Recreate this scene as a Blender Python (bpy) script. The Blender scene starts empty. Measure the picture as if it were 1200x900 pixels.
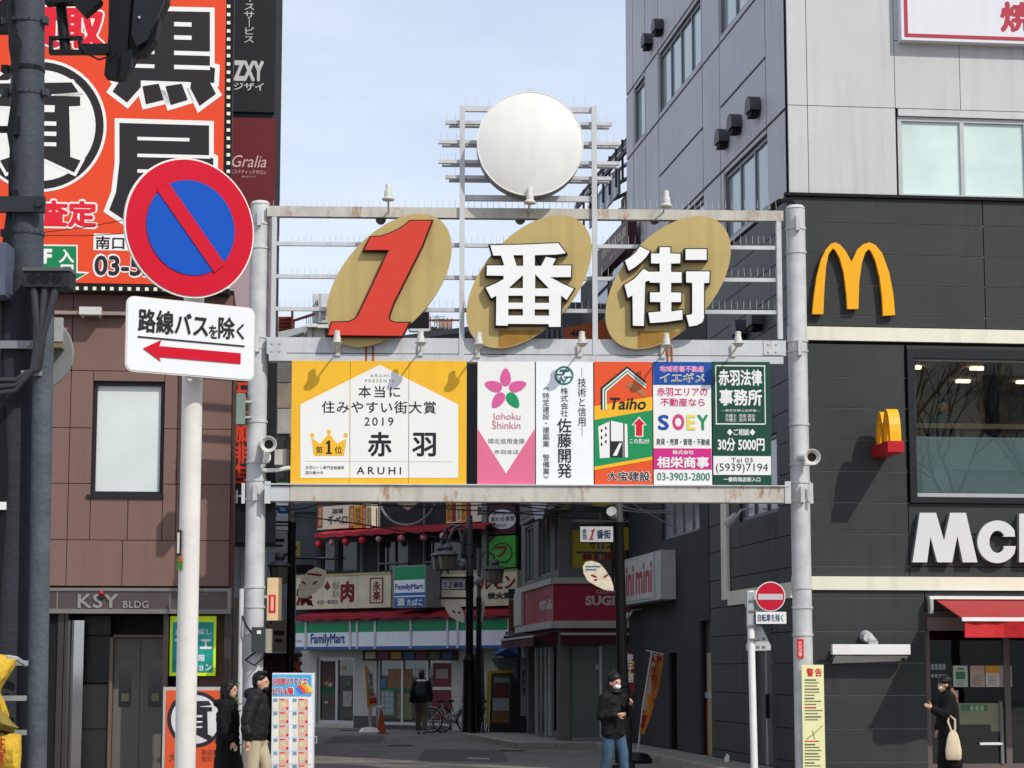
import bpy, bmesh, math, random
import numpy as np
from mathutils import Vector, Matrix
random.seed(7)
SC = bpy.context.scene
COL = SC.collection
R = math.radians

# ---------------------------------------------------------------- camera
PITCH = math.atan(335 / 2550.0); FPX = 2550.0; EYE = 1.7
cam = bpy.data.objects.new('camera', bpy.data.cameras.new('camera')); COL.objects.link(cam)
cam.data.sensor_width = 36; cam.data.lens = 36 * FPX / 1200
cam.location = (0, 0, EYE); cam.rotation_euler = (math.pi / 2 + PITCH, 0, 0)
cam.data.clip_start = 0.1; cam.data.clip_end = 5000
SC.camera = cam
# ---------------------------------------------------------------- light
SUN_AZ = R(42); SUN_EL = R(42)          # azimuth to the right of straight behind the camera
sdir = Vector((math.sin(SUN_AZ) * math.cos(SUN_EL), -math.cos(SUN_AZ) * math.cos(SUN_EL), math.sin(SUN_EL)))
sun = bpy.data.objects.new('sun', bpy.data.lights.new('sun', 'SUN')); COL.objects.link(sun)
sun.data.energy = 3.4; sun.data.angle = R(0.6); sun.data.color = (1, .95, .87)
sun.rotation_euler = sdir.to_track_quat('Z', 'Y').to_euler(); sun.location = (30, -30, 40)
w = bpy.data.worlds.new("World"); SC.world = w; w.use_nodes = True
nt = w.node_tree; nt.nodes.clear()
def N(t, **k):
    n = nt.nodes.new(t)
    for a, b in k.items(): setattr(n, a, b)
    return n
sky = N('ShaderNodeTexSky', sky_type='NISHITA', sun_disc=False)
sky.sun_elevation = SUN_EL; sky.sun_rotation = math.atan2(sdir.x, sdir.y); sky.air_density = 1.0; sky.dust_density = 1.2; sky.ozone_density = 1.2
tc = N('ShaderNodeTexCoord'); mp = N('ShaderNodeMapping'); mp.inputs['Scale'].default_value = (1.6, 1.6, 5)
nz = N('ShaderNodeTexNoise'); nz.inputs['Scale'].default_value = 1.7; nz.inputs['Detail'].default_value = 7; nz.inputs['Roughness'].default_value = .55
rp = N('ShaderNodeValToRGB'); rp.color_ramp.elements[0].position = .36; rp.color_ramp.elements[1].position = .72
rp.color_ramp.elements[0].color = (.58, .58, .58, 1); rp.color_ramp.elements[1].color = (.9, .9, .9, 1)
mx = N('ShaderNodeMix', data_type='RGBA'); mx.inputs['B'].default_value = (8.5, 9.35, 11.0, 1)
bg = N('ShaderNodeBackground'); bg.inputs['Strength'].default_value = .122
wo = N('ShaderNodeOutputWorld')
L = nt.links.new
L(tc.outputs['Generated'], mp.inputs['Vector']); L(mp.outputs[0], nz.inputs['Vector']); L(nz.outputs['Fac'], rp.inputs[0])
L(rp.outputs[0], mx.inputs['Factor']); L(sky.outputs[0], mx.inputs['A']); L(mx.outputs['Result'], bg.inputs[0]); L(bg.outputs[0], wo.inputs[0])
SC.view_settings.view_transform = 'Standard'; SC.view_settings.look = 'None'; SC.view_settings.exposure = -0.17; SC.view_settings.gamma = 1
SC.cycles.max_bounces = 6

# ---------------------------------------------------------------- materials
def lin(c):
    if isinstance(c, str): c = [int(c[i:i + 2], 16) / 255 for i in (0, 2, 4)]
    return [x / 12.92 if x <= .04045 else ((x + .055) / 1.055) ** 2.4 for x in c]
MATS = {}
def mat(name, col, rough=.6, metal=0, var=.12, scale=2.5, bump=.0, streak=0, spec=.25, emit=0, fine=30, rust=0):
    if name in MATS: return MATS[name]
    m = bpy.data.materials.new(name); m.use_nodes = True; t = m.node_tree
    p = t.nodes['Principled BSDF']; lk = t.links.new
    c = lin(col)
    p.inputs['Roughness'].default_value = rough; p.inputs['Metallic'].default_value = metal
    p.inputs['Specular IOR Level'].default_value = spec
    tcn = t.nodes.new('ShaderNodeTexCoord')
    n1 = t.nodes.new('ShaderNodeTexNoise'); n1.inputs['Scale'].default_value = scale; n1.inputs['Detail'].default_value = 6; n1.inputs['Roughness'].default_value = .6
    lk(tcn.outputs['Object'], n1.inputs['Vector'])
    mr = t.nodes.new('ShaderNodeMapRange'); mr.inputs['From Min'].default_value = .3; mr.inputs['From Max'].default_value = .7
    mr.inputs['To Min'].default_value = 1 - var; mr.inputs['To Max'].default_value = 1 + var * .5
    lk(n1.outputs['Fac'], mr.inputs['Value'])
    src = mr.outputs[0]
    if streak:
        mpn = t.nodes.new('ShaderNodeMapping'); mpn.inputs['Scale'].default_value = (3.2, 3.2, .22); lk(tcn.outputs['Object'], mpn.inputs['Vector'])
        n2 = t.nodes.new('ShaderNodeTexNoise'); n2.inputs['Scale'].default_value = 1.6; n2.inputs['Detail'].default_value = 4; lk(mpn.outputs[0], n2.inputs['Vector'])
        m2 = t.nodes.new('ShaderNodeMapRange'); m2.inputs['From Min'].default_value = .5; m2.inputs['From Max'].default_value = .75
        m2.inputs['To Min'].default_value = 1; m2.inputs['To Max'].default_value = 1 - streak; lk(n2.outputs['Fac'], m2.inputs['Value'])
        mm = t.nodes.new('ShaderNodeMath'); mm.operation = 'MULTIPLY'; lk(src, mm.inputs[0]); lk(m2.outputs[0], mm.inputs[1]); src = mm.outputs[0]
    v = t.nodes.new('ShaderNodeVectorMath'); v.operation = 'SCALE'; v.inputs[0].default_value = c; lk(src, v.inputs['Scale'])
    out = v.outputs[0]
    if rust:
        mpr = t.nodes.new('ShaderNodeMapping'); mpr.inputs['Scale'].default_value = (3, 3, 1.2); mpr.inputs['Location'].default_value = (3.3, 1.1, 7.7); lk(tcn.outputs['Object'], mpr.inputs['Vector'])
        n3 = t.nodes.new('ShaderNodeTexNoise'); n3.inputs['Scale'].default_value = 1.5; n3.inputs['Detail'].default_value = 8; n3.inputs['Roughness'].default_value = .7; lk(mpr.outputs[0], n3.inputs['Vector'])
        m3 = t.nodes.new('ShaderNodeMapRange'); m3.inputs['From Min'].default_value = .56; m3.inputs['From Max'].default_value = .7; m3.inputs['To Max'].default_value = rust; lk(n3.outputs['Fac'], m3.inputs['Value'])
        mxr = t.nodes.new('ShaderNodeMix'); mxr.data_type = 'RGBA'; mxr.inputs['B'].default_value = (.30, .13, .045, 1)
        lk(m3.outputs[0], mxr.inputs['Factor']); lk(out, mxr.inputs['A']); out = mxr.outputs['Result']
    lk(out, p.inputs['Base Color'])
    if emit:
        lk(out, p.inputs['Emission Color']); p.inputs['Emission Strength'].default_value = emit
    if bump:
        n4 = t.nodes.new('ShaderNodeTexNoise'); n4.inputs['Scale'].default_value = fine; n4.inputs['Detail'].default_value = 5; lk(tcn.outputs['Object'], n4.inputs['Vector'])
        b = t.nodes.new('ShaderNodeBump'); b.inputs['Strength'].default_value = bump; b.inputs['Distance'].default_value = .02
        lk(n4.outputs['Fac'], b.inputs['Height']); lk(b.outputs[0], p.inputs['Normal'])
    MATS[name] = m; return m
def glass(name, tint=(.8, .85, .83), refl=.16):
    if name in MATS: return MATS[name]
    m = bpy.data.materials.new(name); m.use_nodes = True; t = m.node_tree; t.nodes.clear(); lk = t.links.new
    o = t.nodes.new('ShaderNodeOutputMaterial'); mxs = t.nodes.new('ShaderNodeMixShader')
    tr = t.nodes.new('ShaderNodeBsdfTransparent'); tr.inputs[0].default_value = (*tint, 1)
    gl = t.nodes.new('ShaderNodeBsdfGlossy'); gl.inputs['Roughness'].default_value = .0; gl.inputs[0].default_value = (.9, .95, .93, 1)
    lw = t.nodes.new('ShaderNodeLayerWeight'); lw.inputs['Blend'].default_value = .35
    mr = t.nodes.new('ShaderNodeMapRange'); mr.inputs['To Min'].default_value = refl; mr.inputs['To Max'].default_value = 1
    tcn = t.nodes.new('ShaderNodeTexCoord'); nn = t.nodes.new('ShaderNodeTexNoise'); nn.inputs['Scale'].default_value = .8; lk(tcn.outputs['Object'], nn.inputs['Vector'])
    bp = t.nodes.new('ShaderNodeBump'); bp.inputs['Strength'].default_value = .04; lk(nn.outputs['Fac'], bp.inputs['Height']); lk(bp.outputs[0], gl.inputs['Normal'])
    lk(lw.outputs['Fresnel'], mr.inputs['Value']); lk(mr.outputs[0], mxs.inputs[0]); lk(tr.outputs[0], mxs.inputs[1]); lk(gl.outputs[0], mxs.inputs[2]); lk(mxs.outputs[0], o.inputs[0])
    MATS[name] = m; return m

# ---------------------------------------------------------------- frames: upright planes standing in the place
fw = Vector((0, math.cos(PITCH), math.sin(PITCH))); up = Vector((0, -math.sin(PITCH), math.cos(PITCH)))
def ray(px, py): return Vector((px - 600, 0, 0)) + up * (450 - py) + fw * FPX
class Frame:
    """upright plane: u along it, y into it (away from the viewer), z up"""
    def __init__(s, px, D, yaw):
        r = ray(px, 785); s.o = Vector((r.x / r.y * D, D)); s.a = yaw
        s.U = Vector((math.cos(yaw), math.sin(yaw))); s.Y = Vector((-math.sin(yaw), math.cos(yaw)))
    def P(s, px, py, y=0):
        r = ray(px, py); d = Vector((r.x, r.y)); o = s.o + s.Y * y
        k = o.dot(s.Y) / d.dot(s.Y); h = d * k - s.o
        return h.dot(s.U), EYE + r.z * k
    def u(s, px, py=785, y=0): return s.P(px, py, y)[0]
    def z(s, px, py, y=0): return s.P(px, py, y)[1]
    def R(s, x0, y0, x1, y1, y=0):
        xm, ym = (x0 + x1) / 2, (y0 + y1) / 2
        u0, u1 = s.u(x0, ym, y), s.u(x1, ym, y); z1, z0 = s.z(xm, y0, y), s.z(xm, y1, y)
        return u0, u1, z0, z1
    def W(s, u, y, z): v = s.o + s.U * u + s.Y * y; return Vector((v.x, v.y, z))
    def pts(s, L_, y=0): return [s.P(a, b, y) for a, b in L_]

# ---------------------------------------------------------------- mesh builder
class M:
    def __init__(s): s.v = []; s.f = []; s.sm = False
    def add(s, vs, fs):
        n = len(s.v); s.v += [tuple(v) for v in vs]; s.f += [tuple(i + n for i in f) for f in fs]; return s
    def box(s, u0, u1, y0, y1, z0, z1):
        return s.add([(u0, y0, z0), (u1, y0, z0), (u1, y1, z0), (u0, y1, z0), (u0, y0, z1), (u1, y0, z1), (u1, y1, z1), (u0, y1, z1)],
                     [(0, 1, 5, 4), (1, 2, 6, 5), (2, 3, 7, 6), (3, 0, 4, 7), (4, 5, 6, 7), (3, 2, 1, 0)])
    def prism(s, poly, y0, y1):
        n = len(poly); a = sum(poly[i][0] * poly[(i + 1) % n][1] - poly[(i + 1) % n][0] * poly[i][1] for i in range(n))
        if a < 0: poly = poly[::-1]
        vs = [(u, y0, z) for u, z in poly] + [(u, y1, z) for u, z in poly]
        return s.add(vs, [tuple(range(n)), tuple(range(2 * n - 1, n - 1, -1))] + [(i, i + n, (i + 1) % n + n, (i + 1) % n) for i in range(n)])
    def sheet(s, poly, y):
        n = len(poly); a = sum(poly[i][0] * poly[(i + 1) % n][1] - poly[(i + 1) % n][0] * poly[i][1] for i in range(n))
        if a < 0: poly = poly[::-1]
        return s.add([(u, y, z) for u, z in poly], [tuple(range(n))])
    def plan(s, poly, z0, z1):
        """vertical prism from a plan polygon of (x, y)"""
        n = len(poly); a = sum(poly[i][0] * poly[(i + 1) % n][1] - poly[(i + 1) % n][0] * poly[i][1] for i in range(n))
        if a < 0: poly = poly[::-1]
        vs = [(x, y, z0) for x, y in poly] + [(x, y, z1) for x, y in poly]
        return s.add(vs, [tuple(range(n - 1, -1, -1)), tuple(range(n, 2 * n))] + [(i, (i + 1) % n, (i + 1) % n + n, i + n) for i in range(n)])
    def cyl(s, p, q, r0, r1=None, n=12, cap=True):
        r1 = r0 if r1 is None else r1
        p, q = Vector(p), Vector(q); d = (q - p).normalized(); a = d.orthogonal().normalized(); b = d.cross(a)
        vs = []
        for c, r in ((p, r0), (q, r1)):
            for i in range(n):
                t = 2 * math.pi * i / n; vs.append(c + a * math.cos(t) * r + b * math.sin(t) * r)
        fs = [(i, (i + 1) % n, (i + 1) % n + n, i + n) for i in range(n)]
        if cap: fs += [tuple(range(n - 1, -1, -1)), tuple(range(n, 2 * n))]
        return s.add(vs, fs)
    def tube(s, path, r, n=6):
        path = [Vector(p) for p in path]; m = len(path); vs = []
        a = None
        for i, p in enumerate(path):
            d = (path[min(i + 1, m - 1)] - path[max(i - 1, 0)]).normalized()
            a = d.orthogonal().normalized() if a is None else (a - d * a.dot(d)).normalized()
            b = d.cross(a); rr = r[i] if isinstance(r, (list, tuple)) else r
            for k in range(n):
                t = 2 * math.pi * k / n; vs.append(p + a * math.cos(t) * rr + b * math.sin(t) * rr)
        fs = [(i * n + k, i * n + (k + 1) % n, (i + 1) * n + (k + 1) % n, (i + 1) * n + k) for i in range(m - 1) for k in range(n)]
        fs += [tuple(range(n - 1, -1, -1)), tuple(range((m - 1) * n, m * n))]
        return s.add(vs, fs)
    def lathe(s, prof, c=(0, 0, 0), n=16, axis='z'):
        vs = []; m = len(prof)
        for r, h in prof:
            for k in range(n):
                t = 2 * math.pi * k / n; x, y = r * math.cos(t), r * math.sin(t)
                vs.append((c[0] + x, c[1] + y, c[2] + h) if axis == 'z' else (c[0] + x, c[1] + h, c[2] - y))
        fs = [(i * n + k, i * n + (k + 1) % n, (i + 1) * n + (k + 1) % n, (i + 1) * n + k) for i in range(m - 1) for k in range(n)]
        fs += [tuple(range(n - 1, -1, -1)), tuple(range((m - 1) * n, m * n))]
        return s.add(vs, fs)
    def ball(s, c, r, n=12, m=8):
        rx, ry, rz = r if isinstance(r, (tuple, list)) else (r, r, r)
        vs = [(c[0], c[1], c[2] - rz)]
        for i in range(1, m):
            ph = math.pi * i / m
            for k in range(n):
                t = 2 * math.pi * k / n
                vs.append((c[0] + rx * math.sin(ph) * math.cos(t), c[1] + ry * math.sin(ph) * math.sin(t), c[2] - rz * math.cos(ph)))
        vs.append((c[0], c[1], c[2] + rz)); e = len(vs) - 1
        fs = [(0, 1 + (k + 1) % n, 1 + k) for k in range(n)]
        fs += [(1 + i * n + k, 1 + i * n + (k + 1) % n, 1 + (i + 1) * n + (k + 1) % n, 1 + (i + 1) * n + k) for i in range(m - 2) for k in range(n)]
        fs += [(e, 1 + (m - 2) * n + k, 1 + (m - 2) * n + (k + 1) % n) for k in range(n)]
        return s.add(vs, fs)
    def mesh(s, name, off=(0, 0, 0), smooth=False):
        me = bpy.data.meshes.new(name)
        me.from_pydata([(a - off[0], b - off[1], c - off[2]) for a, b, c in s.v], [], s.f)
        if smooth or s.sm:
            me.polygons.foreach_set('use_smooth', [True] * len(me.polygons))
            try: me.set_sharp_from_angle(angle=R(40))
            except Exception: pass
        me.update(); return me
def arc(cx, cz, r, a0, a1, n, rz=None):
    rz = r if rz is None else rz
    return [(cx + r * math.cos(R(a0 + (a1 - a0) * i / n)), cz + rz * math.sin(R(a0 + (a1 - a0) * i / n))) for i in range(n + 1)]
def grow(poly, d):
    n = len(poly); a = sum(poly[i][0] * poly[(i + 1) % n][1] - poly[(i + 1) % n][0] * poly[i][1] for i in range(n)); sg = 1 if a > 0 else -1
    out = []
    for i in range(n):
        p0, p1, p2 = (Vector(poly[i - 1]), Vector(poly[i]), Vector(poly[(i + 1) % n]))
        e1 = (p1 - p0).normalized(); e2 = (p2 - p1).normalized()
        n1 = Vector((e1.y, -e1.x)) * sg; n2 = Vector((e2.y, -e2.x)) * sg
        b = n1 + n2; l = b.length
        if l < .2: out.append(tuple(p1 + n1 * d)); continue
        b /= l; k = min(d / max(b.dot(n1), .35) if d > 0 else d / max(b.dot(n1), .35), abs(d) * 2)
        out.append(tuple(p1 + b * k))
    return out

# ---------------------------------------------------------------- things
def settag(o, label=None, cat=None, group=None, kind=None):
    if label: o['label'] = label
    if cat: o['category'] = cat
    if group: o['group'] = group
    if kind: o['kind'] = kind
def link(o, parent=None):
    COL.objects.link(o)
    if parent: o.parent = parent
    return o
class T:
    def __init__(s, F, name, label, cat=None, at=(0, 0, 0), group=None, kind=None):
        s.F = F; s.at = at; e = bpy.data.objects.new(name, None); e.location = F.W(*at); e.rotation_euler = (0, 0, F.a)
        e.empty_display_size = .1; settag(e, label, cat, group, kind); s.e = link(e)
    def add(s, name, m, mt, parent=None, label=None, kind=None, smooth=False):
        o = bpy.data.objects.new(name, m.mesh(name, s.at, smooth)); o.data.materials.append(mt); link(o, parent or s.e)
        if label: o['label'] = label
        if kind: o['kind'] = kind
        return o
    # print drawn with reference to measured positions on the plane at depth y
    def rect(s, name, mt, x0, y0, x1, y1, y, th=.0, parent=None, label=None):
        u0, u1, z0, z1 = s.F.R(x0, y0, x1, y1, y)
        m = M().box(u0, u1, y, y + th, z0, z1) if th else M().sheet([(u0, z0), (u1, z0), (u1, z1), (u0, z1)], y)
        return s.add(name, m, mt, parent, label)
    def poly(s, name, mt, pts, y, th=0, parent=None, d=0, label=None, holes=None):
        p = s.F.pts(pts, y)
        if d: p = grow(p, d)
        if holes: return s.shape(name, mt, [p] + [(grow(s.F.pts(h, y), -d) if d else s.F.pts(h, y)) for h in holes], y, th, parent)
        return s.add(name, M().prism(p, y, y + th) if th else M().sheet(p, y), mt, parent, label)
    def shape(s, name, mt, polys, y, th, parent=None):
        cu = bpy.data.curves.new('c', 'CURVE'); cu.dimensions = '2D'; cu.fill_mode = 'BOTH'; cu.extrude = th / 2
        for p in polys:
            sp = cu.splines.new('POLY'); sp.points.add(len(p) - 1); sp.use_cyclic_u = True
            for i, (a, b) in enumerate(p): sp.points[i].co = (a, b, 0, 1)
        me = tomesh(cu, name); co = np.empty(len(me.vertices) * 3); me.vertices.foreach_get('co', co); co = co.reshape(-1, 3)
        o3 = np.stack([co[:, 0] - s.at[0], -co[:, 2] + y + th / 2 - s.at[1], co[:, 1] - s.at[2]], 1); me.vertices.foreach_set('co', o3.ravel()); me.update()
        o = bpy.data.objects.new(name, me); me.materials.clear(); me.materials.append(mt); return link(o, parent or s.e)
    def text(s, name, st, mt, x0, y0, x1, y1, y, th=0, bold=0, parent=None, shear=0, keep=False, rot=0, label=None, box=None, sp=1, split=False):
        u0, u1, z0, z1 = box if box else s.F.R(x0, y0, x1, y1, y)
        cu = bpy.data.curves.new('t', 'FONT'); cu.body = st; cu.size = 1; cu.offset = bold if th else 0; cu.align_x = 'CENTER'; cu.shear = shear
        cu.space_line = .98 if '\n' in st else 1; cu.space_character = sp; cu.extrude = .01 if th else 0; cu.resolution_u = 3
        me = tomesh(cu, name); n = len(me.vertices)
        if not n: return None
        co = np.empty(n * 3); me.vertices.foreach_get('co', co); co = co.reshape(-1, 3)
        if rot:
            c, q = math.cos(rot), math.sin(rot); co[:, :2] = np.stack([co[:, 0] * c - co[:, 1] * q, co[:, 0] * q + co[:, 1] * c], 1)
        nc = 1; base_n = n
        if bold and not th:
            nc = 13 if bold > .045 else 9; co0 = co
            co = np.concatenate([co0] + [co0 + np.array([bold * math.cos(6.2832 * i / (nc - 1)), bold * math.sin(6.2832 * i / (nc - 1)), 0]) for i in range(nc - 1)])
            fs = [tuple(p.vertices) for p in me.polygons]; bpy.data.meshes.remove(me); me = bpy.data.meshes.new(name)
            me.from_pydata(co.tolist(), [], [tuple(v + base_n * c for v in f) for c in range(nc) for f in fs]); n = base_n * nc
        mn, mxx = co.min(0), co.max(0); w_, h_ = max(mxx[0] - mn[0], 1e-6), max(mxx[1] - mn[1], 1e-6)
        sx, sz = (u1 - u0) / w_, (z1 - z0) / h_
        if keep: sx = sz = min(sx, sz)
        cx, cz = (u0 + u1) / 2, (z0 + z1) / 2
        X = (co[:, 0] - (mn[0] + mxx[0]) / 2) * sx + cx; Z = (co[:, 1] - (mn[1] + mxx[1]) / 2) * sz + cz
        Y = y - (co[:, 2] / .01 * th / 2 if th else 0) + th / 2
        me.vertices.foreach_set('co', np.stack([X - s.at[0], np.zeros(n) + Y + np.repeat(np.arange(nc), base_n) * .00012 - s.at[1], Z - s.at[2]], 1).ravel()); me.update()
        me.materials.clear(); me.materials.append(mt)
        if split:
            bm = bmesh.new(); bm.from_mesh(me); bm.verts.ensure_lookup_table(); seen = {}
            for v0 in bm.verts:
                if v0.index in seen: continue
                k = len(set(seen.values())); st_ = [v0]; seen[v0.index] = k
                while st_:
                    v1 = st_.pop()
                    for e in v1.link_edges:
                        v2 = e.other_vert(v1)
                        if v2.index not in seen: seen[v2.index] = k; st_.append(v2)
            bm.free(); ks = sorted(set(seen.values())); outs = []
            for k in ks:
                ids = [i for i in range(n) if seen[i] == k]; mp_ = {a: b for b, a in enumerate(ids)}
                m2 = bpy.data.meshes.new('letter'); m2.from_pydata([tuple(me.vertices[i].co) for i in ids], [], [tuple(mp_[v] for v in p.vertices) for p in me.polygons if p.vertices[0] in mp_])
                m2.materials.append(mt); outs.append(link(bpy.data.objects.new('letter', m2), parent or s.e))
            return outs
        o = bpy.data.objects.new(name, me)
        if label: o['label'] = label
        return link(o, parent or s.e)
def tomesh(cu, name):
    ob = bpy.data.objects.new('tmp', cu); COL.objects.link(ob); dg = bpy.context.evaluated_depsgraph_get()
    me = bpy.data.meshes.new_from_object(ob.evaluated_get(dg)); me.name = name; bpy.data.objects.remove(ob); bpy.data.curves.remove(cu); return me
def solo(F, name, label, cat, m, mt, at=(0, 0, 0), group=None, kind=None, smooth=False):
    o = bpy.data.objects.new(name, m.mesh(name, at, smooth)); o.location = F.W(*at); o.rotation_euler = (0, 0, F.a); o.data.materials.append(mt)
    settag(o, label, cat, group, kind); return link(o)
def cells(m, us, zs, holes, y0, y1):
    """wall of box cells with openings left free; us, zs include the hole edges"""
    us = sorted(set([round(a, 4) for a in us] + [round(h[i], 4) for h in holes for i in (0, 1) if us[0] < h[i] < us[-1]]))
    zs = sorted(set([round(a, 4) for a in zs] + [round(h[i], 4) for h in holes for i in (2, 3) if zs[0] < h[i] < zs[-1]]))
    for a, b in zip(us, us[1:]):
        for c, d in zip(zs, zs[1:]):
            um, zm = (a + b) / 2, (c + d) / 2
            if not any(h[0] < um < h[1] and h[2] < zm < h[3] for h in holes): m.box(a, b, y0, y1, c, d)
    return m
def panels(t, mt, us, zs, holes, y0, y1, gap=.012, name='panel', parent=None, jit=0):
    for a, b in zip(us, us[1:]):
        for c, d in zip(zs, zs[1:]):
            rs = [(a, b, c, d)]
            for h in holes:
                nr = []
                for (p, q, r_, s_) in rs:
                    if h[0] >= q or h[1] <= p or h[2] >= s_ or h[3] <= r_: nr.append((p, q, r_, s_)); continue
                    if h[0] > p: nr.append((p, h[0], r_, s_))
                    if h[1] < q: nr.append((h[1], q, r_, s_))
                    pp, qq = max(p, h[0]), min(q, h[1])
                    if h[2] > r_: nr.append((pp, qq, r_, h[2]))
                    if h[3] < s_: nr.append((pp, qq, h[3], s_))
                rs = nr
            for (p, q, r_, s_) in rs:
                if q - p < .05 or s_ - r_ < .04: continue
                j = random.uniform(-jit, jit)
                t.add(name, M().box(p + gap / 2, q - gap / 2, y0 + j, y1, r_ + gap / 2, s_ - gap / 2), mt, parent)
def window(t, x0, y0, x1, y1, y, fm, pm, n=1, fr=.05, parent=None, box=None, dep=.06, name='window'):
    u0, u1, z0, z1 = box if box else t.F.R(x0, y0, x1, y1, y)
    m = M().box(u0, u1, y - dep / 2, y + dep / 2, z0, z0 + fr).box(u0, u1, y - dep / 2, y + dep / 2, z1 - fr, z1)
    ed = [u0 + (u1 - u0) * i / n for i in range(n + 1)]
    for i, e in enumerate(ed):
        a = min(max(e - fr / 2, u0), u1 - fr); m.box(a, a + fr, y - dep / 2 + .002, y + dep / 2 - .002, z0 + fr, z1 - fr)
    f = t.add(name, m, fm, parent)
    for i in range(n):
        if parent is None: t.add('pane', M().box(ed[i] + fr / 2, ed[i + 1] - fr / 2, y - .004, y + .004, z0 + fr, z1 - fr), pm, f)
        else: t.add('pane', M().box(ed[i] + fr / 2, ed[i + 1] - fr / 2, y - .004, y + .004, z0 + fr, z1 - fr), pm, parent)
    return f

steel = mat('galvanised_steel', 'c9c9c8', .42, .08, .22, 3, streak=.2, bump=.15)
steel_beam = mat('grey_painted_beam', 'c9cbcc', .5, .1, .1, 1.5, streak=.12, rust=.35)
rusty = mat('rust_stained_beam', 'c4c0b4', .55, .1, .15, 2, streak=.25, rust=.95)
white = mat('white_print', 'ecebe6', .5, 0, .03)
whitep = mat('white_paint', 'e9e8e3', .4, 0, .06, streak=.06)
black = mat('black_print', '1d1b1c', .5, 0, .05)
blackm = mat('black_metal', '1b1c1e', .4, .2, .2)
dark = mat('dark_void', '111113', .7)
red = mat('red_print', 'd4202c', .45, 0, .05)
yellow = mat('yellow_print', 'f4b82a', .5, 0, .04)
greyt = mat('grey_print', '77777a', .5, 0, .03)
G = Frame(600, 33, .045)
MF = Frame(932, 34.7, .115)
_c = MF.o
MS = Frame(932, 34.7, R(-82.47))
BF = Frame(270, 34.4, .1)
# ================================================================ GROUND
asphalt = mat('asphalt', '7d7771', .85, 0, .3, 1.2, bump=.35, fine=60, streak=0)
pave = mat('pavement_slab', '8d8780', .8, 0, .2, 2, bump=.2)
WF = Frame(600, 1, 0)
def wplan(name, pts, z0, z1, mt, kind='structure', label=None):
    return solo(Frame(600, 0.0001, 0) if 0 else WFO, name, label, None, M().plan(pts, z0, z1), mt, kind=kind)
class _O(Frame):
    def __init__(s): s.o = Vector((0, 0)); s.a = 0; s.U = Vector((1, 0)); s.Y = Vector((0, 1))
WFO = _O()
solo(WFO, 'ground', 'grey ground far around the station plaza', None, M().add([(-600, -400, -.008), (600, -400, -.008), (600, 900, -.008), (-600, 900, -.008)], [(0, 1, 2, 3)]), mat('ground_far', '6a6967', .9, 0, .2, .5), kind='structure')
solo(WFO, 'road', 'dark asphalt street leading through the gate', None, M().add([(-30, -20, 0), (30, -20, 0), (30, 90, 0), (-30, 90, 0)], [(0, 1, 2, 3)]), asphalt, kind='structure')
# pavement with kerb along the side wall of the dark building and round the clothes shop
def dirp(px, D): return ((px - 600) / 2550 * D * 1.0, D)
kerb = mat('kerb_stone', 'a39a8c', .8, 0, .25, 4, bump=.3)
pv = [MS.W(.4, -.9, 0), MS.W(-13.5, -.9, 0), MS.W(-13.9, -2.55, 0), MS.W(-22, -2.9, 0), MS.W(-22, 0.3, 0), MS.W(.4, .3, 0)]
solo(WFO, 'pavement', 'raised pavement along the side of the dark building', None, M().plan([(p.x, p.y) for p in pv], 0, .11), pave, kind='structure')
m = M()
ed = [(p.x, p.y) for p in pv[:4]]
for (a, b) in zip(ed, ed[1:]):
    a, b = Vector(a), Vector(b); n = max(1, int((b - a).length / .6)); d = (b - a) / n; o_ = Vector((d.y, -d.x)).normalized() * -.075
    for i in range(n):
        p = a + d * i + d * .01; q = a + d * (i + 1) - d * .01
        solo(WFO, 'kerb_stone', None, None, M().plan([(p.x - o_.x, p.y - o_.y), (q.x - o_.x, q.y - o_.y), (q.x + o_.x, q.y + o_.y), (p.x + o_.x, p.y + o_.y)], 0.001, .125), kerb, kind='structure')
# painted line and manhole
def onroad(px, py): r = ray(px, py); k = -EYE / r.z; return (r.x * k, r.y * k)
a, b = onroad(548, 889), onroad(573, 890)
solo(WFO, 'road_marking', 'short worn white line painted on the asphalt', None, M().add([(a[0], a[1], .004), (b[0], b[1], .004), (b[0], b[1] + .5, .004), (a[0], a[1] + .5, .004)], [(0, 1, 2, 3)]), mat('road_paint', 'b9b8b2', .7, 0, .3, 6), kind='structure')
for i, (px, py) in enumerate([(470, 874), (410, 856), (600, 880)]):
    c = onroad(px, py)
    mm = M().cyl((c[0], c[1], .001), (c[0], c[1], .006), .33, n=24)
    for k in range(5): mm.box(c[0] - .25, c[0] + .25, c[1] - .22 + k * .1, c[1] - .18 + k * .1, .006, .010)
    solo(WFO, 'manhole_cover', ['round iron manhole cover in the middle of the street', 'round iron manhole cover close to the convenience store', 'round iron manhole cover nearer the black lamp posts'][i], 'manhole cover', mm, mat('cast_iron', '3a3a3b', .6, .5, .2))

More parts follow.
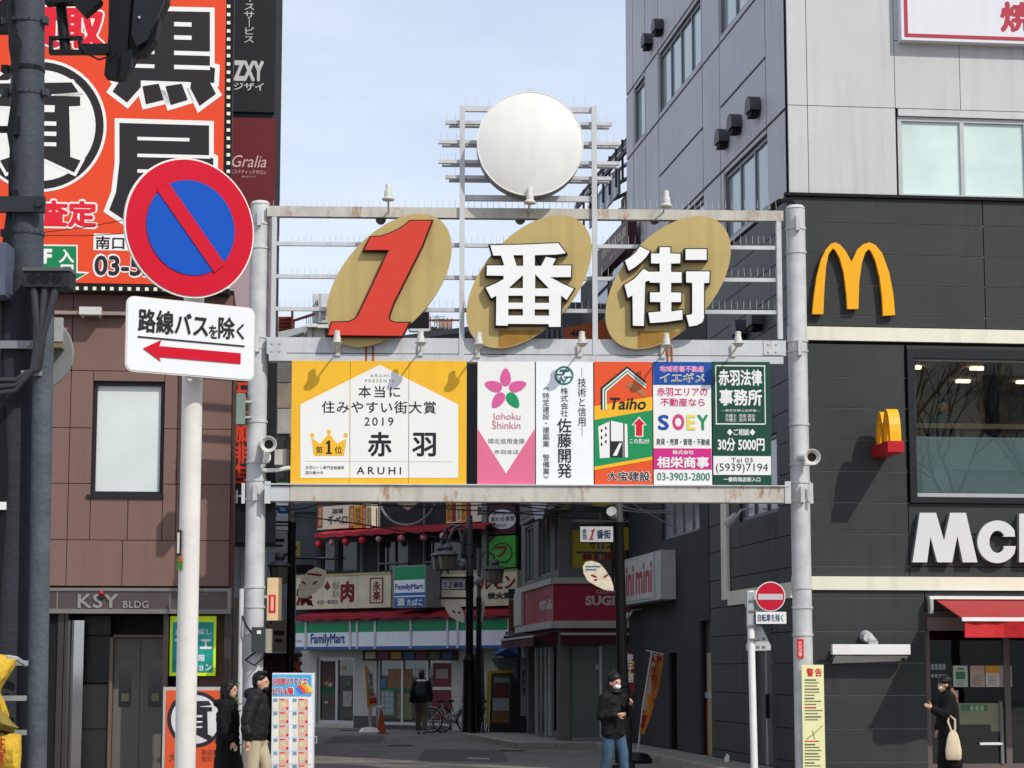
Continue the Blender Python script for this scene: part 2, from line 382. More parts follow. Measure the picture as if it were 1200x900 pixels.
pat = mat('asphalt_patch', '625e5a', .9, 0, .3, 3, bump=.4, fine=80); crk = mat('road_crack', '242425', .9)
for pts_ in ([(392, 862), (452, 862), (446, 871), (380, 871)], [(498, 878), (590, 879), (596, 893), (488, 892)]):
    q = [onroad(*p) for p in pts_]; solo(WFO, 'asphalt_patch', None, None, M().add([(a[0], a[1], .0035) for a in q], [(0, 1, 2, 3)]), pat, kind='structure')
rc_ = random.Random(8)
for (x0, y0, x1, y1) in ((370, 880, 470, 896), (470, 866, 640, 872), (600, 884, 700, 876), (380, 857, 600, 859)):
    n_ = 14; mm = M(); pr = None
    for i in range(n_ + 1):
        p = onroad(x0 + (x1 - x0) * i / n_, y0 + (y1 - y0) * i / n_ + rc_.uniform(-.7, .7))
        if pr: mm.add([(pr[0], pr[1] - .025, .005), (p[0], p[1] - .025, .005), (p[0], p[1] + .025, .005), (pr[0], pr[1] + .025, .005)], [(0, 1, 2, 3)])
        pr = p
    solo(WFO, 'road_crack', None, None, mm, crk, kind='structure')
# ================================================================ STATION BUILDING (behind the viewer, mirrored in the glass)
STF = Frame(600, 1, 0); STF.o = Vector((0, -42))
t = T(STF, 'station_building', 'long station building behind the viewer mirrored in the restaurant glass', 'building', (70, 0, 0))
t.add('wall', M().box(42.6, 120, -14, 0, 0, 21), mat('station_wall', 'a29d95', .8, 0, .15, .6)); t.add('ledge', M().box(42.4, 120, .001, .5, 12.5, 13.1).box(42.4, 120, .001, .8, 5, 5.6), mat('station_ledge', 'a5a29b', .7))
for k in range(12):
    for z_ in (7.2, 14.6): t.add('window', M().box(44.5 + k * 4, 47.3 + k * 4, .002, .06, z_, z_ + 3.2), mat('station_window', '25292c', .1, spec=.6))
# ================================================================ DARK-CLAD RIGHT BUILDING
dclad = mat('dark_cladding', '3a3c3b', .5, 0, .16, .8, streak=.2, bump=.04)
joint = mat('dark_joint', '17181a', .8)
lclad = mat('pale_cladding', 'c6c4c3', .5, 0, .06, .8, streak=.12, bump=.03)
lcladS = mat('pale_side_cladding', 'c2c1c5', .5, 0, .1, .5, streak=.13, bump=.03)
cream = mat('cream_band', 'e6e3cf', .5, 0, .05, 1.5, streak=.12)
alu = mat('aluminium_frame', 'b9bab8', .4, .3, .08)
dframe = mat('dark_window_frame', '2c2d2f', .4, .3, .08)
gl = glass('window_glass', (.92, .95, .94), refl=.06)
skypane = mat('painted_sky_pane', 'd5e8e0', .05, 0, .22, .45, spec=.9)  # pale mottled colour stands in for cloudy sky mirrored in the panes
B = T(MF, 'commercial_building', 'dark clad burger restaurant building with pale grey upper storeys', 'building')
zt = MF.z(932, 232)        # top of the dark cladding
TOP = 23.0
def fz(py): return MF.z(1060, py)
def fu(px): return MF.u(px, 500)
UE = 12.0
# second floor window, ground floor shop front
w2 = (MF.u(1072, 500), UE - 1, MF.z(1136, 583), MF.z(1136, 421))
sf = (MF.u(1086, 800), UE - 1.5, .12, MF.z(1140, 716))
uw0, uw1, uw2, uw3 = fu(1061), fu(1134), fu(1211), fu(1290)
wU = (uw0, uw3, fz(231), fz(136))
ya, yb = .05, .35
m = cells(M(), [0.0, UE], [0, TOP], [w2, sf, wU], ya, yb)
B.add('wall', m, joint)

rows = [0.12] + sorted([fz(v) for v in (893, 854, 815, 777, 740, 701)]) + [fz(692)]
panels(B, dclad, [0.02, sf[0], UE], rows, [sf], 0, .046, gap=.016)
B.add('cream_band', M().box(-.03, UE, -.05, .045, fz(692) + .004, fz(676)), cream)
litm = mat('lit_edge_paint', '7e807f', .5, .2, .2)  # pale strips in the joints paint the highlights of sunlit panel edges
def lit_edges(t, rows, segs):
    for z in rows[1:-1]:
        for a_, b_ in segs: t.add('lit_edge', M().box(a_, b_, .012, .042, z - .0078, z + .0078), litm)
lit_edges(B, rows, [(.03, sf[0] - .01)])
rows = [fz(676)] + sorted([fz(v) for v in (664, 626, 589.5, 553, 516, 479, 443, 404)])
panels(B, dclad, [.02, MF.u(1062, 500), MF.u(1240, 500), UE], rows, [(MF.u(1064, 500), UE - .5, MF.z(1136, 590), MF.z(1136, 410))], 0, .046, gap=.016)
lit_edges(B, rows, [(.03, MF.u(1064, 500) - .01)])
B.add('cream_band', M().box(-.03, UE, -.05, .045, fz(401) + .004, fz(385)), cream)
rows = sorted([fz(v) for v in (384, 371, 335, 299, 263, 233)])
panels(B, dclad, [.02, MF.u(1153, 300), MF.u(1330, 300), UE], rows, [], 0, .046, gap=.016)
lit_edges(B, rows, [(.03, UE)])
# window surround frame
m = M(); a, b, c, d = MF.u(1064, 500), UE - .5, MF.z(1136, 590), MF.z(1136, 410)
m.box(a, w2[0], -.06, .1, c, d).box(w2[1], b, -.06, .1, c, d).box(w2[0], w2[1], -.06, .1, c, w2[2]).box(w2[0], w2[1], -.06, .1, w2[3], d)
B.add('window_surround', m, dframe)
# upper pale panels
fr_rows = [fz(232) + .03, fz(127), fz(-42 + 4), fz(-141), fz(-310)]
us = [0.03, fu(953), fu(1058), fu(1136), fu(1214), fu(1290), fu(1395)]
panels(B, lclad, [us[0], us[1], us[2], us[6]], [fr_rows[0], fr_rows[1]], [wU], 0, .046)
panels(B, lclad, [us[0], us[1], us[2]], fr_rows[1:], [], 0, .046)
panels(B, lclad, us[2:], [fr_rows[1], fz(48)], [], 0, .046)
panels(B, lclad, [us[2], us[6]], [fz(48), fr_rows[3], fr_rows[4], TOP], [], 0, .046)
B.add('ledge', M().box(-.05, UE, -.06, .04, fz(233), fz(233) + .05), joint)
# upper windows
f = window(B, 0, 0, 0, 0, .1, alu, skypane, 3, .07, box=wU, dep=.1)
# second floor window : pane, room behind
f = B.add('window', M().box(w2[0], w2[1], .06, .14, w2[2] + .002, w2[2] + .07).box(w2[0], w2[1], .07, .12, w2[3] - .03, w2[3] - .002), alu, label='long second floor window with a pale sill')
B.add('pane', M().box(w2[0], w2[1], .1, .108, w2[2] + .07, w2[3] - .03), gl, f)
zr0 = w2[2] - .5; zr1 = w2[3] + .3
room = M()
room.box(w2[0] - .6, w2[1] + .6, .36, 7, zr0 - .1, zr0).box(w2[0] - .6, w2[1] + .6, .36, 7, zr1, zr1 + .1).box(w2[0] - .7, w2[0] - .6, .36, 7, zr0, zr1).box(w2[1] + .6, w2[1] + .7, .36, 7, zr0, zr1).box(w2[0] - .6, w2[1] + .6, 7, 7.1, zr0, zr1)
B.add('dining_room', room, mat('room_paint', 'b9b1a6', .8))
lampm = mat('ceiling_lamp', 'ffdcae', .5, emit=7.0, var=0)
for i in range(4):
    for j in range(3):
        u = w2[0] + .5 + i * 1.15 + .3 * j; B.add('ceiling_lamp', M().box(u, u + .24, 1.2 + j * 1.7, 1.3 + j * 1.7, zr1 - .05, zr1 - .01), lampm)
wood = mat('pale_wood', 'b79b70', .5, 0, .2, 6)
B.add('column', M().box(MF.u(1174, 500), MF.u(1184, 500), .5, .8, zr0, zr1), dark)
B.add('column', M().box(MF.u(1078, 500), MF.u(1094, 500), .9, 1.2, zr0, zr1), mat('pale_wall', 'c9c6bf', .7))
tz = MF.z(1140, 500, .7)
solo(MF, 'counter_table', 'pale wooden counter running behind the second floor window', 'table', M().box(MF.u(1082, 500), UE - 1.2, .45, .95, tz - .06, tz + .02).box(w2[0] + .9, w2[0] + .96, .65, .75, zr0, tz - .06).box(UE - 3, UE - 2.94, .65, .75, zr0, tz - .06), wood)
B.add('glass_balustrade', M().box(w2[0], w2[1], .2, .21, zr0, MF.z(1140, 513)), mat('frosted_film', 'bdd3ce', .3, var=.1, spec=.6))
B.add('balustrade_rail', M().box(w2[0], w2[1], .18, .23, MF.z(1140, 513), MF.z(1140, 511)), whitep)
# chair backrest inside
t = T(MF, 'chair', 'grey high backed chair behind the second floor glass', 'chair', (MF.u(1190, 500, 2), 2, zr0))
us_ = MF.u(1183, 500, 2), MF.u(1199, 500, 2); zz = MF.z(1190, 492, 2), MF.z(1190, 466, 2)
t.add('backrest', M().prism([(us_[0], zz[0]), (us_[1], zz[0]), (us_[1] - .02, zz[1] - .06), (us_[1] - .07, zz[1]), (us_[0] + .07, zz[1]), (us_[0] + .02, zz[1] - .06)], 2, 2.05), mat('grey_vinyl', '5e6662', .6))
t.add('seat', M().box(us_[0], us_[1], 1.6, 2.05, zz[0] - .3, zz[0] - .24), MATS['grey_vinyl'])
for a in (us_[0], us_[1] - .03):
    for b in (1.62, 2.0): t.add('leg', M().box(a, a + .03, b, b + .03, zr0, zz[0] - .3), blackm)
# ground floor shop front
z0, z1 = sf[2], sf[3]
m = M().box(sf[0], sf[1], .06, .14, z1 - .1, z1 - .002).box(sf[0], sf[1], .06, .14, z0, z0 + .1)
for px in (1086, 1180): u = MF.u(px, 850); m.box(u + .002, u + .1, .061, .139, z0 + .1, z1 - .1)
m.box(UE - 2, UE - 1.9, .061, .139, z0 + .1, z1 - .1)
f = B.add('shop_front', m, mat('brown_grey_frame', '6f6461', .45, .2, .1), label='ground floor shop front with dark glass')
dgl = glass('dark_shop_glass', (.32, .34, .34), .05)
a, b = MF.u(1086, 850) + .1, MF.u(1180, 850)
B.add('pane', M().box(a, b, .1, .108, z0 + .1, z1 - .1), dgl, f)
B.add('pane', M().box(b + .1, UE - 2, .1, .108, z0 + .1, z1 - .1), dgl, f)
B.add('door_bar', M().box(MF.u(1149, 870), MF.u(1176, 870), .02, .06, MF.z(1160, 873), MF.z(1160, 870)), whitep, f)
B.add('door_frame', M().box(MF.u(1174, 870), MF.u(1177, 870), .03, .09, z0 + .1, MF.z(1160, 822)), greyt, f)
shop = M(); shop.box(sf[0] - .3, sf[1], .36, 5, 0, .1).box(sf[0] - .3, sf[1], 5, 5.1, .1, z1).box(sf[0] - .35, sf[0] - .3, .36, 5, .1, z1).box(sf[0] - .3, sf[1], .36, 5, z1 + .05, z1 + .1)
B.add('shop_interior', shop, mat('shop_wall', '3d3833', .8))
B.add('counter', M().box(MF.u(1110, 850), UE - 2.5, 2.2, 2.8, .1, 1.1), mat('shop_counter', '86806c', .6))
# posters on the glass
posters = [(1117, 780, 1134, 805, 'b8c4b0', 'pale green paper notice taped left of the shop glass'), (1137, 780, 1154, 805, 'b9a590', 'beige paper notice taped second on the shop glass'), (1155, 780, 1171, 805, 'd0c8bc', 'white and yellow notice taped beside the frame'), (1171, 780, 1186, 805, 'aaa4a0', 'plain grey notice taped nearest the frame')]
for i, (x0, y0, x1, y1, c, lb) in enumerate(posters):
    t = T(MF, 'notice', lb, 'poster', (*[MF.R(x0, y0, x1, y1)[0]], .09, MF.R(x0, y0, x1, y1)[2]), group='notices taped to the restaurant glass')
    t.rect('paper', mat('paper' + str(i), c, .8, var=.04), x0, y0, x1, y1, .088, .003)
    if i == 0: t.rect('print', mat('print_green', '4d7b57', .7), x0 + 3, y0 + 7, x1 - 3, y0 + 16, .086); t.rect('print', MATS['print_green'], x0 + 5, y0 + 3, x1 - 5, y0 + 5, .086)
    if i == 2: t.rect('print', mat('print_yellow', 'd8a030', .7), x0, y0, x1, y0 + 9, .086)
    for k in range(5): t.rect('print_line', greyt, x0 + 3, y0 + 12 + k * 2.4 if i != 0 else y0 + 18 + k * 1.2, x1 - 3 - k % 2 * 3, y0 + 12.8 + k * 2.4 if i != 0 else y0 + 18.5 + k * 1.2, .0865)
t = T(MF, 'menu_board', 'wide green and beige menu sheet low on the shop glass', 'menu board', (MF.u(1120, 835), .09, 1))
t.rect('sheet', mat('menu_beige', '8b8a6e', .6), 1122, 824, 1174, 849, .088, .003); t.rect('print', MATS['print_green'], 1126, 826, 1157, 833, .085)
t.rect('tab', MATS['menu_beige'], 1161, 849, 1174, 857, .088, .003)
for k in range(3): t.rect('print_block', mat('light_green', '8fb58a', .6), 1137 + k * 6, 827, 1141 + k * 6, 832.5, .0835)
t = T(MF, 'opening_hours_sign', 'small grey payment symbols stuck at the shop glass edge', 'sticker', (MF.u(1092, 790), .09, 1))
for k in range(4):
    for j in range(2): t.rect('sticker', mat('sticker_grey', '8f9498', .6), 1091 + k * 4.5, 778 + j * 12, 1094.5 + k * 4.5, 785 + j * 9, .096, .002)
t = T(MF, 'notice', 'tiny pale square label beside the hanging notices', 'poster', (MF.u(1116, 815), .09, 1)); t.rect('paper', MATS['paper3'], 1116, 809, 1123, 817, .088, .003)
# awning
t = T(MF, 'awning', 'red fabric awning over the restaurant shop front', 'awning', (MF.u(1086, 720), 0, MF.z(1086, 720)))
redcl = mat('awning_red', 'a83a38', .75, 0, .1, 3); redv = mat('valance_red', 'cc2c30', .7, 0, .2, 5)
ub = MF.u(1086, 710); zb = MF.z(1140, 699); dp = 1.5
t.add('cassette', M().box(ub, UE - .3, -.18, -.052, zb - .05, zb), whitep)
t.add('end_bracket', M().prism([(0, 0), (1, 0), (1, 1)], 0, 0) if 0 else M().box(ub - .001, ub + .05, -.2, -.052, zb - .28, zb - .05), alu)
uf = MF.u(1127, 727, -dp); zf = MF.z(1150, 728, -dp)
t.add('canopy', M().add([(ub + .12, -.12, zb - .06), (UE - .4, -.12, zb - .06), (UE - .4, -dp, zf + .04), (uf + .02, -dp, zf + .04), (ub + .12, -.12, zb - .075), (UE - .4, -.12, zb - .075), (UE - .4, -dp, zf + .02), (uf + .02, -dp, zf + .02)],
      [(0, 3, 2, 1), (4, 5, 6, 7), (0, 4, 7, 3), (1, 2, 6, 5), (0, 1, 5, 4), (3, 7, 6, 2)]), redcl)
t.add('front_bar', M().box(uf, UE - .4, -dp - .03, -dp, zf, zf + .06), whitep)
m = M(); n = 60; zv = MF.z(1150, 747, -dp)
for i in range(n):
    a, b = uf + .05 + (UE - .5 - uf) * i / n, uf + .05 + (UE - .5 - uf) * (i + 1) / n
    w0, w1 = .03 * math.sin(i * .9) + .015 * math.sin(i * 2.3), .03 * math.sin((i + 1) * .9) + .015 * math.sin((i + 1) * 2.3)
    m.add([(a, -dp + w0, zf), (b, -dp + w1, zf), (b, -dp - w1 * 1.2 + .02, zv), (a, -dp - w0 * 1.2 + .02, zv)], [(0, 1, 2, 3)])
t.add('valance', m, redv, smooth=True)
t.add('shutter_box', M().box(MF.u(1086, 730), UE - .5, -.05, .05, MF.z(1110, 739), MF.z(1110, 724)), mat('mauve_box', '7b6360', .6))
for u in (ub + .5, UE - 1.2): t.add('arm', M().tube([(u, -.15, zb - .12), (u + .5, -.8, (zb + zf) / 2 - .05), (u + .2, -dp, zf)], .02), blackm)

# ---- side wall of the same building
zs_ = lambda corner_y: MF.z(932, corner_y)
def su(px, y=400): return MS.u(px, y)
Lu = su(735.5, 400)
sw = []          # holes
rowz = [zs_(232), zs_(127), zs_(-42), zs_(-145), zs_(-310)]
def side_box(px0, px1, ztop, zbot): return (su(px0), su(px1), zbot, ztop)
win = []
hb = (rowz[0] + .14, rowz[1] - .12); ht = (rowz[2] + .14, rowz[3] - .12)
win.append((su(851), su(902.5), hb[0], hb[1], 3)); win.append((su(776), su(826.5), hb[0], hb[1], 4)); win.append((su(745), su(758), hb[0], hb[1], 1))
win.append((su(848), su(901.5), ht[0], ht[1], 3)); win.append((su(775), su(825), ht[0], ht[1], 4)); win.append((su(745.5), su(757.5), ht[0], ht[1], 1))
# lower windows of the dark part and doors
dw = [MS.R(776, 590, 817, 627), MS.R(866, 575, 906, 601)]
doorA = (su(881, 850), su(905, 850), .12, MS.z(893, 752)); 
doorB = (su(822, 850), su(834, 850), .12, MS.z(828, 727)); doorC = (su(785, 850), su(792, 850) + .2, .12, MS.z(785, 765))
dwn = [(su(774), su(818), MS.z(796, 628), MS.z(796, 628) + 1.5, 4), (su(864), su(908), MS.z(886, 606), MS.z(886, 606) + 1.3, 3)]
holes = [h[:4] for h in win] + [doorA, doorB, doorC] + [h[:4] for h in dwn]

B.add('rear_wall', M().box(0, UE, 14, 14.2, 0, TOP), lclad)
# (the rear wall is laid on the front frame; the side wall and its pieces stand on their own frame)
class Sub(T):
    """parts measured on another frame but parented to the same thing"""
    def __init__(s, base, F):
        s.F = F; s.base = base; s.e = base.e; s.at = (0, 0, 0)
        s.mtx = (Matrix.Translation(base.F.W(*base.at)) @ Matrix.Rotation(base.F.a, 4, 'Z')).inverted() @ (Matrix.Translation(F.W(0, 0, 0)) @ Matrix.Rotation(F.a, 4, 'Z'))
    def _fix(s, o, parent):
        if parent is None: o.matrix_local = s.mtx
        return o
    def add(s, name, m, mt, parent=None, label=None, kind=None, smooth=False): return s._fix(T.add(s, name, m, mt, parent, label, kind, smooth), parent)
    def shape(s, name, mt, polys, y, th, parent=None): return s._fix(T.shape(s, name, mt, polys, y, th, parent), parent)
    def text(s, *a, **k):
        o = T.text(s, *a, **k)
        if isinstance(o, list): return [s._fix(q, k.get('parent')) for q in o]
        return s._fix(o, k.get('parent')) if o else None
S = Sub(B, MS)
S.add('side_wall', cells(M(), [Lu, -.02], [0, TOP], holes, .05, .35), joint)
ucols = [Lu, su(744), su(759), su(774), su(826.5), su(847), su(903), su(925), -.02]
ucols = [su(px) if px else 0 for px in (735.5, 744, 758.5, 774, 826.5, 847, 902, 925)] + [-.03]
wh = [h[:4] for h in win]
panels(S, lcladS, ucols, [rowz[0] + .03, rowz[1]], wh, 0, .046, gap=.055)
mid = (rowz[1] + rowz[2]) / 2
panels(S, lcladS, ucols[:4], [rowz[1], rowz[2]], [], 0, .046, gap=.055)
panels(S, lcladS, ucols[3:5], [rowz[1], mid, rowz[2]], [], 0, .046, gap=.055)
panels(S, lcladS, ucols[4:6], [rowz[1], rowz[2]], [], 0, .046, gap=.055)
panels(S, lcladS, ucols[5:7], [rowz[1], mid, rowz[2]], [], 0, .046, gap=.055)
panels(S, lcladS, ucols[6:], [rowz[1], rowz[2]], [], 0, .046, gap=.055)
panels(S, lcladS, ucols, [rowz[2], rowz[3]], wh, 0, .046, gap=.055)
panels(S, lcladS, ucols, [rowz[3], rowz[4], TOP], [], 0, .046, gap=.055)
swf = mat('side_window_frame', '77787c', .4, .4, .1)
spane = mat('side_window_pane', '9fb4b4', .08, 0, .2, .6, spec=.8)
for h in win: window(S, 0, 0, 0, 0, .09, swf, spane, h[4], .06, box=h[:4], dep=.08)
for h in dwn: window(S, 0, 0, 0, 0, .09, swf, mat('lower_side_pane', '8b9597', .15, 0, .2, spec=.7), h[4], .06, box=h[:4], dep=.08)
# dark cladding of the side: near part in panels, far part rendered plain grey
drows = [.12] + sorted(MF.z(932, v) for v in (893, 854, 815, 777, 740, 701, 664, 626, 589.5, 553, 516, 479, 443, 401, 371, 335, 299, 263, 233))
ud = su(832, 700)
panels(S, dclad, [ud, su(866), su(905), -.03], drows, holes, 0, .046, gap=.014)
rend = mat('dark_render', '3c3d3e', .85, 0, .12, .9, streak=.15, bump=.1)
S.add('rendered_wall', cells(M(), [Lu, ud - .01], [.12, rowz[0] + .02], holes, -.012, .046), rend)
for (a, b, c, d) in [(su(848, 650), su(855, 650), MS.z(851, 703), MS.z(851, 590)), ]:
    S.add('cream_frame', M().box(a, b, -.05, .0, c, d + 1.2), cream)
S.add('cream_band', M().box(su(855, 650), -.03, -.05, .0, MF.z(932, 699) - .02, MF.z(932, 682)), cream)
# doors
S.add('door', M().box(doorA[0], doorA[1], .1, .16, doorA[2], doorA[3]), mat('door_metal', '6c6764', .5, .3, .15), label='grey metal double door in the dark side wall')
dd = S.add('door', M().box(doorB[0], doorB[1], .1, .16, doorB[2], doorB[3]), mat('door_brown', '4a4140', .5, .1, .15), label='narrow door with red and beige strips')
S.add('door', M().box(doorC[0], doorC[1], .2, .26, doorC[2], doorC[3]), dark)
S.rect('door_strip', mat('beige_strip', 'a89a76', .6), 829, 765, 834, 890, .09, .005); S.rect('door_strip', mat('dull_red', '8c1f22', .6), 824, 822, 829, 890, .09, .005)
S.rect('door_bar', alu, 822, 811, 835, 818, .07, .02)
S.add('door_mullion', M().box((doorA[0] + doorA[1]) / 2 - .03, (doorA[0] + doorA[1]) / 2 + .03, .08, .1, .12, doorA[3]), alu)
S.add('door_handle', M().box((doorA[0] + doorA[1]) / 2 + .1, (doorA[0] + doorA[1]) / 2 + .14, .04, .1, .9, 1.3), blackm)
for k in range(7): S.add('louvre', M().box(doorA[0] - .1, doorA[1] + .1, -.02, .0, doorA[3] + .12 + k * .07, doorA[3] + .15 + k * .07), blackm)
# round vent hoods
vent = mat('vent_hood', '4b4c50', .5, .4, .2)
vm = None
names = ['topmost far vent hood below the roof windows', 'far vent hood just below its neighbour near the roof', 'vent hood nearest the corner in the row of three', 'middle vent hood of the row of three', 'farthest vent hood of the row of three', 'low vent hood nearer the corner behind the gate rails', 'low vent hood farther back behind the gate rails']
for (px, py), lb in zip([(776, 33), (763.5, 50), (889, 127), (867, 147), (852, 164), (891, 377), (872, 388)], names):
    u, z = MS.P(px, py); t = T(MS, 'vent_hood', 'dark ' + lb, 'vent', (u, 0, z), group='vent hoods on the pale side wall')
    mm = M(); pr = [(math.cos(R(a)) * .2, math.sin(R(a)) * .2) for a in range(0, 181, 20)]
    mm.prism([(u + a, z + b) for a, b in pr] + [(u - .2, z - .07), (u + .2, z - .07)], -.2, -.001)
    t.add('hood', mm, vent, smooth=True); t.add('grille', M().box(u - .14, u + .12, -.17, -.02, z - .16, z - .072), dark)
# spotlights / cctv bits on the wall
for (x, y_, lb) in [(882, 606, 'small pale floodlight hanging under the side window behind the gate beam'), (752, 722, 'twin spotlight under the white box sign')]:
    u, z = MS.P(x, y_); t = T(MS, 'floodlight', lb, 'floodlight', (u, 0, z))
    t.add('arm', M().tube([(u, -.001, z + .15), (u, -.2, z + .12), (u, -.28, z)], .02), steel)
    t.add('lamp', M().cyl((u, -.28, z + .04), (u - .12, -.42, z - .14), .06, .09), steel)
# box sign
t = T(MS, 'box_sign', 'white box sign with red stripe lettering on the dark wall', 'sign', (su(765, 675), 0, MS.z(765, 700)))
u0, u1 = su(740, 675), su(793, 675); z1_, z0_ = MS.z(768, 651), MS.z(768, 706)
t.add('case', M().box(u0, u1, -.32, -.02, z0_, z1_), mat('sign_case', 'bcbcbb', .5, streak=.15))
t.add('face', M().box(u0 + .25, u1 - .75, -.335, -.321, z0_ + .06, z1_ - .06), mat('sign_face', 'c3c2c0', .4))
t.add('edge_trim', M().box(u1 - .72, u1 - .66, -.34, -.321, z0_, z1_), alu)
t.text('lettering', 'mini', mat('dull_red_letter', 'b02a33', .6), 0, 0, 0, 0, -.337, bold=.03, box=(u0 + .35, (u0 + u1) / 2 - .38, z0_ + .17, z1_ - .17))
t.text('lettering', 'mini', MATS['dull_red_letter'], 0, 0, 0, 0, -.337, bold=.03, box=((u0 + u1) / 2 - .18, u1 - .85, z0_ + .17, z1_ - .17))
# board with brown sign high at the end of the wall, orange storey sign
N2 = Frame(932, 34.7, R(-82.47))
# ---- signs on the front
t = T(MF, 'arches_sign', 'yellow double arch letter sign on the dark wall', 'sign', (MF.u(1000, 330), 0, MF.z(1000, 370)))
ay = mat('sign_yellow', 'f5ae1c', .35, 0, .03)
xl = [(952, 368), (953.5, 350), (957, 325), (962, 305), (968, 292), (974, 285.5), (979, 284), (985, 287), (991, 294), (998, 307), (1005, 292), (1012, 286), (1019, 284), (1026, 287), (1034, 297), (1042, 319), (1047, 345), (1049, 369)]
inner = [(1035, 370), (1034, 350), (1031, 325), (1026, 305), (1021, 294.5), (1018, 292), (1014, 296), (1010, 308), (1007, 330), (1006, 362), (993, 362), (992, 345), (989, 320), (984, 302), (979, 293), (976, 291), (971, 298), (968, 312), (966, 340), (965, 368)]
pp = MF.pts(xl + inner, -.12)
t.add('arches', M().prism(pp, -.12, -.05), ay)
t.add('backing', M().prism(grow(pp, -.01), -.049, -.005), mat('sign_orange_side', 'b5651a', .5))
t = T(MF, 'projecting_sign', 'yellow arch sign on a red block jutting from the wall', 'sign', (MF.u(1040, 500), 0, MF.z(1040, 530)))
# juts out of the wall: red block with a yellow arch seen from its edge
uc = MF.u(1049, 530, -.9)
zb_, zm_, zt_ = MF.z(1049, 530, -.9), MF.z(1049, 517, -.9), MF.z(1049, 478, -.9)
t.add('block', M().box(uc - .13, uc + .13, -.95, -.02, zb_, zm_), mat('sign_red', 'c01f2a', .4))
for (yc) in (-.74, -.36):
    mm = M(); k = 12; ro, ri, h = .21, .11, zt_ - zm_
    prof = [(yc + math.cos(R(180 * i / k)) * ro, zm_ + math.sin(R(180 * i / k)) * h) for i in range(k + 1)]
    inn = [(yc + math.cos(R(180 * i / k)) * ri, zm_ + math.sin(R(180 * i / k)) * h * .86) for i in range(k, -1, -1)]
    ring = prof + inn
    n = len(ring); vs = [(uc - .09, a, b) for a, b in ring] + [(uc + .09, a, b) for a, b in ring]
    fs = [(i, i + 1, n - 2 - i, n - 1 - i) for i in range(k)] + [(i + n, n - 1 - i + n, n - 2 - i + n, i + 1 + n) for i in range(k)] + [(i, i + n, (i + 1) % n + n, (i + 1) % n) for i in range(n)]
    t.add('arch', mm.add(vs, fs), ay)
t = T(MF, 'lettering_sign', 'large white raised letters above the cream band', 'sign', (MF.u(1070, 640), 0, MF.z(1100, 660)))
lw_ = mat('letter_white', 'd6d8d6', .35, 0, .03); ls_ = mat('letter_side', '8c8f90', .5)
let = {'M': ([(1077.5, 601), (1096.5, 601), (1106, 634), (1113, 601), (1131.5, 601), (1145, 659), (1128, 659), (1121.5, 628), (1115.5, 659), (1098, 659), (1090, 629), (1086, 659), (1069, 659)]),
       'D': ([(1194, 602), (1226, 602), (1240, 612), (1244, 630), (1240, 648), (1226, 659), (1194, 659)])}
for k_, p in let.items():
    q = MF.pts(p, -.12)
    o = t.add('letter', M().prism(q, -.14, -.12), lw_); t.add('letter_side', M().prism(grow(q, -.004), -.119, -.01), ls_, o)
cpts = [(1168.5 + 24 * math.cos(R(a)) * .98, 635 + 25 * math.sin(R(a))) for a in range(32, 329, 8)]
cin = [(1168.5 + 9.5 * math.cos(R(a)), 635 + 13 * math.sin(R(a))) for a in range(325, 34, -8)]
cp = [(1190, 640)] + cpts + [(1189, 629), (1174.5, 629)] + cin + [(1175.5, 640)]
q = MF.pts(cp, -.12); o = t.add('letter', M().prism(q, -.14, -.12), lw_); t.add('letter_side', M().prism(grow(q, -.004), -.119, -.01), ls_, o)
# big white sign upper right
t = T(MF, 'fascia_sign', 'white sign board with red border high on the pale wall', 'sign', (MF.u(1130, 20), 0, MF.z(1130, 46)))
u0, u1, zz0, zz1 = MF.u(1056, 20, -.2), UE - .5, MF.z(1130, 49, -.2), MF.z(1130, -70, -.2)
t.add('box', M().box(u0, u1, -.2, -.002, zz0, zz1), mat('sign_white', 'dcdde0', .4, var=.04, streak=.05))
b_ = mat('sign_border_red', 'b23848', .5)
t.add('border', M().box(u0 + .05, u0 + .11, -.206, -.201, zz0 + .05, zz1 - .05).box(u0 + .111, u1 - .05, -.206, -.201, zz0 + .05, zz0 + .11), b_)
t.text('lettering', '焼', b_, 1172, 2, 1212, 38, -.205, bold=.035)
# sign light bar with spot
t = T(MF, 'light_bar', 'white sloping light bar fixed to the dark wall', 'lamp', (MF.u(1020, 765), 0, MF.z(1020, 770)))
a, b, c, d = MF.R(975, 755, 1066, 767, -.3)
t.add('housing', M().box(a, b, -.34, -.22, c, d), whitep); t.add('flap', M().add([(a + .05, -.3, c - .02), (b - .02, -.3, c - .02), (b - .02, -.1, c - .1), (a + .05, -.1, c - .14)], [(0, 1, 2, 3)]), whitep)
t.add('bracket', M().box(a + .05, a + .1, -.22, -.001, c, c + .06).box(b - .1, b - .05, -.22, -.001, c - .1, c + .06), blackm)
t = T(MF, 'spotlight', 'small round grey spotlight above the white light bar', 'lamp', (MF.u(1018, 747), 0, MF.z(1018, 747)))
u, z = MF.P(1018, 747, -.2); t.add('head', M().cyl((u, -.02, z + .02), (u, -.2, z), .1, .08, 14), steel); t.add('lens', M().cyl((u + .03, -.12, z), (u + .06, -.26, z - .1), .07, .08, 14), steel)
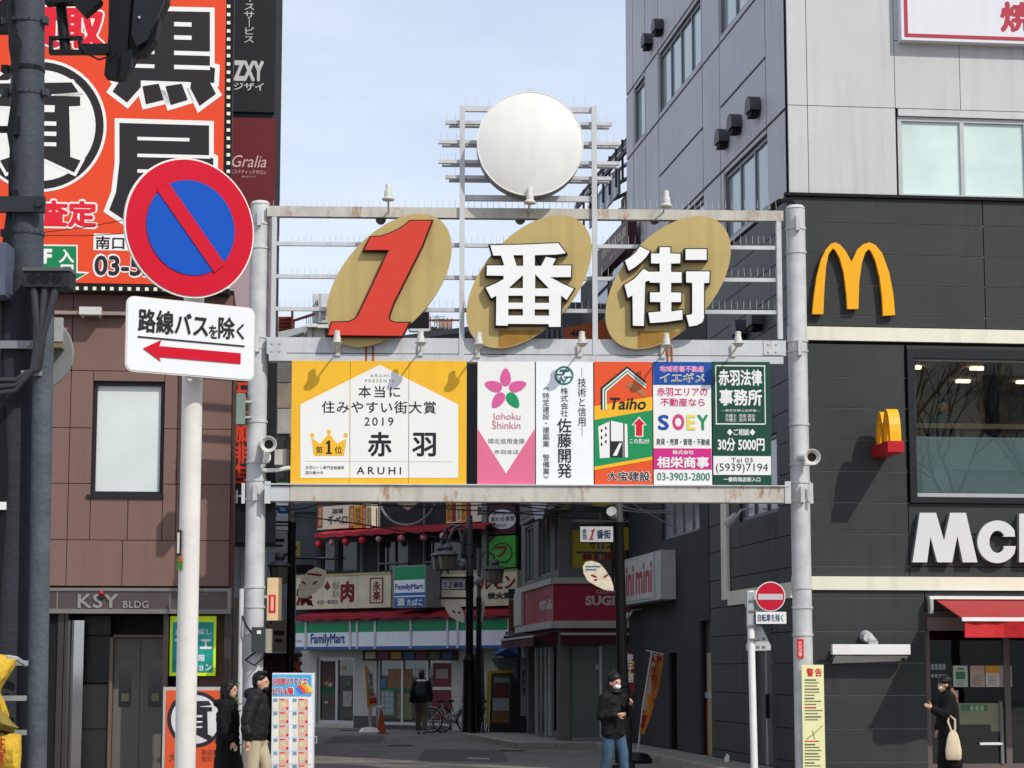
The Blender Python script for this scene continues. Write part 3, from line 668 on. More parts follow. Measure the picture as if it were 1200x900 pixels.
# ================================================================ GATE
def gz(px, py, y=0): return G.z(px, py, y)
GT = T(G, 'street_gate', 'grey steel gate spanning the street between two round posts', 'gate', (0, 0, 0))
up_, ur_ = G.u(303, 500), G.u(930, 500)
rp_ = .148
for i, (u, top) in enumerate(((G.u(296, 785), gz(303, 238)), (G.u(943, 785), gz(930, 243)))):
    mm = M().cyl((u, .12, 0), (u, .12, top), rp_, n=28); mm.sm = True
    p = GT.add('post', mm, steel); GT.add('cap', M().cyl((u, .12, top), (u, .12, top + .05), rp_ + .012, rp_ * .8, 28), steel, p, smooth=True)
    for zz in [gz(930, v) for v in (268, 296, 400, 412, 498, 545, 566, 588, 690, 713, 745)]:
        GT.add('clamp_ring', M().lathe([(rp_ - .01, 0), (rp_ + .014, 0), (rp_ + .014, .035), (rp_ - .01, .035)], (u, .12, zz), 28), steel, p, smooth=True)
    for zz in [gz(930, v) for v in (262, 408, 580)]:
        GT.add('bracket', M().box(u - .03, u + .03, -.1, -.02, zz - .12, zz + .12), steel, p)
uL, uR = G.u(315, 500), G.u(917, 500)
def gb(name, x0, y0, x1, y1, mt, ya=-.06, yb=.06, lab=None): 
    a, b, c, d = G.R(x0, y0, x1, y1, ya); return GT.add(name, M().box(a, b, ya, yb, c, d), mt, label=lab)
top = gb('top_beam', 313, 244, 918, 256, rusty, -.07, .07, 'rust stained top beam')
for y_ in (285.5, 323.5, 361.5): gb('rail', 318, y_, 915, y_ + 4.5, steel_beam, -.03, .03)
gb('main_beam', 312, 397, 921, 415, steel_beam, -.11, .11); gb('lower_flange', 315, 416, 918, 424.5, steel_beam, -.13, .09)
gb('bottom_beam', 340, 569.5, 925, 588, rusty, -.16, .1, 'rust streaked bottom beam'); gb('bottom_beam_end', 312, 570, 339.5, 587, steel_beam, -.15, .1)
gb('bottom_flange', 312, 567.5, 925, 569, steel_beam, -.19, .12)
for x in (318, 911): gb('upright', x, 252, x + 5.5, 397, steel_beam, -.065, .04)
for x in (538.5, 694): gb('upright', x, 124, x + 6, 416, steel_beam, -.125, -.075)
for x0, x1, y0 in ((545, 694, 124.5), (545, 694, 229)): gb('sign_rail', x0, y0, x1, y0 + 6.5, steel_beam, -.07, .0)
for x0, x1, y0 in ((522, 717, 142), (514, 726, 165), (514, 726, 188), (522, 717, 206)):
    gb('cross_rail', x0, y0, x1, y0 + 4, steel_beam, -.07, .0); gb('cross_rail', x0 + 4, y0 + 4.5, x1 - 3, y0 + 8, steel_beam, .05, .1)
for x0, y0 in ((316, 398), (898, 399)):
    mm = M()
    gb('gusset_plate', x0 - 3, y0, x0 + 20, y0 + 17, steel_beam, -.125, -.112)
    for i in (3, 12):
        for j in (4, 13):
            u, z = G.P(x0 + i, y0 + j, -.13); mm.cyl((u, -.14, z), (u, -.125, z), .018, n=8)
    GT.add('bolt', mm, steel, kind='stuff')
for x0 in (283, 310, 920, 949):
    if x0 in (310, 920): gb('end_plate', x0, 564, x0 + 7, 590, steel_beam, -.18, -.165)
    else: gb('end_plate', x0, 566, x0 + 4, 590, steel_beam, -.1, -.08)
# rust run marks of fixing brackets between main beam and ellipses
rustm = mat('rust', '9a4f1e', .8, 0, .3, 8)
for x in (428, 436, 781, 786): gb('rust_streak', x, 406, x + 2.2, 424, rustm, -.134, -.131)
# bird spikes
def spikes(x0, x1, py, ya, step=7.3, h=9):
    mm = M(); x = x0
    while x < x1:
        u, z = G.P(x, py, ya); hh = h / 77.; mm.cyl((u, ya, z - .01), (u + random.uniform(-.01, .01), ya, z + hh), .0045, .003, 4)
        x += step * random.uniform(.93, 1.07)
    GT.add('bird_spikes', mm, alu, kind='stuff')
for y_ in (243.5, 285, 323, 361): spikes(320, 912, y_, 0)
spikes(545, 695, 124, -.03, 14, 10)
for x0, x1, y0 in ((522, 540, 142), (514, 540, 165), (514, 540, 188), (522, 540, 206), (700, 717, 142), (700, 726, 165)): spikes(x0 + 2, x1, y0, -.03, 9, 9)
# disc sign
t = T(G, 'disc_sign', 'round white sign board above the gate frame', 'sign', (G.u(621, 169), -.1, gz(621, 231)))
u, z = G.P(621.5, 168, -.45); r_ = 63 / 2550 * 33
disc = mat('disc_face', 'e9e7e0', .4, 0, .06, 2, streak=.07)
t.add('drum', M().lathe([(r_ * .985, 0), (r_, .01), (r_, .33)], (u, -.44, z), 64, 'y'), mat('disc_drum', '8f8d88', .5, .1, .1), smooth=True)
t.add('face', M().lathe([(r_ * .97, -.004), (r_ * .985, .004)], (u, -.446, z), 64, 'y'), disc, smooth=True)
t.add('rim', M().add(*(lambda k: ([(u + r_ * a * math.cos(2 * math.pi * i / k), y_, z + r_ * a * math.sin(2 * math.pi * i / k)) for a, y_ in ((.985, -.452), (1.004, -.452), (1.004, -.40), (.985, -.40)) for i in range(k)],
      [(j * k + i, j * k + (i + 1) % k, ((j + 1) % 4) * k + (i + 1) % k, ((j + 1) % 4) * k + i) for j in range(4) for i in range(k)]))(64)), whitep)
t.add('top_bracket', M().box(u - .05, u + .05, -.35, -.25, z + r_, z + r_ + .07), steel)
t.add('mount', M().box(u - .4, u + .4, -.1, -.075, z - .3, z - .24).box(u - .4, u + .4, -.1, -.075, z + .24, z + .3), steel)
# ellipses with characters
gold = mat('gold_board', 'bfa76c', .45, .1, .1, 1.2, streak=.14); goldrim = mat('gold_rim', '3a3023', .6)
goldst = mat('gold_stain', 'a67c33', .6, 0, .3, 3, streak=.3)
def ell(cx, cy, n=72, k=1, hw=73.5):
    th = R(41.5); a, b = 92.5 * k, 54 * k
    return [(cx + a * math.cos(t) * math.sin(th) + b * math.sin(t) * math.cos(th), cy - a * math.cos(t) * math.cos(th) + b * math.sin(t) * math.sin(th)) for t in [2 * math.pi * i / n for i in range(n)]]
def sc(pts, k, ox, oy): return [(ox + a / k, oy + b / k) for a, b in pts]
one = sc([(585, 100), (718, 99), (660, 250), (600, 370), (540, 490), (480, 610), (455, 680), (452, 705), (462, 722), (490, 732), (577, 733), (535, 813), (76, 808), (100, 731), (205, 728), (240, 712), (262, 690), (320, 570), (390, 420), (455, 280), (303, 280), (340, 201), (400, 197), (460, 178), (510, 155), (550, 130)], 5.294, 370, 240)
ban = sc([(222, 113), (480, 108), (735, 97), (790, 172), (718, 182), (557, 187), (557, 268), (605, 268), (640, 201), (716, 214), (690, 265), (832, 265), (828, 352), (672, 352), (760, 400), (850, 440), (797, 525), (755, 490), (752, 727), (663, 727), (663, 706), (357, 704), (352, 718), (265, 716), (268, 492), (230, 512), (188, 432), (260, 402), (322, 368), (322, 342), (195, 340), (197, 265), (328, 265), (303, 190), (245, 190)], 6.43, 540, 270)
bh = [sc(h, 6.43, 540, 270) for h in ([(395, 187), (470, 187), (470, 268), (420, 268)], [(468, 338), (468, 437), (360, 435)], [(560, 330), (665, 438), (560, 438)], [(358, 492), (468, 492), (468, 545), (358, 545)], [(558, 495), (665, 495), (665, 547), (558, 547)], [(357, 592), (468, 592), (468, 642), (357, 642)], [(556, 595), (665, 595), (665, 643), (556, 643)])]
gai = [sc(h, 6.43, 700, 270) for h in ([(320, 122), (395, 158), (368, 200), (325, 245), (280, 280), (237, 305), (208, 228), (245, 205), (290, 165)],
      [(348, 290), (385, 312), (470, 312), (470, 250), (405, 248), (405, 175), (468, 175), (470, 127), (548, 127), (550, 175), (625, 177), (625, 248), (555, 250), (555, 313), (635, 315), (635, 395), (555, 395), (555, 468), (632, 470), (630, 540), (557, 540), (557, 612), (640, 600), (641, 672), (520, 690), (398, 698), (385, 620), (477, 612), (475, 540), (397, 538), (397, 468), (472, 467), (472, 395), (397, 393), (390, 378), (360, 388), (350, 720), (268, 718), (265, 490), (230, 508), (205, 412), (280, 365)],
      [(665, 142), (823, 142), (823, 222), (665, 222)],
      [(668, 310), (845, 310), (842, 395), (803, 397), (803, 660), (792, 692), (752, 715), (692, 725), (670, 638), (705, 636), (715, 625), (715, 395), (670, 393)])]
rimred = mat('character_red', 'd2412f', .45, 0, .04)
chw = mat('character_white', 'eeeeea', .4, 0, .03)
for (cx, cy, lb, polys, holes, fm, gr) in ((456, 328.5, 'gold oval board carrying the red numeral one', [one], [], rimred, .02), (620, 330, 'gold oval board carrying the first white character in the gate middle', [ban], bh, chw, .025), (783, 331, 'gold oval board carrying the white character nearest the right post', gai, [], chw, .025)):
    t = T(G, 'oval_sign', lb, 'sign', (G.u(cx, cy), -.2, gz(cx, cy + 78)), group='oval boards on the gate')
    e = G.pts(ell(cx, cy), -.24)
    t.add('board', M().prism(e, -.24, -.18), gold); t.add('board_edge', M().prism(grow(e, -.012), -.179, -.12), goldrim)
    zlow = [p for p in e]
    bt = None
    for p in polys:
        q = G.pts(p, -.36)
        if holes and p is polys[0]:
            hh = [G.pts(h, -.36) for h in holes]
            t.shape('character', fm, [q] + hh, -.37, .03); t.shape('character_side', black, [grow(q, .022)] + [grow(h, -.012) for h in hh], -.339, .09)
        else:
            t.add('character', M().prism(q, -.37, -.34), fm); t.add('character_side', M().prism(grow(q, .022), -.339, -.25), mat('red_dark_side', '3a1210', .6) if fm is rimred else black)
    t.add('fixing', M().box(G.u(cx, cy) - .5, G.u(cx, cy) + .5, -.12, -.075, gz(cx, cy) - .1, gz(cx, cy) + .02), steel)
    if cx > 500:
        low = [(a, b) for a, b in ell(cx, cy, 160, .985) if b > cy + 52 and a > cx - 38]
        xs_ = [a for a, b in low]; yt_ = cy + 57
        low = sorted([(a, b) for a, b in low if b > yt_])
        if low: t.poly('rust_run', goldst, [(low[0][0], yt_)] + low + [(low[-1][0], yt_)], -.2425)
# lamp fittings on the gate
lampw = mat('lamp_ivory', 'c9c7bf', .45, 0, .1)
fits = [(395, 400, 1), (493, 400, 1), (561, 402, 1), (682, 401, 1), (781, 403, 1), (865, 401, 1)]
plc = ['lamp below the foot of the red numeral', 'lamp between the first two oval boards', 'lamp at the lower left edge of the middle oval', 'lamp between the middle and last oval boards', 'lamp under the last oval board', 'lamp nearest the right post on the main beam']
def fitting(px, py, dn, lb, D2=-.62):
    u, z = G.P(px, py, D2); zb2 = gz(px, py + 16, -.13)
    t = T(G, 'sign_lamp', lb, 'lamp', (u, -.11, zb2), group='small ivory sign lamps along the gate')
    t.add('bracket', M().box(u - .035, u + .035, -.16, -.135, zb2 - .08, zb2 + .12), lampw)
    t.add('arm', M().tube([(u, -.15, zb2), (u, -.4, zb2 + .02), (u, D2, z - .12)], .014), lampw)
    t.add('socket', M().lathe([(.02, -.14), (.05, -.13), (.075, -.1), (.095, -.085), (.06, -.07), (.055, 0), (.045, .02), (.045, .09), (.03, .1)], (u, D2, z), 14), lampw, smooth=True)
for (px, py, dn), lb in zip(fits, plc): fitting(px, py - 5, dn, 'ivory sign ' + lb)
for (px, py), lb in zip([(455, 228), (621, 232), (781, 236)], ['tall floodlight stalk above the numeral on the top beam', 'tall floodlight stalk in front of the round white board', 'tall floodlight stalk above the last oval board']):
    D2 = -.5; u, z = G.P(px, py, D2); zb2 = gz(px, 250)
    t = T(G, 'floodlight', 'ivory ' + lb, 'lamp', (u, -.07, zb2), group='floodlights on stalks along the top beam')
    t.add('stalk', M().tube([(u, -.08, zb2), (u, -.3, zb2 + .1), (u, D2, z - .1)], .016), lampw)
    t.add('socket', M().lathe([(.02, -.1), (.09, -.09), (.1, -.07), (.06, -.03), (.055, .06), (.04, .08), (.04, .15), (.025, .17)], (u, D2, z), 14), lampw, smooth=True)
    t.add('ballast', M().ball((u - .12, .1, zb2 - .08), .08), mat('ballast_grey', '6d6a66', .6))

# ---- advertising boards between the beams
pg = mat('board_print_yellow', 'f2b930', .45, 0, .07, 1.5, streak=.05); dkt = mat('ink', '26262c', .5, 0, 0); pink = mat('print_pink', 'e0718f', .45, 0, .04); magenta = mat('print_magenta', 'cf2f86', .45, 0, .03)
orange = mat('print_orange', 'e5572c', .45, 0, .04); grn = mat('print_green_bright', '1f8f57', .45, 0, .04); dgrn = mat('print_dark_green', '1d4a3a', .4, 0, .05); blu = mat('print_blue', '1d4fa0', .45, 0, .03)
YB = -.14
def board(lb, x0, x1, y0, y1, mt, cuts=()):
    a, b, c, d = G.R(x0, y0, x1, y1, YB); t = T(G, 'advertising_board', lb, 'sign board', (a, 0, c), group='advertising boards hung in the gate')
    xs = [x0, *cuts, x1]
    for p, q in zip(xs, xs[1:]):
        a, b, c, d = G.R(p, y0, q, y1, YB); t.add('panel', M().box(a + .003, b - .003, YB, .04, c, d), mt)
    return t
yl = YB - .004
t = board('wide yellow board with white house shape and black lettering', 341, 547, 423, 568, pg, (410, 479))
hs = [(352, 560), (352, 474), (445, 427.5), (537, 474), (537, 560)]
for p, q in ((352, 409.6), (410.4, 478.6), (479.4, 537)):
    def clip(xx): return 474 - (xx - 352) / 93 * 46.5 if xx < 445 else 427.5 + (xx - 445) / 92 * 46.5
    pts = [(p, 560), (p, clip(p))] + ([(445, 427.5)] if p < 445 < q else []) + [(q, clip(q)), (q, 560)]
    t.poly('house_shape', white, pts, yl)
yt = yl - .003
t.text('lettering', '本当に', dkt, 420, 452, 469, 466, yt, bold=.012, sp=1.25)
t.text('lettering', '住みやすい街大賞', dkt, 377, 470, 511, 484.5, yt, bold=.012, sp=1.1)
t.text('lettering', '2019', dkt, 427, 489, 461, 499, yt, bold=.008, sp=1.3)
t.text('lettering', '赤', dkt, 431, 506, 459, 535, yt, bold=.025); t.text('lettering', '羽', dkt, 483, 507, 511, 535, yt, bold=.025)
t.text('lettering', 'ARUHI', dkt, 418, 547, 470, 556, yt, bold=.012, sp=1.5)
t.text('lettering', 'ARUHI', greyt, 434, 438.5, 456, 442, yt, sp=1.5); t.text('lettering', 'PRESENTS', greyt, 428, 444.5, 462, 448, yt, sp=1.5)
t.text('lettering', '住宅ローン専門金融機関', dkt, 358, 546, 403, 550, yt); t.text('lettering', '国内最大手', dkt, 358, 552, 379, 556, yt)
crown = [(368, 534), (365, 513), (375, 520), (385.5, 508), (395, 520), (406, 514), (403, 534)]
t.poly('crown', pg, crown, yt)
for (x, y_) in ((366, 510), (385.5, 506), (405, 510)): t.poly('crown_ball', pg, [(x + 2.6 * math.cos(R(a)), y_ + 2.6 * math.sin(R(a))) for a in range(0, 360, 30)], yt)
t.text('lettering', '第', dkt, 370, 523, 378, 531.5, yt - .002, bold=.01); t.poly('lettering', dkt, [(381.5, 519), (385, 516), (387, 516), (387, 530), (389, 530.6), (389, 532), (381.8, 532), (381.8, 530.6), (384, 530), (384, 519.6), (381.5, 520.6)], yt - .002); t.text('lettering', '位', dkt, 392, 523, 401, 531.5, yt - .002, bold=.01)
t.rect('rule', mat('pale_line', 'd5d2c8', .5), 358, 540.3, 530, 541, yt)
t = board('white board with pink petals and pink lower corners', 559.5, 627, 424, 568, white)
t.poly('corner', pink, [(559.5, 502), (559.5, 568), (627, 568), (627, 502), (593, 555)], yl)
cx, cy = 592.5, 457
pk2 = mat('petal_pink', 'd9609b', .45, 0, .1, 8); pkg = mat('petal_green', '21955f', .45, 0, .1, 8)
for k, a in enumerate((90, 18, -54, -126, 162)):
    c_, s_ = math.cos(R(a)), math.sin(R(a)); pet = []
    for i in range(16):
        th = 2 * math.pi * i / 16; l = 15 + 10.5 * math.cos(th); w_ = 6.2 * math.sin(th) * (1 - .25 * math.cos(th)); pet.append((cx + l * c_ - w_ * s_, cy - (l * s_ + w_ * c_)))
    t.poly('petal', pkg if a == -54 else pk2, pet, yt)
pt_ = mat('text_pink', 'c9808f', .5)
t.text('lettering', 'Johoku', pt_, 577, 484, 610, 494, yt); t.text('lettering', 'Shinkin', pt_, 577, 494, 610, 502.5, yt)
t.text('lettering', '城北信用金庫', greyt, 572, 513.5, 615, 520, yt); t.text('lettering', '赤羽支店', greyt, 579, 527, 608, 532, yt)
t = board('white board with vertical black brush lettering and round green emblem', 628, 695.5, 424, 568, mat('board_pale', 'eef3f3', .45, 0, .03))
ink = mat('ink_dark', '2b2b33', .5)
t.text('lettering', '佐\n藤\n開\n発', ink, 653, 490, 670, 560, yt, bold=.012)
t.text('lettering', '株\n式\n会\n社', ink, 657, 454, 666, 488, yt, bold=.0)
t.text('lettering', '｜\n技\n術\nと\n信\n用\n｜', ink, 677, 431, 687, 511, yt)
t.text('lettering', '特\n定\n建\n設\n・\n建\n築\n業\n\n警\n備\n業', ink, 636, 460, 644, 556, yt)
t.text('lettering', '︽', ink, 637, 453, 643, 457, yt); t.text('lettering', '︾', ink, 637, 557, 643, 561, yt)
teal = mat('teal_emblem', '2e6e68', .45)
def ringp(t, cx, cy, r1, r2, mt, y, a0=0, a1=360, n=28, name='emblem'):
    t.poly(name, mt, [(cx + r1 * math.cos(R(a0 + (a1 - a0) * i / n)), cy + r1 * math.sin(R(a0 + (a1 - a0) * i / n))) for i in range(n + 1)] + [(cx + r2 * math.cos(R(a1 - (a1 - a0) * i / n)), cy + r2 * math.sin(R(a1 - (a1 - a0) * i / n))) for i in range(n + 1)], y)
ringp(t, 661, 440, 11, 9, teal, yt, 15, 180); ringp(t, 661, 440, 11, 9, teal, yt, 195, 360)
t.rect('emblem', teal, 650, 438, 661, 439.6, yt - .001); t.rect('emblem', teal, 661, 441, 672, 442.6, yt - .001); t.rect('emblem', teal, 656, 433, 667, 435.6, yt - .001); t.rect('emblem', teal, 659.5, 436, 662, 438, yt - .002)
t.poly('emblem', teal, [(656, 442), (658, 441.5), (661, 446), (664, 441.5), (666, 442), (661, 449)], yt - .001); t.rect('emblem', teal, 655, 445, 657, 448, yt - .001)
t = board('orange and green board with house emblem and drawn building', 696.5, 764.5, 424, 568, orange)
t.poly('yellow_band', yellow, [(696.5, 476), (764.5, 465), (764.5, 481), (696.5, 492)], yl); t.poly('green_field', grn, [(696.5, 492), (764.5, 480.5), (764.5, 536), (696.5, 549)], yl)
t.poly('yellow_band', yellow, [(696.5, 547), (764.5, 535), (764.5, 539), (696.5, 551)], yl - .001)
for d_, mt_ in ((0, dkt), (2.3, white), (4, grn), (5.4, white)):
    w_ = 2.4 if d_ == 0 else 1.5
    x0 = 704 + d_; ap = (735, 429 + d_ * 1.25); x1 = 757
    t.poly('house_line', mt_, [(x0, 480), (x0, 454 + d_ * .7), ap, (x1, 447 + d_ * 1.2), (x1, 447 + d_ * 1.2 + w_ * 1.3), (ap[0], ap[1] + w_ * 1.3), (x0 + w_, 454 + d_ * .7 + w_ * .6), (x0 + w_, 480)], yt - d_ * .0002)
t.poly('beam', mat('tan_print', 'b4784a', .5), [(737, 446), (756, 459), (756, 466), (734, 452)], yt)
t.text('lettering', 'Taiho', dkt, 715, 466, 757, 480, yt - .003, bold=.02, shear=.2)
t.poly('building_print', white, [(701, 500), (716, 493), (735, 497), (736, 536), (716, 536), (703, 537)], yt)
t.rect('print_dark', dkt, 716, 517, 730, 536, yt - .001); t.rect('print_dark', dkt, 714.5, 493, 716, 536, yt - .002); t.rect('print_dark', dkt, 730.5, 496, 732, 536, yt - .002)
for k in range(3):
    t.rect('print_dark', dkt, 704, 503 + k * 8, 706, 506.5 + k * 8, yt - .001); t.rect('print_dark', dkt, 709, 500 + k * 8, 711, 503.5 + k * 8, yt - .001)
t.poly('white_streak', white, [(718, 534), (726, 519), (729, 519), (723, 534)], yt - .003)
t.poly('arrow', white, [(749, 488), (758, 498.5), (754, 498.5), (754, 512), (744, 512), (744, 498.5), (740, 498.5)], yt); t.poly('arrow', red, [(749, 490), (756, 497.5), (752.7, 497.5), (752.7, 510.7), (745.3, 510.7), (745.3, 497.5), (742, 497.5)], yt - .002)
t.text('lettering', 'この先2分', white, 738, 514, 761, 520, yt, bold=.02)
t.text('lettering', '大宝建設', white, 711, 552, 763, 564, yt, bold=.06); t.text('lettering', '大宝建設', dkt, 711.5, 552.5, 762, 563.5, yt - .002, bold=.02)
t = board('white board with blue top and colourful letters', 765.5, 834, 424, 568, white)
t.rect('blue_band', blu, 765.5, 424, 834, 451, yl); t.rect('magenta_band', magenta, 766, 525.5, 834, 550, yl)
t.text('lettering', '地域密着不動産', mat('text_light_pink', 'f0a9c9', .5), 773, 428.5, 825, 436, yt, bold=.03); t.text('lettering', 'イエギメ', white, 773, 437, 826, 448.5, yt, bold=.045); t.text('lettering', 'イエギメ', mat('text_olive', '5a5330', .5), 774, 438, 825, 448, yt - .002, bold=.0)
tp = mat('text_pink_strong', 'd5437c', .5)
t.text('lettering', '赤羽エリアの', tp, 770, 454, 829, 464, yt, bold=.012); t.text('lettering', '不動産なら', tp, 774, 466.5, 826, 476, yt, bold=.012)
t.text('lettering', 'S', blu, 771, 486, 784, 504, yt, bold=.03); t.text('lettering', 'O', tp, 788, 485, 802, 504, yt, bold=.04); t.text('lettering', 'E', mat('text_yellow', 'e6d668', .5), 804.5, 486, 815, 504, yt, bold=.03); t.text('lettering', 'Y', grn, 817, 486, 830, 504, yt, bold=.03)
t.text('lettering', '賃貸・売買・管理・不動産', dkt, 769, 514, 832, 521.5, yt, bold=.005)
t.text('lettering', '株式会社', white, 788, 527.5, 813, 532.5, yt, bold=.02); t.text('lettering', '相栄商事', white, 770, 535, 831, 548.5, yt, bold=.03)
t.text('lettering', '03-3903-2800', mat('text_teal', '2f7f6a', .5), 770, 554, 832, 563, yt, bold=.008)
t = board('dark green board with white lettering and price', 835, 903.5, 424, 568, dgrn)
ringl = [(838.5, 428), (897, 428), (897, 497.5), (839.5, 497.5)]
for a, b, c, d in ((838.5, 428, 897, 429.3), (838.5, 496.2, 897, 497.5), (838.5, 429.3, 839.6, 496.2), (895.9, 429.3, 897, 496.2)): t.rect('white_line', white, a, b, c, d, yl)
t.text('lettering', '赤羽法律', white, 842, 433, 893, 452, yl, bold=.03); t.text('lettering', '事務所', white, 843, 456, 893, 475.5, yl, bold=.03)
t.text('lettering', '—東京弁護士会所属—', white, 845, 479.5, 891, 482.5, yl); t.text('lettering', '弁護士  茂泉 高紗\n弁護士  金沢 昇幸', white, 850, 485, 885, 494, yl)
t.text('lettering', '◆ご相談◆', white, 852, 502.5, 885, 510.5, yl, bold=.02); t.text('lettering', '30分 5000円', white, 841, 513, 896, 528.5, yl, bold=.03)
t.rect('white_band', white, 836, 534.5, 903.5, 556.5, yl); t.text('lettering', 'Tel 03', dkt, 857, 536.5, 882, 542, yt); t.text('lettering', '(5939)7194', dkt, 839, 543, 900, 555, yt, bold=.0)
t.text('lettering', '一番街商店街入口', white, 848, 559, 891, 564.5, yl, bold=.02)
# loudspeakers, cameras and boxes on the posts
def horn(px, py, lb, dirx, yy=-.3):
    u, z = G.P(px, py, yy); t = T(G, 'horn_speaker', lb, 'loudspeaker', (u, yy, z))
    t.add('bell', M().lathe([(.05, .16), (.07, .08), (.115, .03), (.125, 0), (.11, .002), (.06, .07)], (u, yy - .08, z), 20, 'y'), lampw, smooth=True)
    t.add('throat', M().cyl((u, yy - .02, z), (u, yy - .019, z), .09, n=16), dark)
    t.add('driver', M().cyl((u, yy + .08, z), (u - dirx * .12, yy + .28, z + .03), .06, n=12), lampw)
    t.add('bracket', M().tube([(u - dirx * .1, yy + .2, z), (u - dirx * .25, .1, z)], .02), steel)
horn(315, 521, 'pale round horn speaker on the left post', 1); horn(951, 536, 'pale round horn speaker on the right post', 1)
t = T(G, 'security_camera', 'white security camera on a bracket by the left post', 'camera', (G.u(320, 548), 0, gz(320, 552)))
u, z = G.P(316, 550, -.2); t.add('arm', M().tube([(u - .1, 0, z), (u + .1, -.1, z), (u + .3, -.15, z + .03)], .03), whitep); u2, z2 = G.P(313, 536, -.2)
t.add('dome', M().ball((u2, -.2, z2), (.06, .06, .09)), whitep, smooth=True)
u3, z3 = G.P(327, 535, -.1); t.add('housing', M().box(u3 - .06, u3 + .06, -.2, 0, z3 - .13, z3 + .1), mat('housing_grey', 'b6b4aa', .5))
t.add('back_box', M().box(u3 + .05, u3 + .15, -.05, .1, z3 - .2, z3 + .12), greyt)
t = T(G, 'control_box', 'narrow green grey box strapped to the left post', 'box', (G.u(282, 480), 0, gz(282, 497)))
a, b, c, d = G.R(277, 461, 287, 497, -.1); t.add('box', M().box(a, b, -.12, .1, c, d), mat('box_green', '7d8e84', .5)); t.add('strap', M().box(b, b + .1, -.03, .0, c + .1, c + .13).box(b, b + .1, -.03, 0, d - .13, d - .1), steel)
t = T(G, 'junction_box', 'dark grey meter box low on the left post', 'box', (G.u(305, 745), 0, gz(305, 765)))
a, b, c, d = G.R(295, 735, 311, 764, -.2); t.add('box', M().box(a, b, -.26, -.06, c, d), mat('meter_box', '3c3f40', .5)); t.add('label_plate', M().box(a + .08, a + .14, -.265, -.26, d - .1, d - .05), whitep)
t.add('cable', M().tube([(a + .05, -.1, c), (a - .1, -.05, c - .12), (a + .05, -.2, c - .2), (b - .05, -.15, c - .1), (b, -.1, c)], .015), blackm)
t = T(G, 'junction_box', 'pale rounded cabinet beside the dark meter box', 'box', (G.u(314, 745), 0, gz(314, 765))); a, b, c, d = G.R(311.5, 737, 318, 765, -.1); t.add('box', M().box(a, b, -.15, .1, c, d), mat('cabinet_beige', 'a79f90', .5))
t = T(G, 'pipe', 'thin grey conduit pipe rising beside the left post', 'pipe', (G.u(282, 800), 0, 0)); u = G.u(282, 785); t.add('conduit', M().cyl((u, -.05, 0), (u, -.05, gz(282, 690)), .035), steel); t.add('cable', M().tube([(u, -.05, gz(282, 720)), (u + .1, -.2, gz(282, 735)), (u + .25, -.22, gz(282, 750))], .015), blackm)
t = T(G, 'lantern_sign', 'small cream box lantern with red panel by the left post', 'sign', (G.u(321, 700), .3, gz(321, 728, .3)))
a, b, c, d = G.R(313, 677, 326, 727, .3); t.add('box', M().box(a, b, .3, .34, c, d), mat('lantern_cream', 'e3c795', .5)); t.add('side', M().box(a, b + .04, .342, .55, c, d), mat('lantern_side', '8d7a64', .6)); a, b, c, d = G.R(315, 697, 323, 718, .29); t.add('red_panel', M().box(a, b, .292, .299, c, d), red); t.add('print', M().box(a + .03, b - .03, .288, .291, c + .03, d - .03), mat('lantern_print', 'e9b9a5', .5))
t.add('bracket', M().box(G.u(306, 700), G.u(312, 700), .3, .33, gz(310, 700), gz(310, 697)), steel)
t = T(G, 'sticker', 'red and white label stuck on the right post', 'sticker', (G.u(937, 760), -.03, gz(937, 770)))
a, b, c, d = G.R(934, 749, 941.5, 771, -.03); t.add('label', M().box(a, b, -.045, -.028, c, d), red); t.text('lettering', '火\n災\n注\n意', white, 935.5, 751, 940, 769, -.047)
t = T(G, 'notice_board', 'tall pale yellow warning notice strapped to the right post', 'sign board', (G.u(956, 800), -.1, .5))
ny = mat('notice_yellow', 'e9e7ae', .5, 0, .03)
a, b, c, d = G.R(940.5, 779, 966.5, 960, -.1); t.add('board', M().box(a, b, -.12, -.09, c, d), ny)
t.text('lettering', '警告', mat('warn_red', 'cc3a34', .5), 945, 783, 963, 793, -.123, bold=.03, sp=1.3)
inkg = mat('notice_ink', '6f7058', .6); rk = random.Random(3)
for k in range(34):
    yy_ = 796 + k * 3.6
    if 846 < yy_ < 866: continue
    t.rect('print_line', MATS['warn_red'] if k % 11 == 9 else inkg, 943, yy_, 944 + rk.uniform(10, 20), yy_ + (1.3 if k % 3 else 1.8), -.1225)
t.add('map_line', M().tube([(a + .05, -.124, gz(943, 866)), (a + .15, -.124, gz(950, 861)), (a + .3, -.124, gz(963, 850))], .005), inkg)
t.add('map_line', M().tube([(a + .15, -.124, gz(943, 856)), (a + .18, -.124, gz(950, 866))], .004), inkg)
t = T(G, 'cable_bundle', 'black cables bundled over the top of the right post', 'cable', (G.u(920, 240), .1, gz(920, 243)))
for k in range(4): 
    t.add('cable', M().tube([(G.u(905 - k, 243), .05, gz(905, 244 - k)), (G.u(913, 243), 0, gz(912, 237 - k)), (G.u(928, 243), .05, gz(928, 236 - k)), (G.u(938, 243), .15, gz(938, 241)), (G.u(944, 243), .35, gz(944, 250))], .018), blackm)

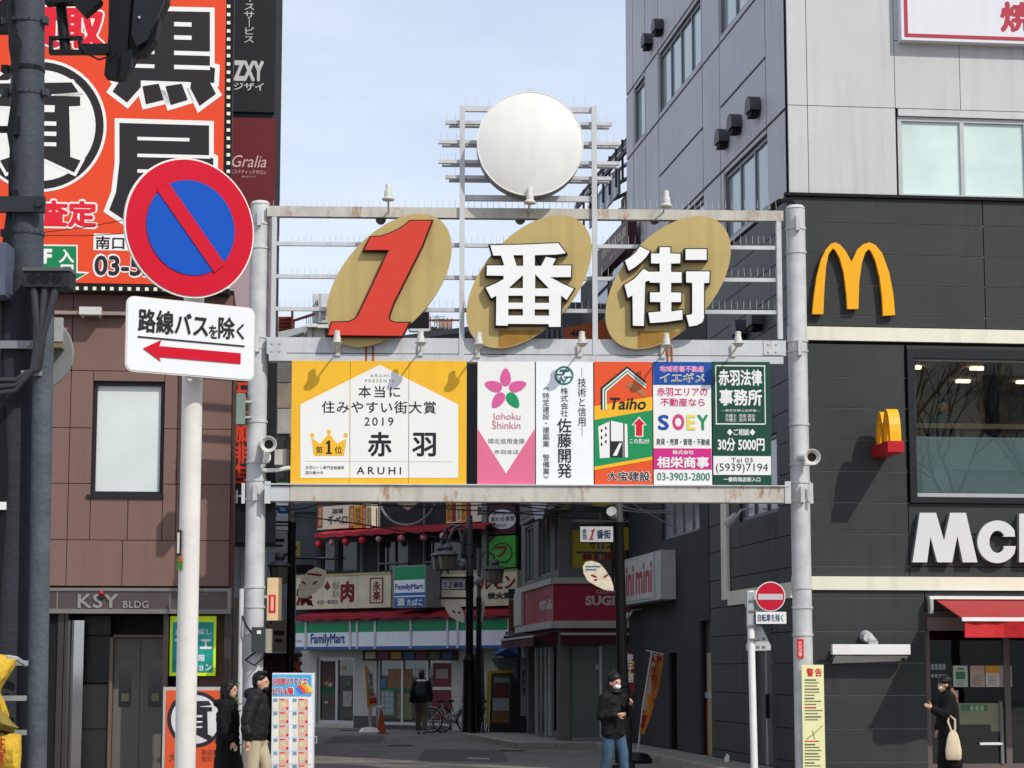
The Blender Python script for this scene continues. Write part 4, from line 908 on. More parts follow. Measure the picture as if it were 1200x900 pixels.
# ================================================================ BROWN BUILDING ON THE LEFT
ZB = None
K = T(BF, 'office_building', 'brown tiled building with a dark ground floor entrance', 'building', (-3, 0, 0))
btile = mat('brown_tile_panel', '7b6057', .6, 0, .06, 1, streak=.1, bump=.04)
u9 = BF.u(266.5, 785); uA = -8.5
zk = lambda y_: BF.z(160, y_)
wb = (BF.u(108, 510), BF.u(192, 510), zk(580), zk(447)); en = (BF.u(73, 800), BF.u(262, 800), 0.0, zk(719))
K.add('wall', cells(M(), [uA, u9], [0, zk(338)], [wb, en], .05, .3).box(uA, u9 - .16, .05, .3, zk(338), 26), joint); K.add('side_wall', M().box(-.5, u9, .301, 3, 0, zk(338)).box(-.6, u9 - .16, .301, 3, zk(338), 26), mat('brown_render', '6b534b', .8))
cols = [uA, BF.u(-90, 500), BF.u(-30, 500), BF.u(27, 500), BF.u(82, 500), BF.u(147, 500), BF.u(213, 500), u9]
cols = [uA] + [BF.u(p, 500) for p in (-60, 6, 82)] + [BF.u(82, 500) + .0] + [u9]
c1 = [BF.u(p, 500) for p in (-130, 15, 82, 152, 208)] + [u9 - .0]; c2 = [BF.u(p, 500) for p in (-130, -60, 15, 82, 208)] + [u9]
rws = [zk(v) for v in (687, 633, 567, 502, 435, 371, 344)]
for i, (a, b) in enumerate(zip(rws, rws[1:])):
    panels(K, btile, c1 if i in (4, 1) else c2 if i in (2, 3) else [BF.u(p, 500) for p in (-130, 15, 82, 147, 213)] + [u9], [a, b], [wb], 0, .046, gap=.012)
for r0 in range(6): panels(K, btile, c2[:-1] + [u9 - .16], [rws[-1] + .02 + r0 * 1.9, rws[-1] + 1.9 * (r0 + 1)], [], 0, .046)
window(K, 0, 0, 0, 0, .14, dframe, mat('blind_pane', 'd6dedb', .25, 0, .06, 1.5, spec=.6), 1, .06, box=wb, dep=.12)
K.add('sill', M().box(wb[0] - .06, wb[1] + .02, -.04, .13, wb[2] - .05, wb[2]), dframe)
# dark ground floor band with letters
hb_ = M(); a, b, c, d = BF.R(58, 689, 271, 719, -.1); 
bandm = mat('smoked_band', '554b49', .25, .2, .25, 1.0)
K.add('name_band', M().box(uA, b, -.08, .04, c + .07, d - .05), bandm); K.add('band_trim', M().box(uA, b, -.1, .045, d - .05, d).box(uA, b, -.1, .045, c, c + .07).box(b - .06, b, -.099, .045, c + .07, d - .05), mat('band_trim', '827d78', .4, .4))
for px in (67, 199): K.add('band_joint', M().box(BF.u(px, 700), BF.u(px, 700) + .02, -.084, -.08, c + .07, d - .05), MATS['band_trim'])
lt = mat('grey_letter', '96918c', .4, .3)
K.text('lettering', 'KSY', lt, 91, 696, 139, 712.5, -.105, .02, bold=.02, sp=1.1, split=True); K.text('lettering', 'BLDG', lt, 144, 704, 174, 712.5, -.105, .02, bold=.02, sp=1.1, split=True)
# entrance recess
er = .9
K.add('entrance_wall', M().box(en[0] - .2, en[1] + .1, er + .8, er + .9, 0, en[3] + .1).box(en[0] - .2, en[0], .3, er + .8, 0, en[3] + .1).box(en[1], en[1] + .1, .3, er + .8, 0, en[3] + .1).box(en[0], en[1], .3, er + .8, en[3], en[3] + .1), mat('entrance_dark', '242322', .4, 0, .2))
st_ = mat('dark_stone_tile', '2f2e2e', .25, 0, .2)
for zz in (0.05, .75, 1.5, 2.25):
    K.add('stone_tile', M().box(BF.u(97, 800, er), BF.u(128, 800, er), er, er + .1, zz, min(zz + .73, en[3] - .02)), st_)
K.add('door_frame', M().box(BF.u(128, 800, er), BF.u(132, 800, er), er - .05, er + .3, .0, BF.z(150, 747, er)).box(BF.u(132, 800, er), BF.u(192, 800, er), er - .05, er + .3, BF.z(150, 747, er), BF.z(150, 744, er)), mat('bronze_frame', '7b6a5c', .4, .4))
dg = mat('grey_door', '6b6763', .45, .2, .08)
for x0, x1, h0, h1 in ((132.5, 163.5, 139, 154), (164, 196, 174, 190)):
    a, b = BF.u(x0, 800, er), BF.u(x1, 800, er); g0, g1, g2, g3 = BF.R(h0, 773, h1, 829, er)
    mm = cells(M(), [a, b], [.02, BF.z(150, 748, er)], [(g0, g1, g2, g3)], er + .05, er + .1)
    dd = K.add('door', mm, dg); K.add('pane', M().box(g0, g1, er + .07, er + .08, g2, g3), mat('black_glass', '0c0d0e', .08, spec=.8), dd); K.add('sticker', M().box((g0 + g1) / 2 - .06, (g0 + g1) / 2 + .06, er + .06, er + .068, g2 + .1, g2 + .22), mat('sticker_beige', '8f8672', .6), dd)
K.add('mirror_strip', M().box(BF.u(80, 800, .5), BF.u(97, 800, .5), .5, .52, .05, BF.z(90, 727, .5)), mat('mirror', 'b5b5b5', .05, .95, .02))
for px, w_ in ((66, 7), (74, 4)): K.add('steel_post', M().box(BF.u(px, 800), BF.u(px + w_, 800), .02, .4, 0, en[3]), mat('brown_steel', '4a4441', .35, .5))
K.add('steel_post', M().box(BF.u(190, 800), BF.u(196, 800), .0, .3, 0, en[3] - .01), MATS['brown_steel']); K.add('steel_post', M().box(BF.u(262, 800), BF.u(270, 800), .0, .3, 0, c), MATS['brown_steel'])
# glowing green panel
t = T(BF, 'poster', 'lit green and blue poster hung in the building entrance', 'poster', (BF.u(225, 750), .1, BF.z(225, 792)))
a, b, c, d = BF.R(199, 722, 253, 792, .12); 
t.add('case', M().box(a, b, .12, .2, c, d), mat('poster_yellow_green', 'c3dd2a', .5, emit=.25))
m_ = mat('poster_teal', '1f8f86', .5, emit=.25, var=.5, scale=2); a, b, c, d = BF.R(202, 729, 250, 788, .115); t.add('print', M().box(a, b, .112, .119, c, d), m_)
t.text('lettering', 'マイエ', white, 205, 747, 248, 762, .108, bold=.04); t.text('lettering', 'お部屋探し', white, 205, 737, 248, 744, .108, bold=.01); t.text('lettering', 'マンション', white, 206, 778, 248, 786, .108, bold=.02); t.text('lettering', '6階', white, 228, 767, 240, 775, .108, bold=.02)
# alarm light
t = T(BF, 'alarm_light', 'small red alarm lamp on the dark name band', 'lamp', (BF.u(118, 696), -.1, BF.z(118, 698))); u, z = BF.P(119, 695, -.12); t.add('dome', M().ball((u, -.13, z), (.03, .03, .035)), red, smooth=True); t.add('base', M().cyl((u, -.1, z - .05), (u, -.13, z - .04), .05), blackm)
# wall lamps under the billboard
t = T(BF, 'wall_lamp', 'horizontal tube lamp on a mauve bar under the billboard', 'lamp', (BF.u(105, 366), -.2, BF.z(105, 370)))
u0, u1, c, d = BF.R(-40, 364, 150, 368, -.15); t.add('bar', M().box(u0, u1, -.17, -.05, c, d), mat('mauve_bar', '9d8680', .5)); a, b, c, d = BF.R(93, 360, 119, 369, -.3); t.add('lamp', M().box(a, b, -.35, -.172, c, d), lampw); t.add('bracket', M().box(a + .02, a + .06, -.18, .0, c - .01, c).box(b - .06, b - .02, -.18, 0, c - .01, c), lampw)
# ---- orange billboard
t = T(BF, 'billboard', 'large orange billboard with black and white characters on the brown building', 'billboard', (BF.u(130, 335), -.3, BF.z(130, 342, -.35)))
yb_ = -.35
def bp(L_): return L_
og = mat('billboard_orange', 'e44a26', .4, 0, .04, 1)
u1 = BF.u(272, 150, yb_); z0 = BF.z(170, 342, yb_); zt_ = BF.z(170, -70, yb_); u0 = BF.u(-110, 150, yb_)
t.add('case', M().box(u0, u1, yb_, -.001, z0, zt_), blackm)
t.add('face', M().box(u0, BF.u(262.5, 150, yb_), yb_ - .01, yb_ - .001, BF.z(170, 333, yb_), zt_ - .1), og)
y1_ = yb_ - .014; kb = mat('billboard_black', '2a2527', .45, 0, .05)
kuro = [(148, 12), (246, 14), (246, 60), (246, 78), (252, 80), (251, 97), (246, 98), (253, 110), (234, 124), (222, 98), (213, 98), (220, 117), (200, 123), (193, 101), (186, 98), (192, 117), (171, 122), (165, 102), (149, 120), (132, 107), (141, 94), (135, 93), (136, 78), (148, 77)]
t.poly('character_outline', white, kuro, y1_, d=.075)
t.poly('character', kb, [(148, 12), (246, 14), (246, 78), (252, 80), (251, 97), (135, 93), (136, 78), (148, 77)], y1_ - .003)
for p in ([(141, 93.3), (165, 94), (165, 102), (149, 120), (132, 107)], [(167, 101), (186, 98), (192, 117), (171, 122)], [(194, 101), (213, 98), (220, 117), (200, 123)], [(224, 95.5), (246, 96.5), (253, 110), (234, 124), (223, 103)]): t.poly('character', kb, p, y1_ - .005)
for p in ((204, 26, 224.5, 31), (204, 41.5, 224.5, 46.5), (160, 26, 181, 31), (160, 41.5, 181, 46.5), (204, 60, 246, 65), (152, 59, 181, 63), (204, 76.5, 246, 81.5), (150, 75, 181, 79.5)): t.rect('white_stroke', white, *p, y1_ - .008)
ya_ = [(140, 144), (245, 147), (245, 183), (250, 186), (249, 300), (165, 300), (160, 275), (149, 260), (128, 246), (136, 225), (140, 190)]
t.poly('character_outline', white, ya_, y1_, d=.075); t.poly('character', kb, ya_, y1_ - .003)
for p in ((161, 161, 222, 165), (161, 181, 247, 185), (161, 199, 222, 203)): t.rect('white_stroke', white, *p, y1_ - .006)
def disc2(cx, cy, r, n=56): return [(cx + r * math.cos(2 * math.pi * i / n), cy + r * math.sin(2 * math.pi * i / n)) for i in range(n)]
t.poly('emblem_ring', white, disc2(47, 147, 78), y1_); t.poly('emblem_ring', kb, disc2(47, 147, 74.5), y1_ - .003); t.poly('emblem_disc', white, disc2(47, 147, 65), y1_ - .006)
shi = [(-16, 98), (84, 96.5), (92, 108), (60, 110.5), (60, 112), (94, 113), (94, 124), (81, 124.5), (82.5, 184), (94.5, 188), (87, 202), (53, 186), (40, 186), (8, 202), (0, 188), (12, 184), (12, 124.5), (-1, 124), (-1, 113), (36, 112), (36, 110.5), (-16, 110)]
t.poly('character_outline', white, shi, y1_ - .009, d=.05); t.poly('character', kb, shi, y1_ - .012)
for p in ((30, 123, 64, 131), (30, 142, 66, 147), (30, 154, 66, 159), (30, 166.5, 66, 171)): t.rect('white_stroke', white, *p, y1_ - .015)
def outl(st, x0, y0, x1, y1, c1, b0=.1, b1=.02, sp=1): t.text('lettering_outline', st, white, x0 - 1.5, y0 - 1.5, x1 + 1.5, y1 + 1.5, y1_, bold=b0, sp=sp); t.text('lettering', st, c1, x0 + .7, y0 + .7, x1 - .7, y1 - .7, y1_ - .003, bold=b1, sp=sp)
rb = mat('billboard_red', 'e02032', .45, 0, .04)
outl('買取', 20, 8, 123, 57, rb, .09, .05); outl('査定', 45, 234, 114, 267, rb, .09, .045)
t.rect('white_stroke', white, 109.5, 274.5, 205, 294, y1_); t.text('lettering', '南口側', dkt, 112, 277, 165, 292.5, y1_ - .003, bold=.02)
outl('03-52', 110, 299, 183, 324, dkt, .07, .03)
t.poly('green_arrow_outline', white, [(-60, 285), (91, 287), (91, 318), (105, 319), (78, 336), (-60, 336)], y1_); t.poly('green_arrow', mat('billboard_green', '11824f', .45), [(-60, 287), (89.5, 288.5), (89.5, 320), (101, 320.5), (76, 334.5), (-60, 334)], y1_ - .003)
t.text('lettering', 'F', white, 50.5, 291.5, 61, 309, y1_ - .006, bold=.05); t.text('lettering', '入', white, 69, 292, 87, 308, y1_ - .006, bold=.03); t.text('lettering', '口', white, 71, 310, 86, 325, y1_ - .006, bold=.03)
bulb = mat('bulb_cream', 'efe9cd', .4, 0, .03)
x_ = 268; bm = None
for k in range(36):
    py = 3 + k * 9.67 - 5
    if py > 338: break
    u, z = BF.P(268 - k * .02, py, yb_); mm = M().box(u - .027, u + .027, yb_ - .02, yb_ - .001, z - .027, z + .027); t.add('bulb', mm, bulb)
for k in range(25):
    px = 79 + k * 10.2 - 60
    if px > 262: break
    u, z = BF.P(px, 338.5 - (130 - px) * .012, yb_); t.add('bulb', M().box(u - .027, u + .027, yb_ - .02, yb_ - .001, z - .027, z + .027), bulb)

# ---- projecting sign column and neighbouring building
CF = Frame(300, 37.5, .1)
KC = T(CF, 'sign_column', 'tall dark column of tenant sign panels beyond the brown building', 'sign column', (0, 0, CF.z(300, 640)))
xa, xb = 262, 327
cm = mat('column_black', '232427', .5, 0, .1); c_maroon = mat('column_maroon', '6a2429', .5, 0, .05); c_mauve = mat('column_mauve', 'b3a0a8', .5, 0, .05)
def cpan(y0, y1, mt, name='panel', x0=xa, x1=323): a, b, c, d = CF.R(x0, y0, x1, y1, -.2); return KC.add(name, M().box(a, b, -.2, .2, c, d), mt)
a, b, c, d = CF.R(xa, -60, 327, 640, -.12); KC.add('frame', M().box(a, b, -.12, .19, c, d), mat('column_frame', '3a3d42', .5, .3))
cpan(-60, 131, cm); cpan(138, 243, c_maroon); cpan(244, 400, c_mauve, x1=301); cpan(244, 400, mat('column_plum', '8d7f88', .5), x0=310, x1=318); cpan(402, 590, cm); cpan(600, 636, mat('slate_panel', '3e4448', .5))
lg = mat('column_letter', 'c7c7c8', .5)
KC.text('lettering', 'イ\nス\nサ\n｜\nビ\nス', lg, 286, -6, 298, 50, -.204, bold=.01); KC.text('lettering', 'ZXY', lg, 274, 71, 309, 95, -.204, bold=.05); KC.text('lettering', 'ジザイ', lg, 274, 97, 309, 106, -.204, bold=.02)
KC.text('lettering', 'Gralia', mat('column_pink_letter', 'd9b8b4', .5), 272, 182, 312, 196, -.204, shear=.3); KC.text('lettering', 'エステティックサロン', MATS['column_pink_letter'], 270, 199, 312, 204, -.204); KC.text('lettering', '南口グラリア', MATS['column_pink_letter'], 283, 206, 300, 208, -.204)
KC.text('lettering', '王\n子\n珈\n琲\n店', mat('column_red_letter', 'd9432c', .5), 268, 448, 291, 568, -.204, bold=.03)
KC.text('lettering', '十', whitep, 270, 574, 285, 590, -.204, bold=.04)
t = T(CF, 'shop_sign', 'white vertical shop panels low beside the left gate post', 'sign', (CF.u(300, 700), .5, 0))
a, b, c, d = CF.R(272, 627, 312, 700, .5); t.add('panel', M().box(a, b, .5, .6, c, d), mat('panel_white', 'b9bcc0', .5)); a, b, c, d = CF.R(282, 627, 309, 790, .4); t.add('panel', M().box(a, b, .4, .49, 0, d), mat('panel_pale', 'a9abb0', .5))
t.text('lettering', 'ウ\n・', dkt, 306, 630, 309, 665, .39)

# ================================================================ LEFT SIDE STREET BUILDINGS (behind the column)
LS = Frame(322, 40, R(97.5))    # left street wall, receding
_u = lambda px: LS.u(px, 700)
LB = T(LS, 'building', 'narrow cluttered building lining the left of the street', 'building', (0, 0, 0))
LB.add('wall', M().box(.6, 19, .3, 6, 0, 7.2), mat('left_wall_dark', '3c3632', .8, 0, .3, 2)); 
LB2 = T(Frame(330, 72, 0), 'building', 'grey corrugated building at the far left end of the street', 'building', (0, 0, 0))
f2 = LB2.F
a, b = f2.u(300), f2.u(371); LB2.add('wall', M().box(a, b, 0, 6, 0, f2.z(350, 415)), mat('grey_sheet', '6a6f73', .6, .2, .2, 2))
for i in range(12):
    u = f2.u(345) + (f2.u(371) - f2.u(345)) * i / 12; LB2.add('rib', M().box(u, u + .03, -.04, -.001, 3, f2.z(350, 596)), MATS['grey_sheet'])
bw = mat('weathered_board', '8f8577', .8, 0, .3, 3); 
for (x0, y0, x1, y1, c) in [(325, 428, 341, 448, '6e6a66'), (325, 449, 341, 478, '8d8171'), (325, 479, 341, 508, 'a7a19a'), (325, 512, 333, 560, '3a3532'), (334, 512, 343, 566, '26282a'), (325, 590, 345, 612, '9fa3a6'), (345, 590, 371, 600, '55595d')]:
    LB2.rect('cladding_board', mat('board_' + c, c, .8, 0, .2, 3), x0, y0, x1, y1, -.12, .05)
for (x0, y0, x1, y1, c, lb) in [(322, 563, 342, 568, '1b7a3d', 'green strip sign glimpsed between left post and yellow board'), (325, 592, 340, 601, '2d5b9c', 'small blue and white sign over the left shops'), (318, 605, 343, 621, 'dadde0', 'white sign with blue edge over the left shops'), (311, 622, 336, 648, 'a8a8a6', 'grey hanging sign over the left shops'), (342, 634, 351, 652, 'c3b06a', 'small yellow sign beyond the left lamp post'), (318, 726, 336, 763, '8c7d6b', 'beige box fixed over the left shop door'), (338, 776, 350, 794, 'a5432e', 'small red lantern notice by the store corner')]:
    f3 = Frame(330, 50 if x0 < 340 else 56, 0); t = T(f3, 'shop_sign', lb, 'sign', (f3.R(x0, y0, x1, y1)[0], 0, f3.R(x0, y0, x1, y1)[2])); t.rect('box', mat('shop_sign_' + c, c, .6, 0, .1), x0, y0, x1, y1, 0, .25)
    t.rect('print_line', dkt if c[0] not in '12' else white, x0 + 3, y0 + (y1 - y0) * .35, x1 - 3, y0 + (y1 - y0) * .5, -.003); t.rect('print_line', dkt if c[0] not in '12' else white, x0 + 4, y0 + (y1 - y0) * .62, x1 - 5, y0 + (y1 - y0) * .72, -.003)
    t.rect('bracket', blackm, x0 - 2, y0 + 2, x0 - .3, y0 + 5, .1, .05)
# air-conditioner & shop door in that dark left ground floor
f3 = Frame(330, 52, 0); t = T(f3, 'air_conditioner', 'beige air conditioner unit above the left shop doorway', 'air conditioner', (f3.u(325), 0, f3.z(325, 763)))
t.rect('casing', mat('ac_beige', '8e8472', .6), 311, 729, 345, 763, 0, .3)
for k in range(6): t.rect('grille_bar', greyt, 313 + k * 5, 733, 314 + k * 5, 760, -.01, .008)
t.add('fan', M().lathe([(.18, 0), (.18, .03)], (f3.u(324), -.04, f3.z(324, 742)), 16, 'y'), mat('ac_fan', 'aab2b2', .5))
for k in range(7):
    t = None
brk = mat('dark_brick', '4a3a30', .85, 0, .35, 4, bump=.3)
bw2 = T(f3, 'brick_wall', 'dark brick wall beneath the beige air conditioner', 'wall', (f3.u(318), .35, 0))
bw2.add('core', M().box(f3.u(300), f3.u(346), .42, .8, 0, f3.z(325, 766)), dark)
bmsh = None
r_ = 0; z = .1
while z < f3.z(325, 770):
    u = f3.u(303) + (.12 if r_ % 2 else 0)
    while u < f3.u(344):
        bw2.add('brick', M().box(u + .006, u + .214, .36, .419, z + .006, z + .094), brk); u += .22
    z += .1; r_ += 1
# ================================================================ CONVENIENCE STORE BUILDING
FF = Frame(600, 61, R(-40))
FB = T(FF, 'store_building', 'dark upper storeys with restaurants above the convenience store', 'building', (FF.u(470, 785), 0, 0))
fz_ = lambda x, y_, o=0: FF.z(x, y_, o)
uL_, uR_ = FF.u(346, 785), FF.u(640, 785); uX_ = FF.u(371, 640)
topf = fz_(470, 399)
sfz = fz_(470, 759)
gf = [(FF.u(371, 810), FF.u(415, 810), .12, fz_(393, 770)), (FF.u(441, 810), FF.u(529, 810), .12, fz_(485, 770))]
w2f = [(FF.u(x0, 650), FF.u(x1, 650), fz_(x0, 670), fz_(x0, 634)) for x0, x1 in ((376, 392), (397, 418), (446, 478), (500, 540))]
upw = mat('dark_upper_wall', '2b2c2f', .7, 0, .25, 1.5)
FB.add('wall', cells(M(), [uX_, uR_], [sfz, topf], w2f, 0, .3).box(uL_, uX_, 0, .3, sfz, fz_(360, 672)), upw)
FB.add('rear_block', M().box(uX_, uR_, 2.5, 10, 0, topf).box(uL_, uX_, 2.5, 10, 0, fz_(360, 672)), upw); FB.add('roof', M().box(uX_, uR_, 0, 10, topf, topf + .15), mat('roof_felt', '57585a', .9))
swall = mat('store_wall', 'bdb9b0', .7, 0, .12, 1.5, streak=.15)
FB.add('store_wall', cells(M(), [FF.u(352, 810), uR_], [.0, sfz], gf, 0, .3), swall)
FB.add('plinth', M().box(FF.u(415, 845), FF.u(440, 845), -.03, -.001, 0.01, fz_(428, 839)).box(gf[1][0], gf[1][1], -.05, -.001, .01, .12), mat('plinth_grey', '58544f', .8))
for h, n in zip(w2f, (1, 1, 2, 2)): window(FB, 0, 0, 0, 0, .1, mat('restaurant_frame', '4c4a47', .6), mat('restaurant_pane', '1a1f22', .1, 0, .3, 1, spec=.6), n, .05, box=h, dep=.1)
FB.add('store_interior', M().box(gf[0][0] - .5, gf[1][1] + .5, 2.3, 2.45, 0, 3).box(gf[0][0] - .5, gf[1][1] + .5, .31, 2.3, 0, .1), mat('store_interior', '4a4845', .8))
FB.add('ceiling_lamp', M().box(FF.u(382, 768), FF.u(413, 768), .6, .75, fz_(398, 767), fz_(398, 765)), mat('fluorescent', 'fff6e0', .5, emit=1.0))
ag = glass('store_glass', (.55, .6, .58), .06)
f = window(FB, 0, 0, 0, 0, .1, alu, ag, 2, .09, box=gf[0], dep=.1)
a, b = gf[1][0], gf[1][1]
f = window(FB, 0, 0, 0, 0, .1, alu, ag, 3, .08, box=gf[1], dep=.1)
def fr(T_, name, mt, x0, y0, x1, y1, y, th=.01): return T_.rect(name, mt, x0, y0, x1, y1, y, th)
# things in the window
for (x0, y0, x1, y1, c) in [(376, 775, 392, 806, '54413a'), (374, 806, 393, 812, '1c5a40'), (402, 810, 412, 828, 'a09e97'), (441, 796, 452, 806, '5b86a8'), (455, 784, 483, 806, '8d6a50'), (445, 809, 462, 838, '7f938c'), (466, 812, 483, 843, '7d7a58'), (486, 783, 505, 794, 'b6b8b6'), (441, 806, 505, 808.5, '2a7a4c')]:
    fr(FB, 'window_poster', mat('poster_' + c, c, .7, 0, .35, 9), x0, y0, x1, y1, .085, .008)
for k in range(3):
    for j in range(4): fr(FB, 'price_card', mat('card_white', 'a6aaa6', .7), 447 + k * 5, 811 + j * 6.5, 450.5 + k * 5, 816 + j * 6.5, .08, .003)
rg = random.Random(21); gcols = ['8c3b34', 'b8963e', '3f6b8c', '9aa0a0', '5a7d48', '7a4a6a', 'c2b9a0']
for row in range(4):
    zsh = .55 + row * .42; FB.add('shelf', M().box(gf[1][0] + .3, gf[1][1] - 1.0, .62, .95, zsh - .03, zsh), MATS['case_white'] if 'case_white' in MATS else alu)
    for k in range(16):
        uu = gf[1][0] + .35 + k * .22; hh = rg.uniform(.14, .32); cc = rg.choice(gcols)
        if uu < gf[1][1] - 1.2: FB.add('product', M().box(uu, uu + rg.uniform(.12, .19), .66, .85, zsh, zsh + hh), mat('goods_' + cc, cc, .6, 0, .2, 9))
for k in range(9):
    cc = rg.choice(gcols); x0 = 376 + rg.uniform(0, 32); y0 = 780 + rg.uniform(0, 48); fr(FB, 'window_sticker', mat('goods_' + cc, cc, .6, 0, .2, 9), x0, y0, x0 + rg.uniform(2, 5), y0 + rg.uniform(2, 5), .078, .004)
for k in range(7):
    cc = rg.choice(gcols); x0 = 428 + k * 15; fr(FB, 'banner_print', mat('goods_' + cc, cc, .6, 0, .3, 9), x0, 764, x0 + 12, 772, -.036, .004)
fr(FB, 'red_panel', mat('dark_red_panel', '6d1f2c', .5, 0, .15), 507, 777, 529, 845, .03, .03); fr(FB, 'notice', mat('notice_pinkgrey', 'a08a8c', .7), 511, 784, 525, 795, .02, .005); fr(FB, 'panel_rail', alu, 507, 805, 529, 808.5, .015, .01)
fr(FB, 'banner_strip', mat('banner_brown', '5b3433', .7, 0, .45, 6), 425, 762, 536, 774, -.03, .02)
# fascia
t = T(FF, 'fascia_sign', 'green white and blue convenience store fascia', 'sign', (FF.u(470, 745), -.5, fz_(470, 759, -.5)))
fg = mat('fascia_green', '14915a', .4, 0, .04); fwm = mat('fascia_white', 'f0f2f6', .4, 0, .04, streak=.06); fbl = mat('fascia_blue', '2c63a8', .4)
xa, xb = 345, 604
za, zb_, zc, zd = fz_(470, 760, -.6), fz_(470, 757, -.6), fz_(470, 740, -.6), fz_(470, 729, -.6)
ua, ub_ = FF.u(xa, 745, -.6), FF.u(xb, 745, -.6)
t.add('case', M().box(ua, ub_, -.6, -.01, za - .03, zd + .1), greyt)
t.add('blue_stripe', M().box(ua, ub_, -.62, -.601, za, zb_), fbl); t.add('white_face', M().box(ua, ub_, -.62, -.601, zb_, zc), fwm); t.add('green_stripe', M().box(ua, ub_, -.62, -.601, zc, zd), fg)
for x in (358, 410, 418, 439, 481, 524, 536, 596): u = FF.u(x, 745, -.64); t.add('mullion', M().box(u - .04, u + .04, -.64, -.621, za, zd + .05), mat('mullion_white', 'c9cdcf', .5))
t.text('lettering', 'FamilyMart', mat('letter_blue', '1f4f91', .45), 364, 742.5, 404, 757.5, -.63, bold=.025)
t.text('lettering', '赤羽一番街店', dkt, 346, 750, 353, 752.5, -.63)
# lower awning
def awn(lb, x0, x1, y0, y1, d0, d1, mt):
    u0, u1 = FF.u(x0, (y0 + y1) / 2, -d1), FF.u(x1, (y0 + y1) / 2, -d1); xm = (x0 + x1) / 2
    za_, zb2 = fz_(xm, y0, -d0), fz_(xm, y1, -d1); t = T(FF, 'awning', lb, 'awning', (u0, -.01, za_))
    n = 40; vs = []; fs = []
    for i in range(n + 1):
        u = u0 + (u1 - u0) * i / n; w_ = .02 * math.sin(i * 1.7)
        vs += [(u, -d0 * .2, za_), (u, -d1, zb2 + .12 + w_), (u, -d1 - .01, zb2 + w_)]
    for i in range(n): fs += [(i * 3, i * 3 + 1, i * 3 + 4, i * 3 + 3), (i * 3 + 1, i * 3 + 2, i * 3 + 5, i * 3 + 4)]
    t.add('canopy', M().add(vs, fs), mt); t.add('bracket', M().box(u0, u1, -.1, -.005, za_ - .05, za_), blackm)
    return t
am = mat('awning_crimson', 'a11f30', .7, 0, .2, 4)
awn('long crimson awning right above the convenience store fascia', 347, 603, 714, 724.5, .3, .75, am)
t = awn('crimson awning hung with round paper lanterns on the third floor', 368, 569, 616, 625, .3, .9, am)
# lanterns
lnm, lnw = mat('lantern_red', 'c02a38', .6, 0, .05), mat('lantern_pale', 'c98f8f', .6, 0, .05)
ords = ['leftmost red paper lantern under the upper crimson awning', 'pale lantern second from the left under the awning', 'red paper lantern left of the fourth window post', 'red paper lantern in the middle of the lantern row', 'pale pink lantern just right of the middle red one', 'pale and red lantern above the store box sign', 'half pale red lantern left of the gooseneck lamps', 'lantern half hidden behind the gooseneck lamps']
for (x, y_, c), lb in zip([(374, 637.5, 0), (389, 635.5, 1), (405.4, 634.7, 0), (425, 633, 0), (444, 631.5, 1), (470.4, 630.5, 0), (496.4, 629.5, 0), (519.7, 628, 1)], ords):
    u, z = FF.P(x, y_, -.8); r = .115 if c == 0 or x > 500 else .09
    t = T(FF, 'paper_lantern', lb, 'lantern', (u, -.8, z), group='paper lanterns under the upper awning')
    t.add('shade', M().ball((u, -.8, z), (r, r, r * 1.02), 14, 10), lnm if c == 0 else lnw, smooth=True); t.add('ring', M().cyl((u, -.8, z + r * .95), (u, -.8, z + r * 1.1), .035, n=10).cyl((u, -.8, z - r * 1.1), (u, -.8, z - r * .95), .035, n=10), blackm)
    if x in (470.4, 496.4): t.add('patch', M().ball((u + r * .45, -.83, z), (r * .6, r * .9, r * .8)), lnw, smooth=True)
# cream sign boards
cs = mat('cream_board', 'dbd3b0', .55, 0, .12, 1.2, streak=.25, rust=.25); dr = mat('dark_red_letter', '7f1220', .6)
def fboard(lb, x0, y0, x1, y1, y, mt, d=.12, name='sign_board'):
    a, b, c, dd = FF.R(x0, y0, x1, y1, y); t = T(FF, name, lb, 'sign board', (a, y, c)); t.add('board', M().box(a, b, y, y + d, c, dd), mt); return t
t = fboard('old cream sign board with dark red yakiniku characters', 347, 673.5, 458, 713, -.35, cs, .33)
t.rect('frame', mat('cream_trim', 'b8ac80', .6), 347, 672, 458, 674.5, -.37, .02)
t.text('lettering', '焼', dr, 347, 684, 366, 710, -.355, bold=.05); t.text('lettering', '肉', dr, 399, 681, 415, 706, -.355, bold=.05)
t.poly('emblem', dr, [(379.5, 688), (383.5, 680.5), (387.5, 688), (383.5, 692)], -.355); t.text('lettering', '備長\n炭火', greyt, 389, 682, 398, 700, -.355); t.text('lettering', '赤羽一番街店', greyt, 371, 703, 396, 708, -.355, bold=.03)
t.rect('panel_frame', dr, 433, 677, 449, 707, -.355); t.rect('panel_white', mat('cream_inner', 'd6cfb0', .6), 434.5, 678.5, 447.5, 705.5, -.358); t.text('lettering', '永\n楽', dr, 437, 681, 446, 704, -.361, bold=.04)
t = fboard('old cream sign board with dark red brush lettering right of the store box sign', 505, 669.5, 606, 710.5, -.35, cs, .33)
t.rect('frame', MATS['cream_trim'], 505, 668, 606, 670.5, -.37, .02)
t.text('lettering', 'ホルモン', dr, 548, 674, 604, 691, -.355, bold=.04); t.text('lettering', '炭火焼', kb, 571, 694, 600, 702, -.355, bold=.06); t.rect('panel', MATS['cream_inner'], 552, 688, 559, 706, -.356)
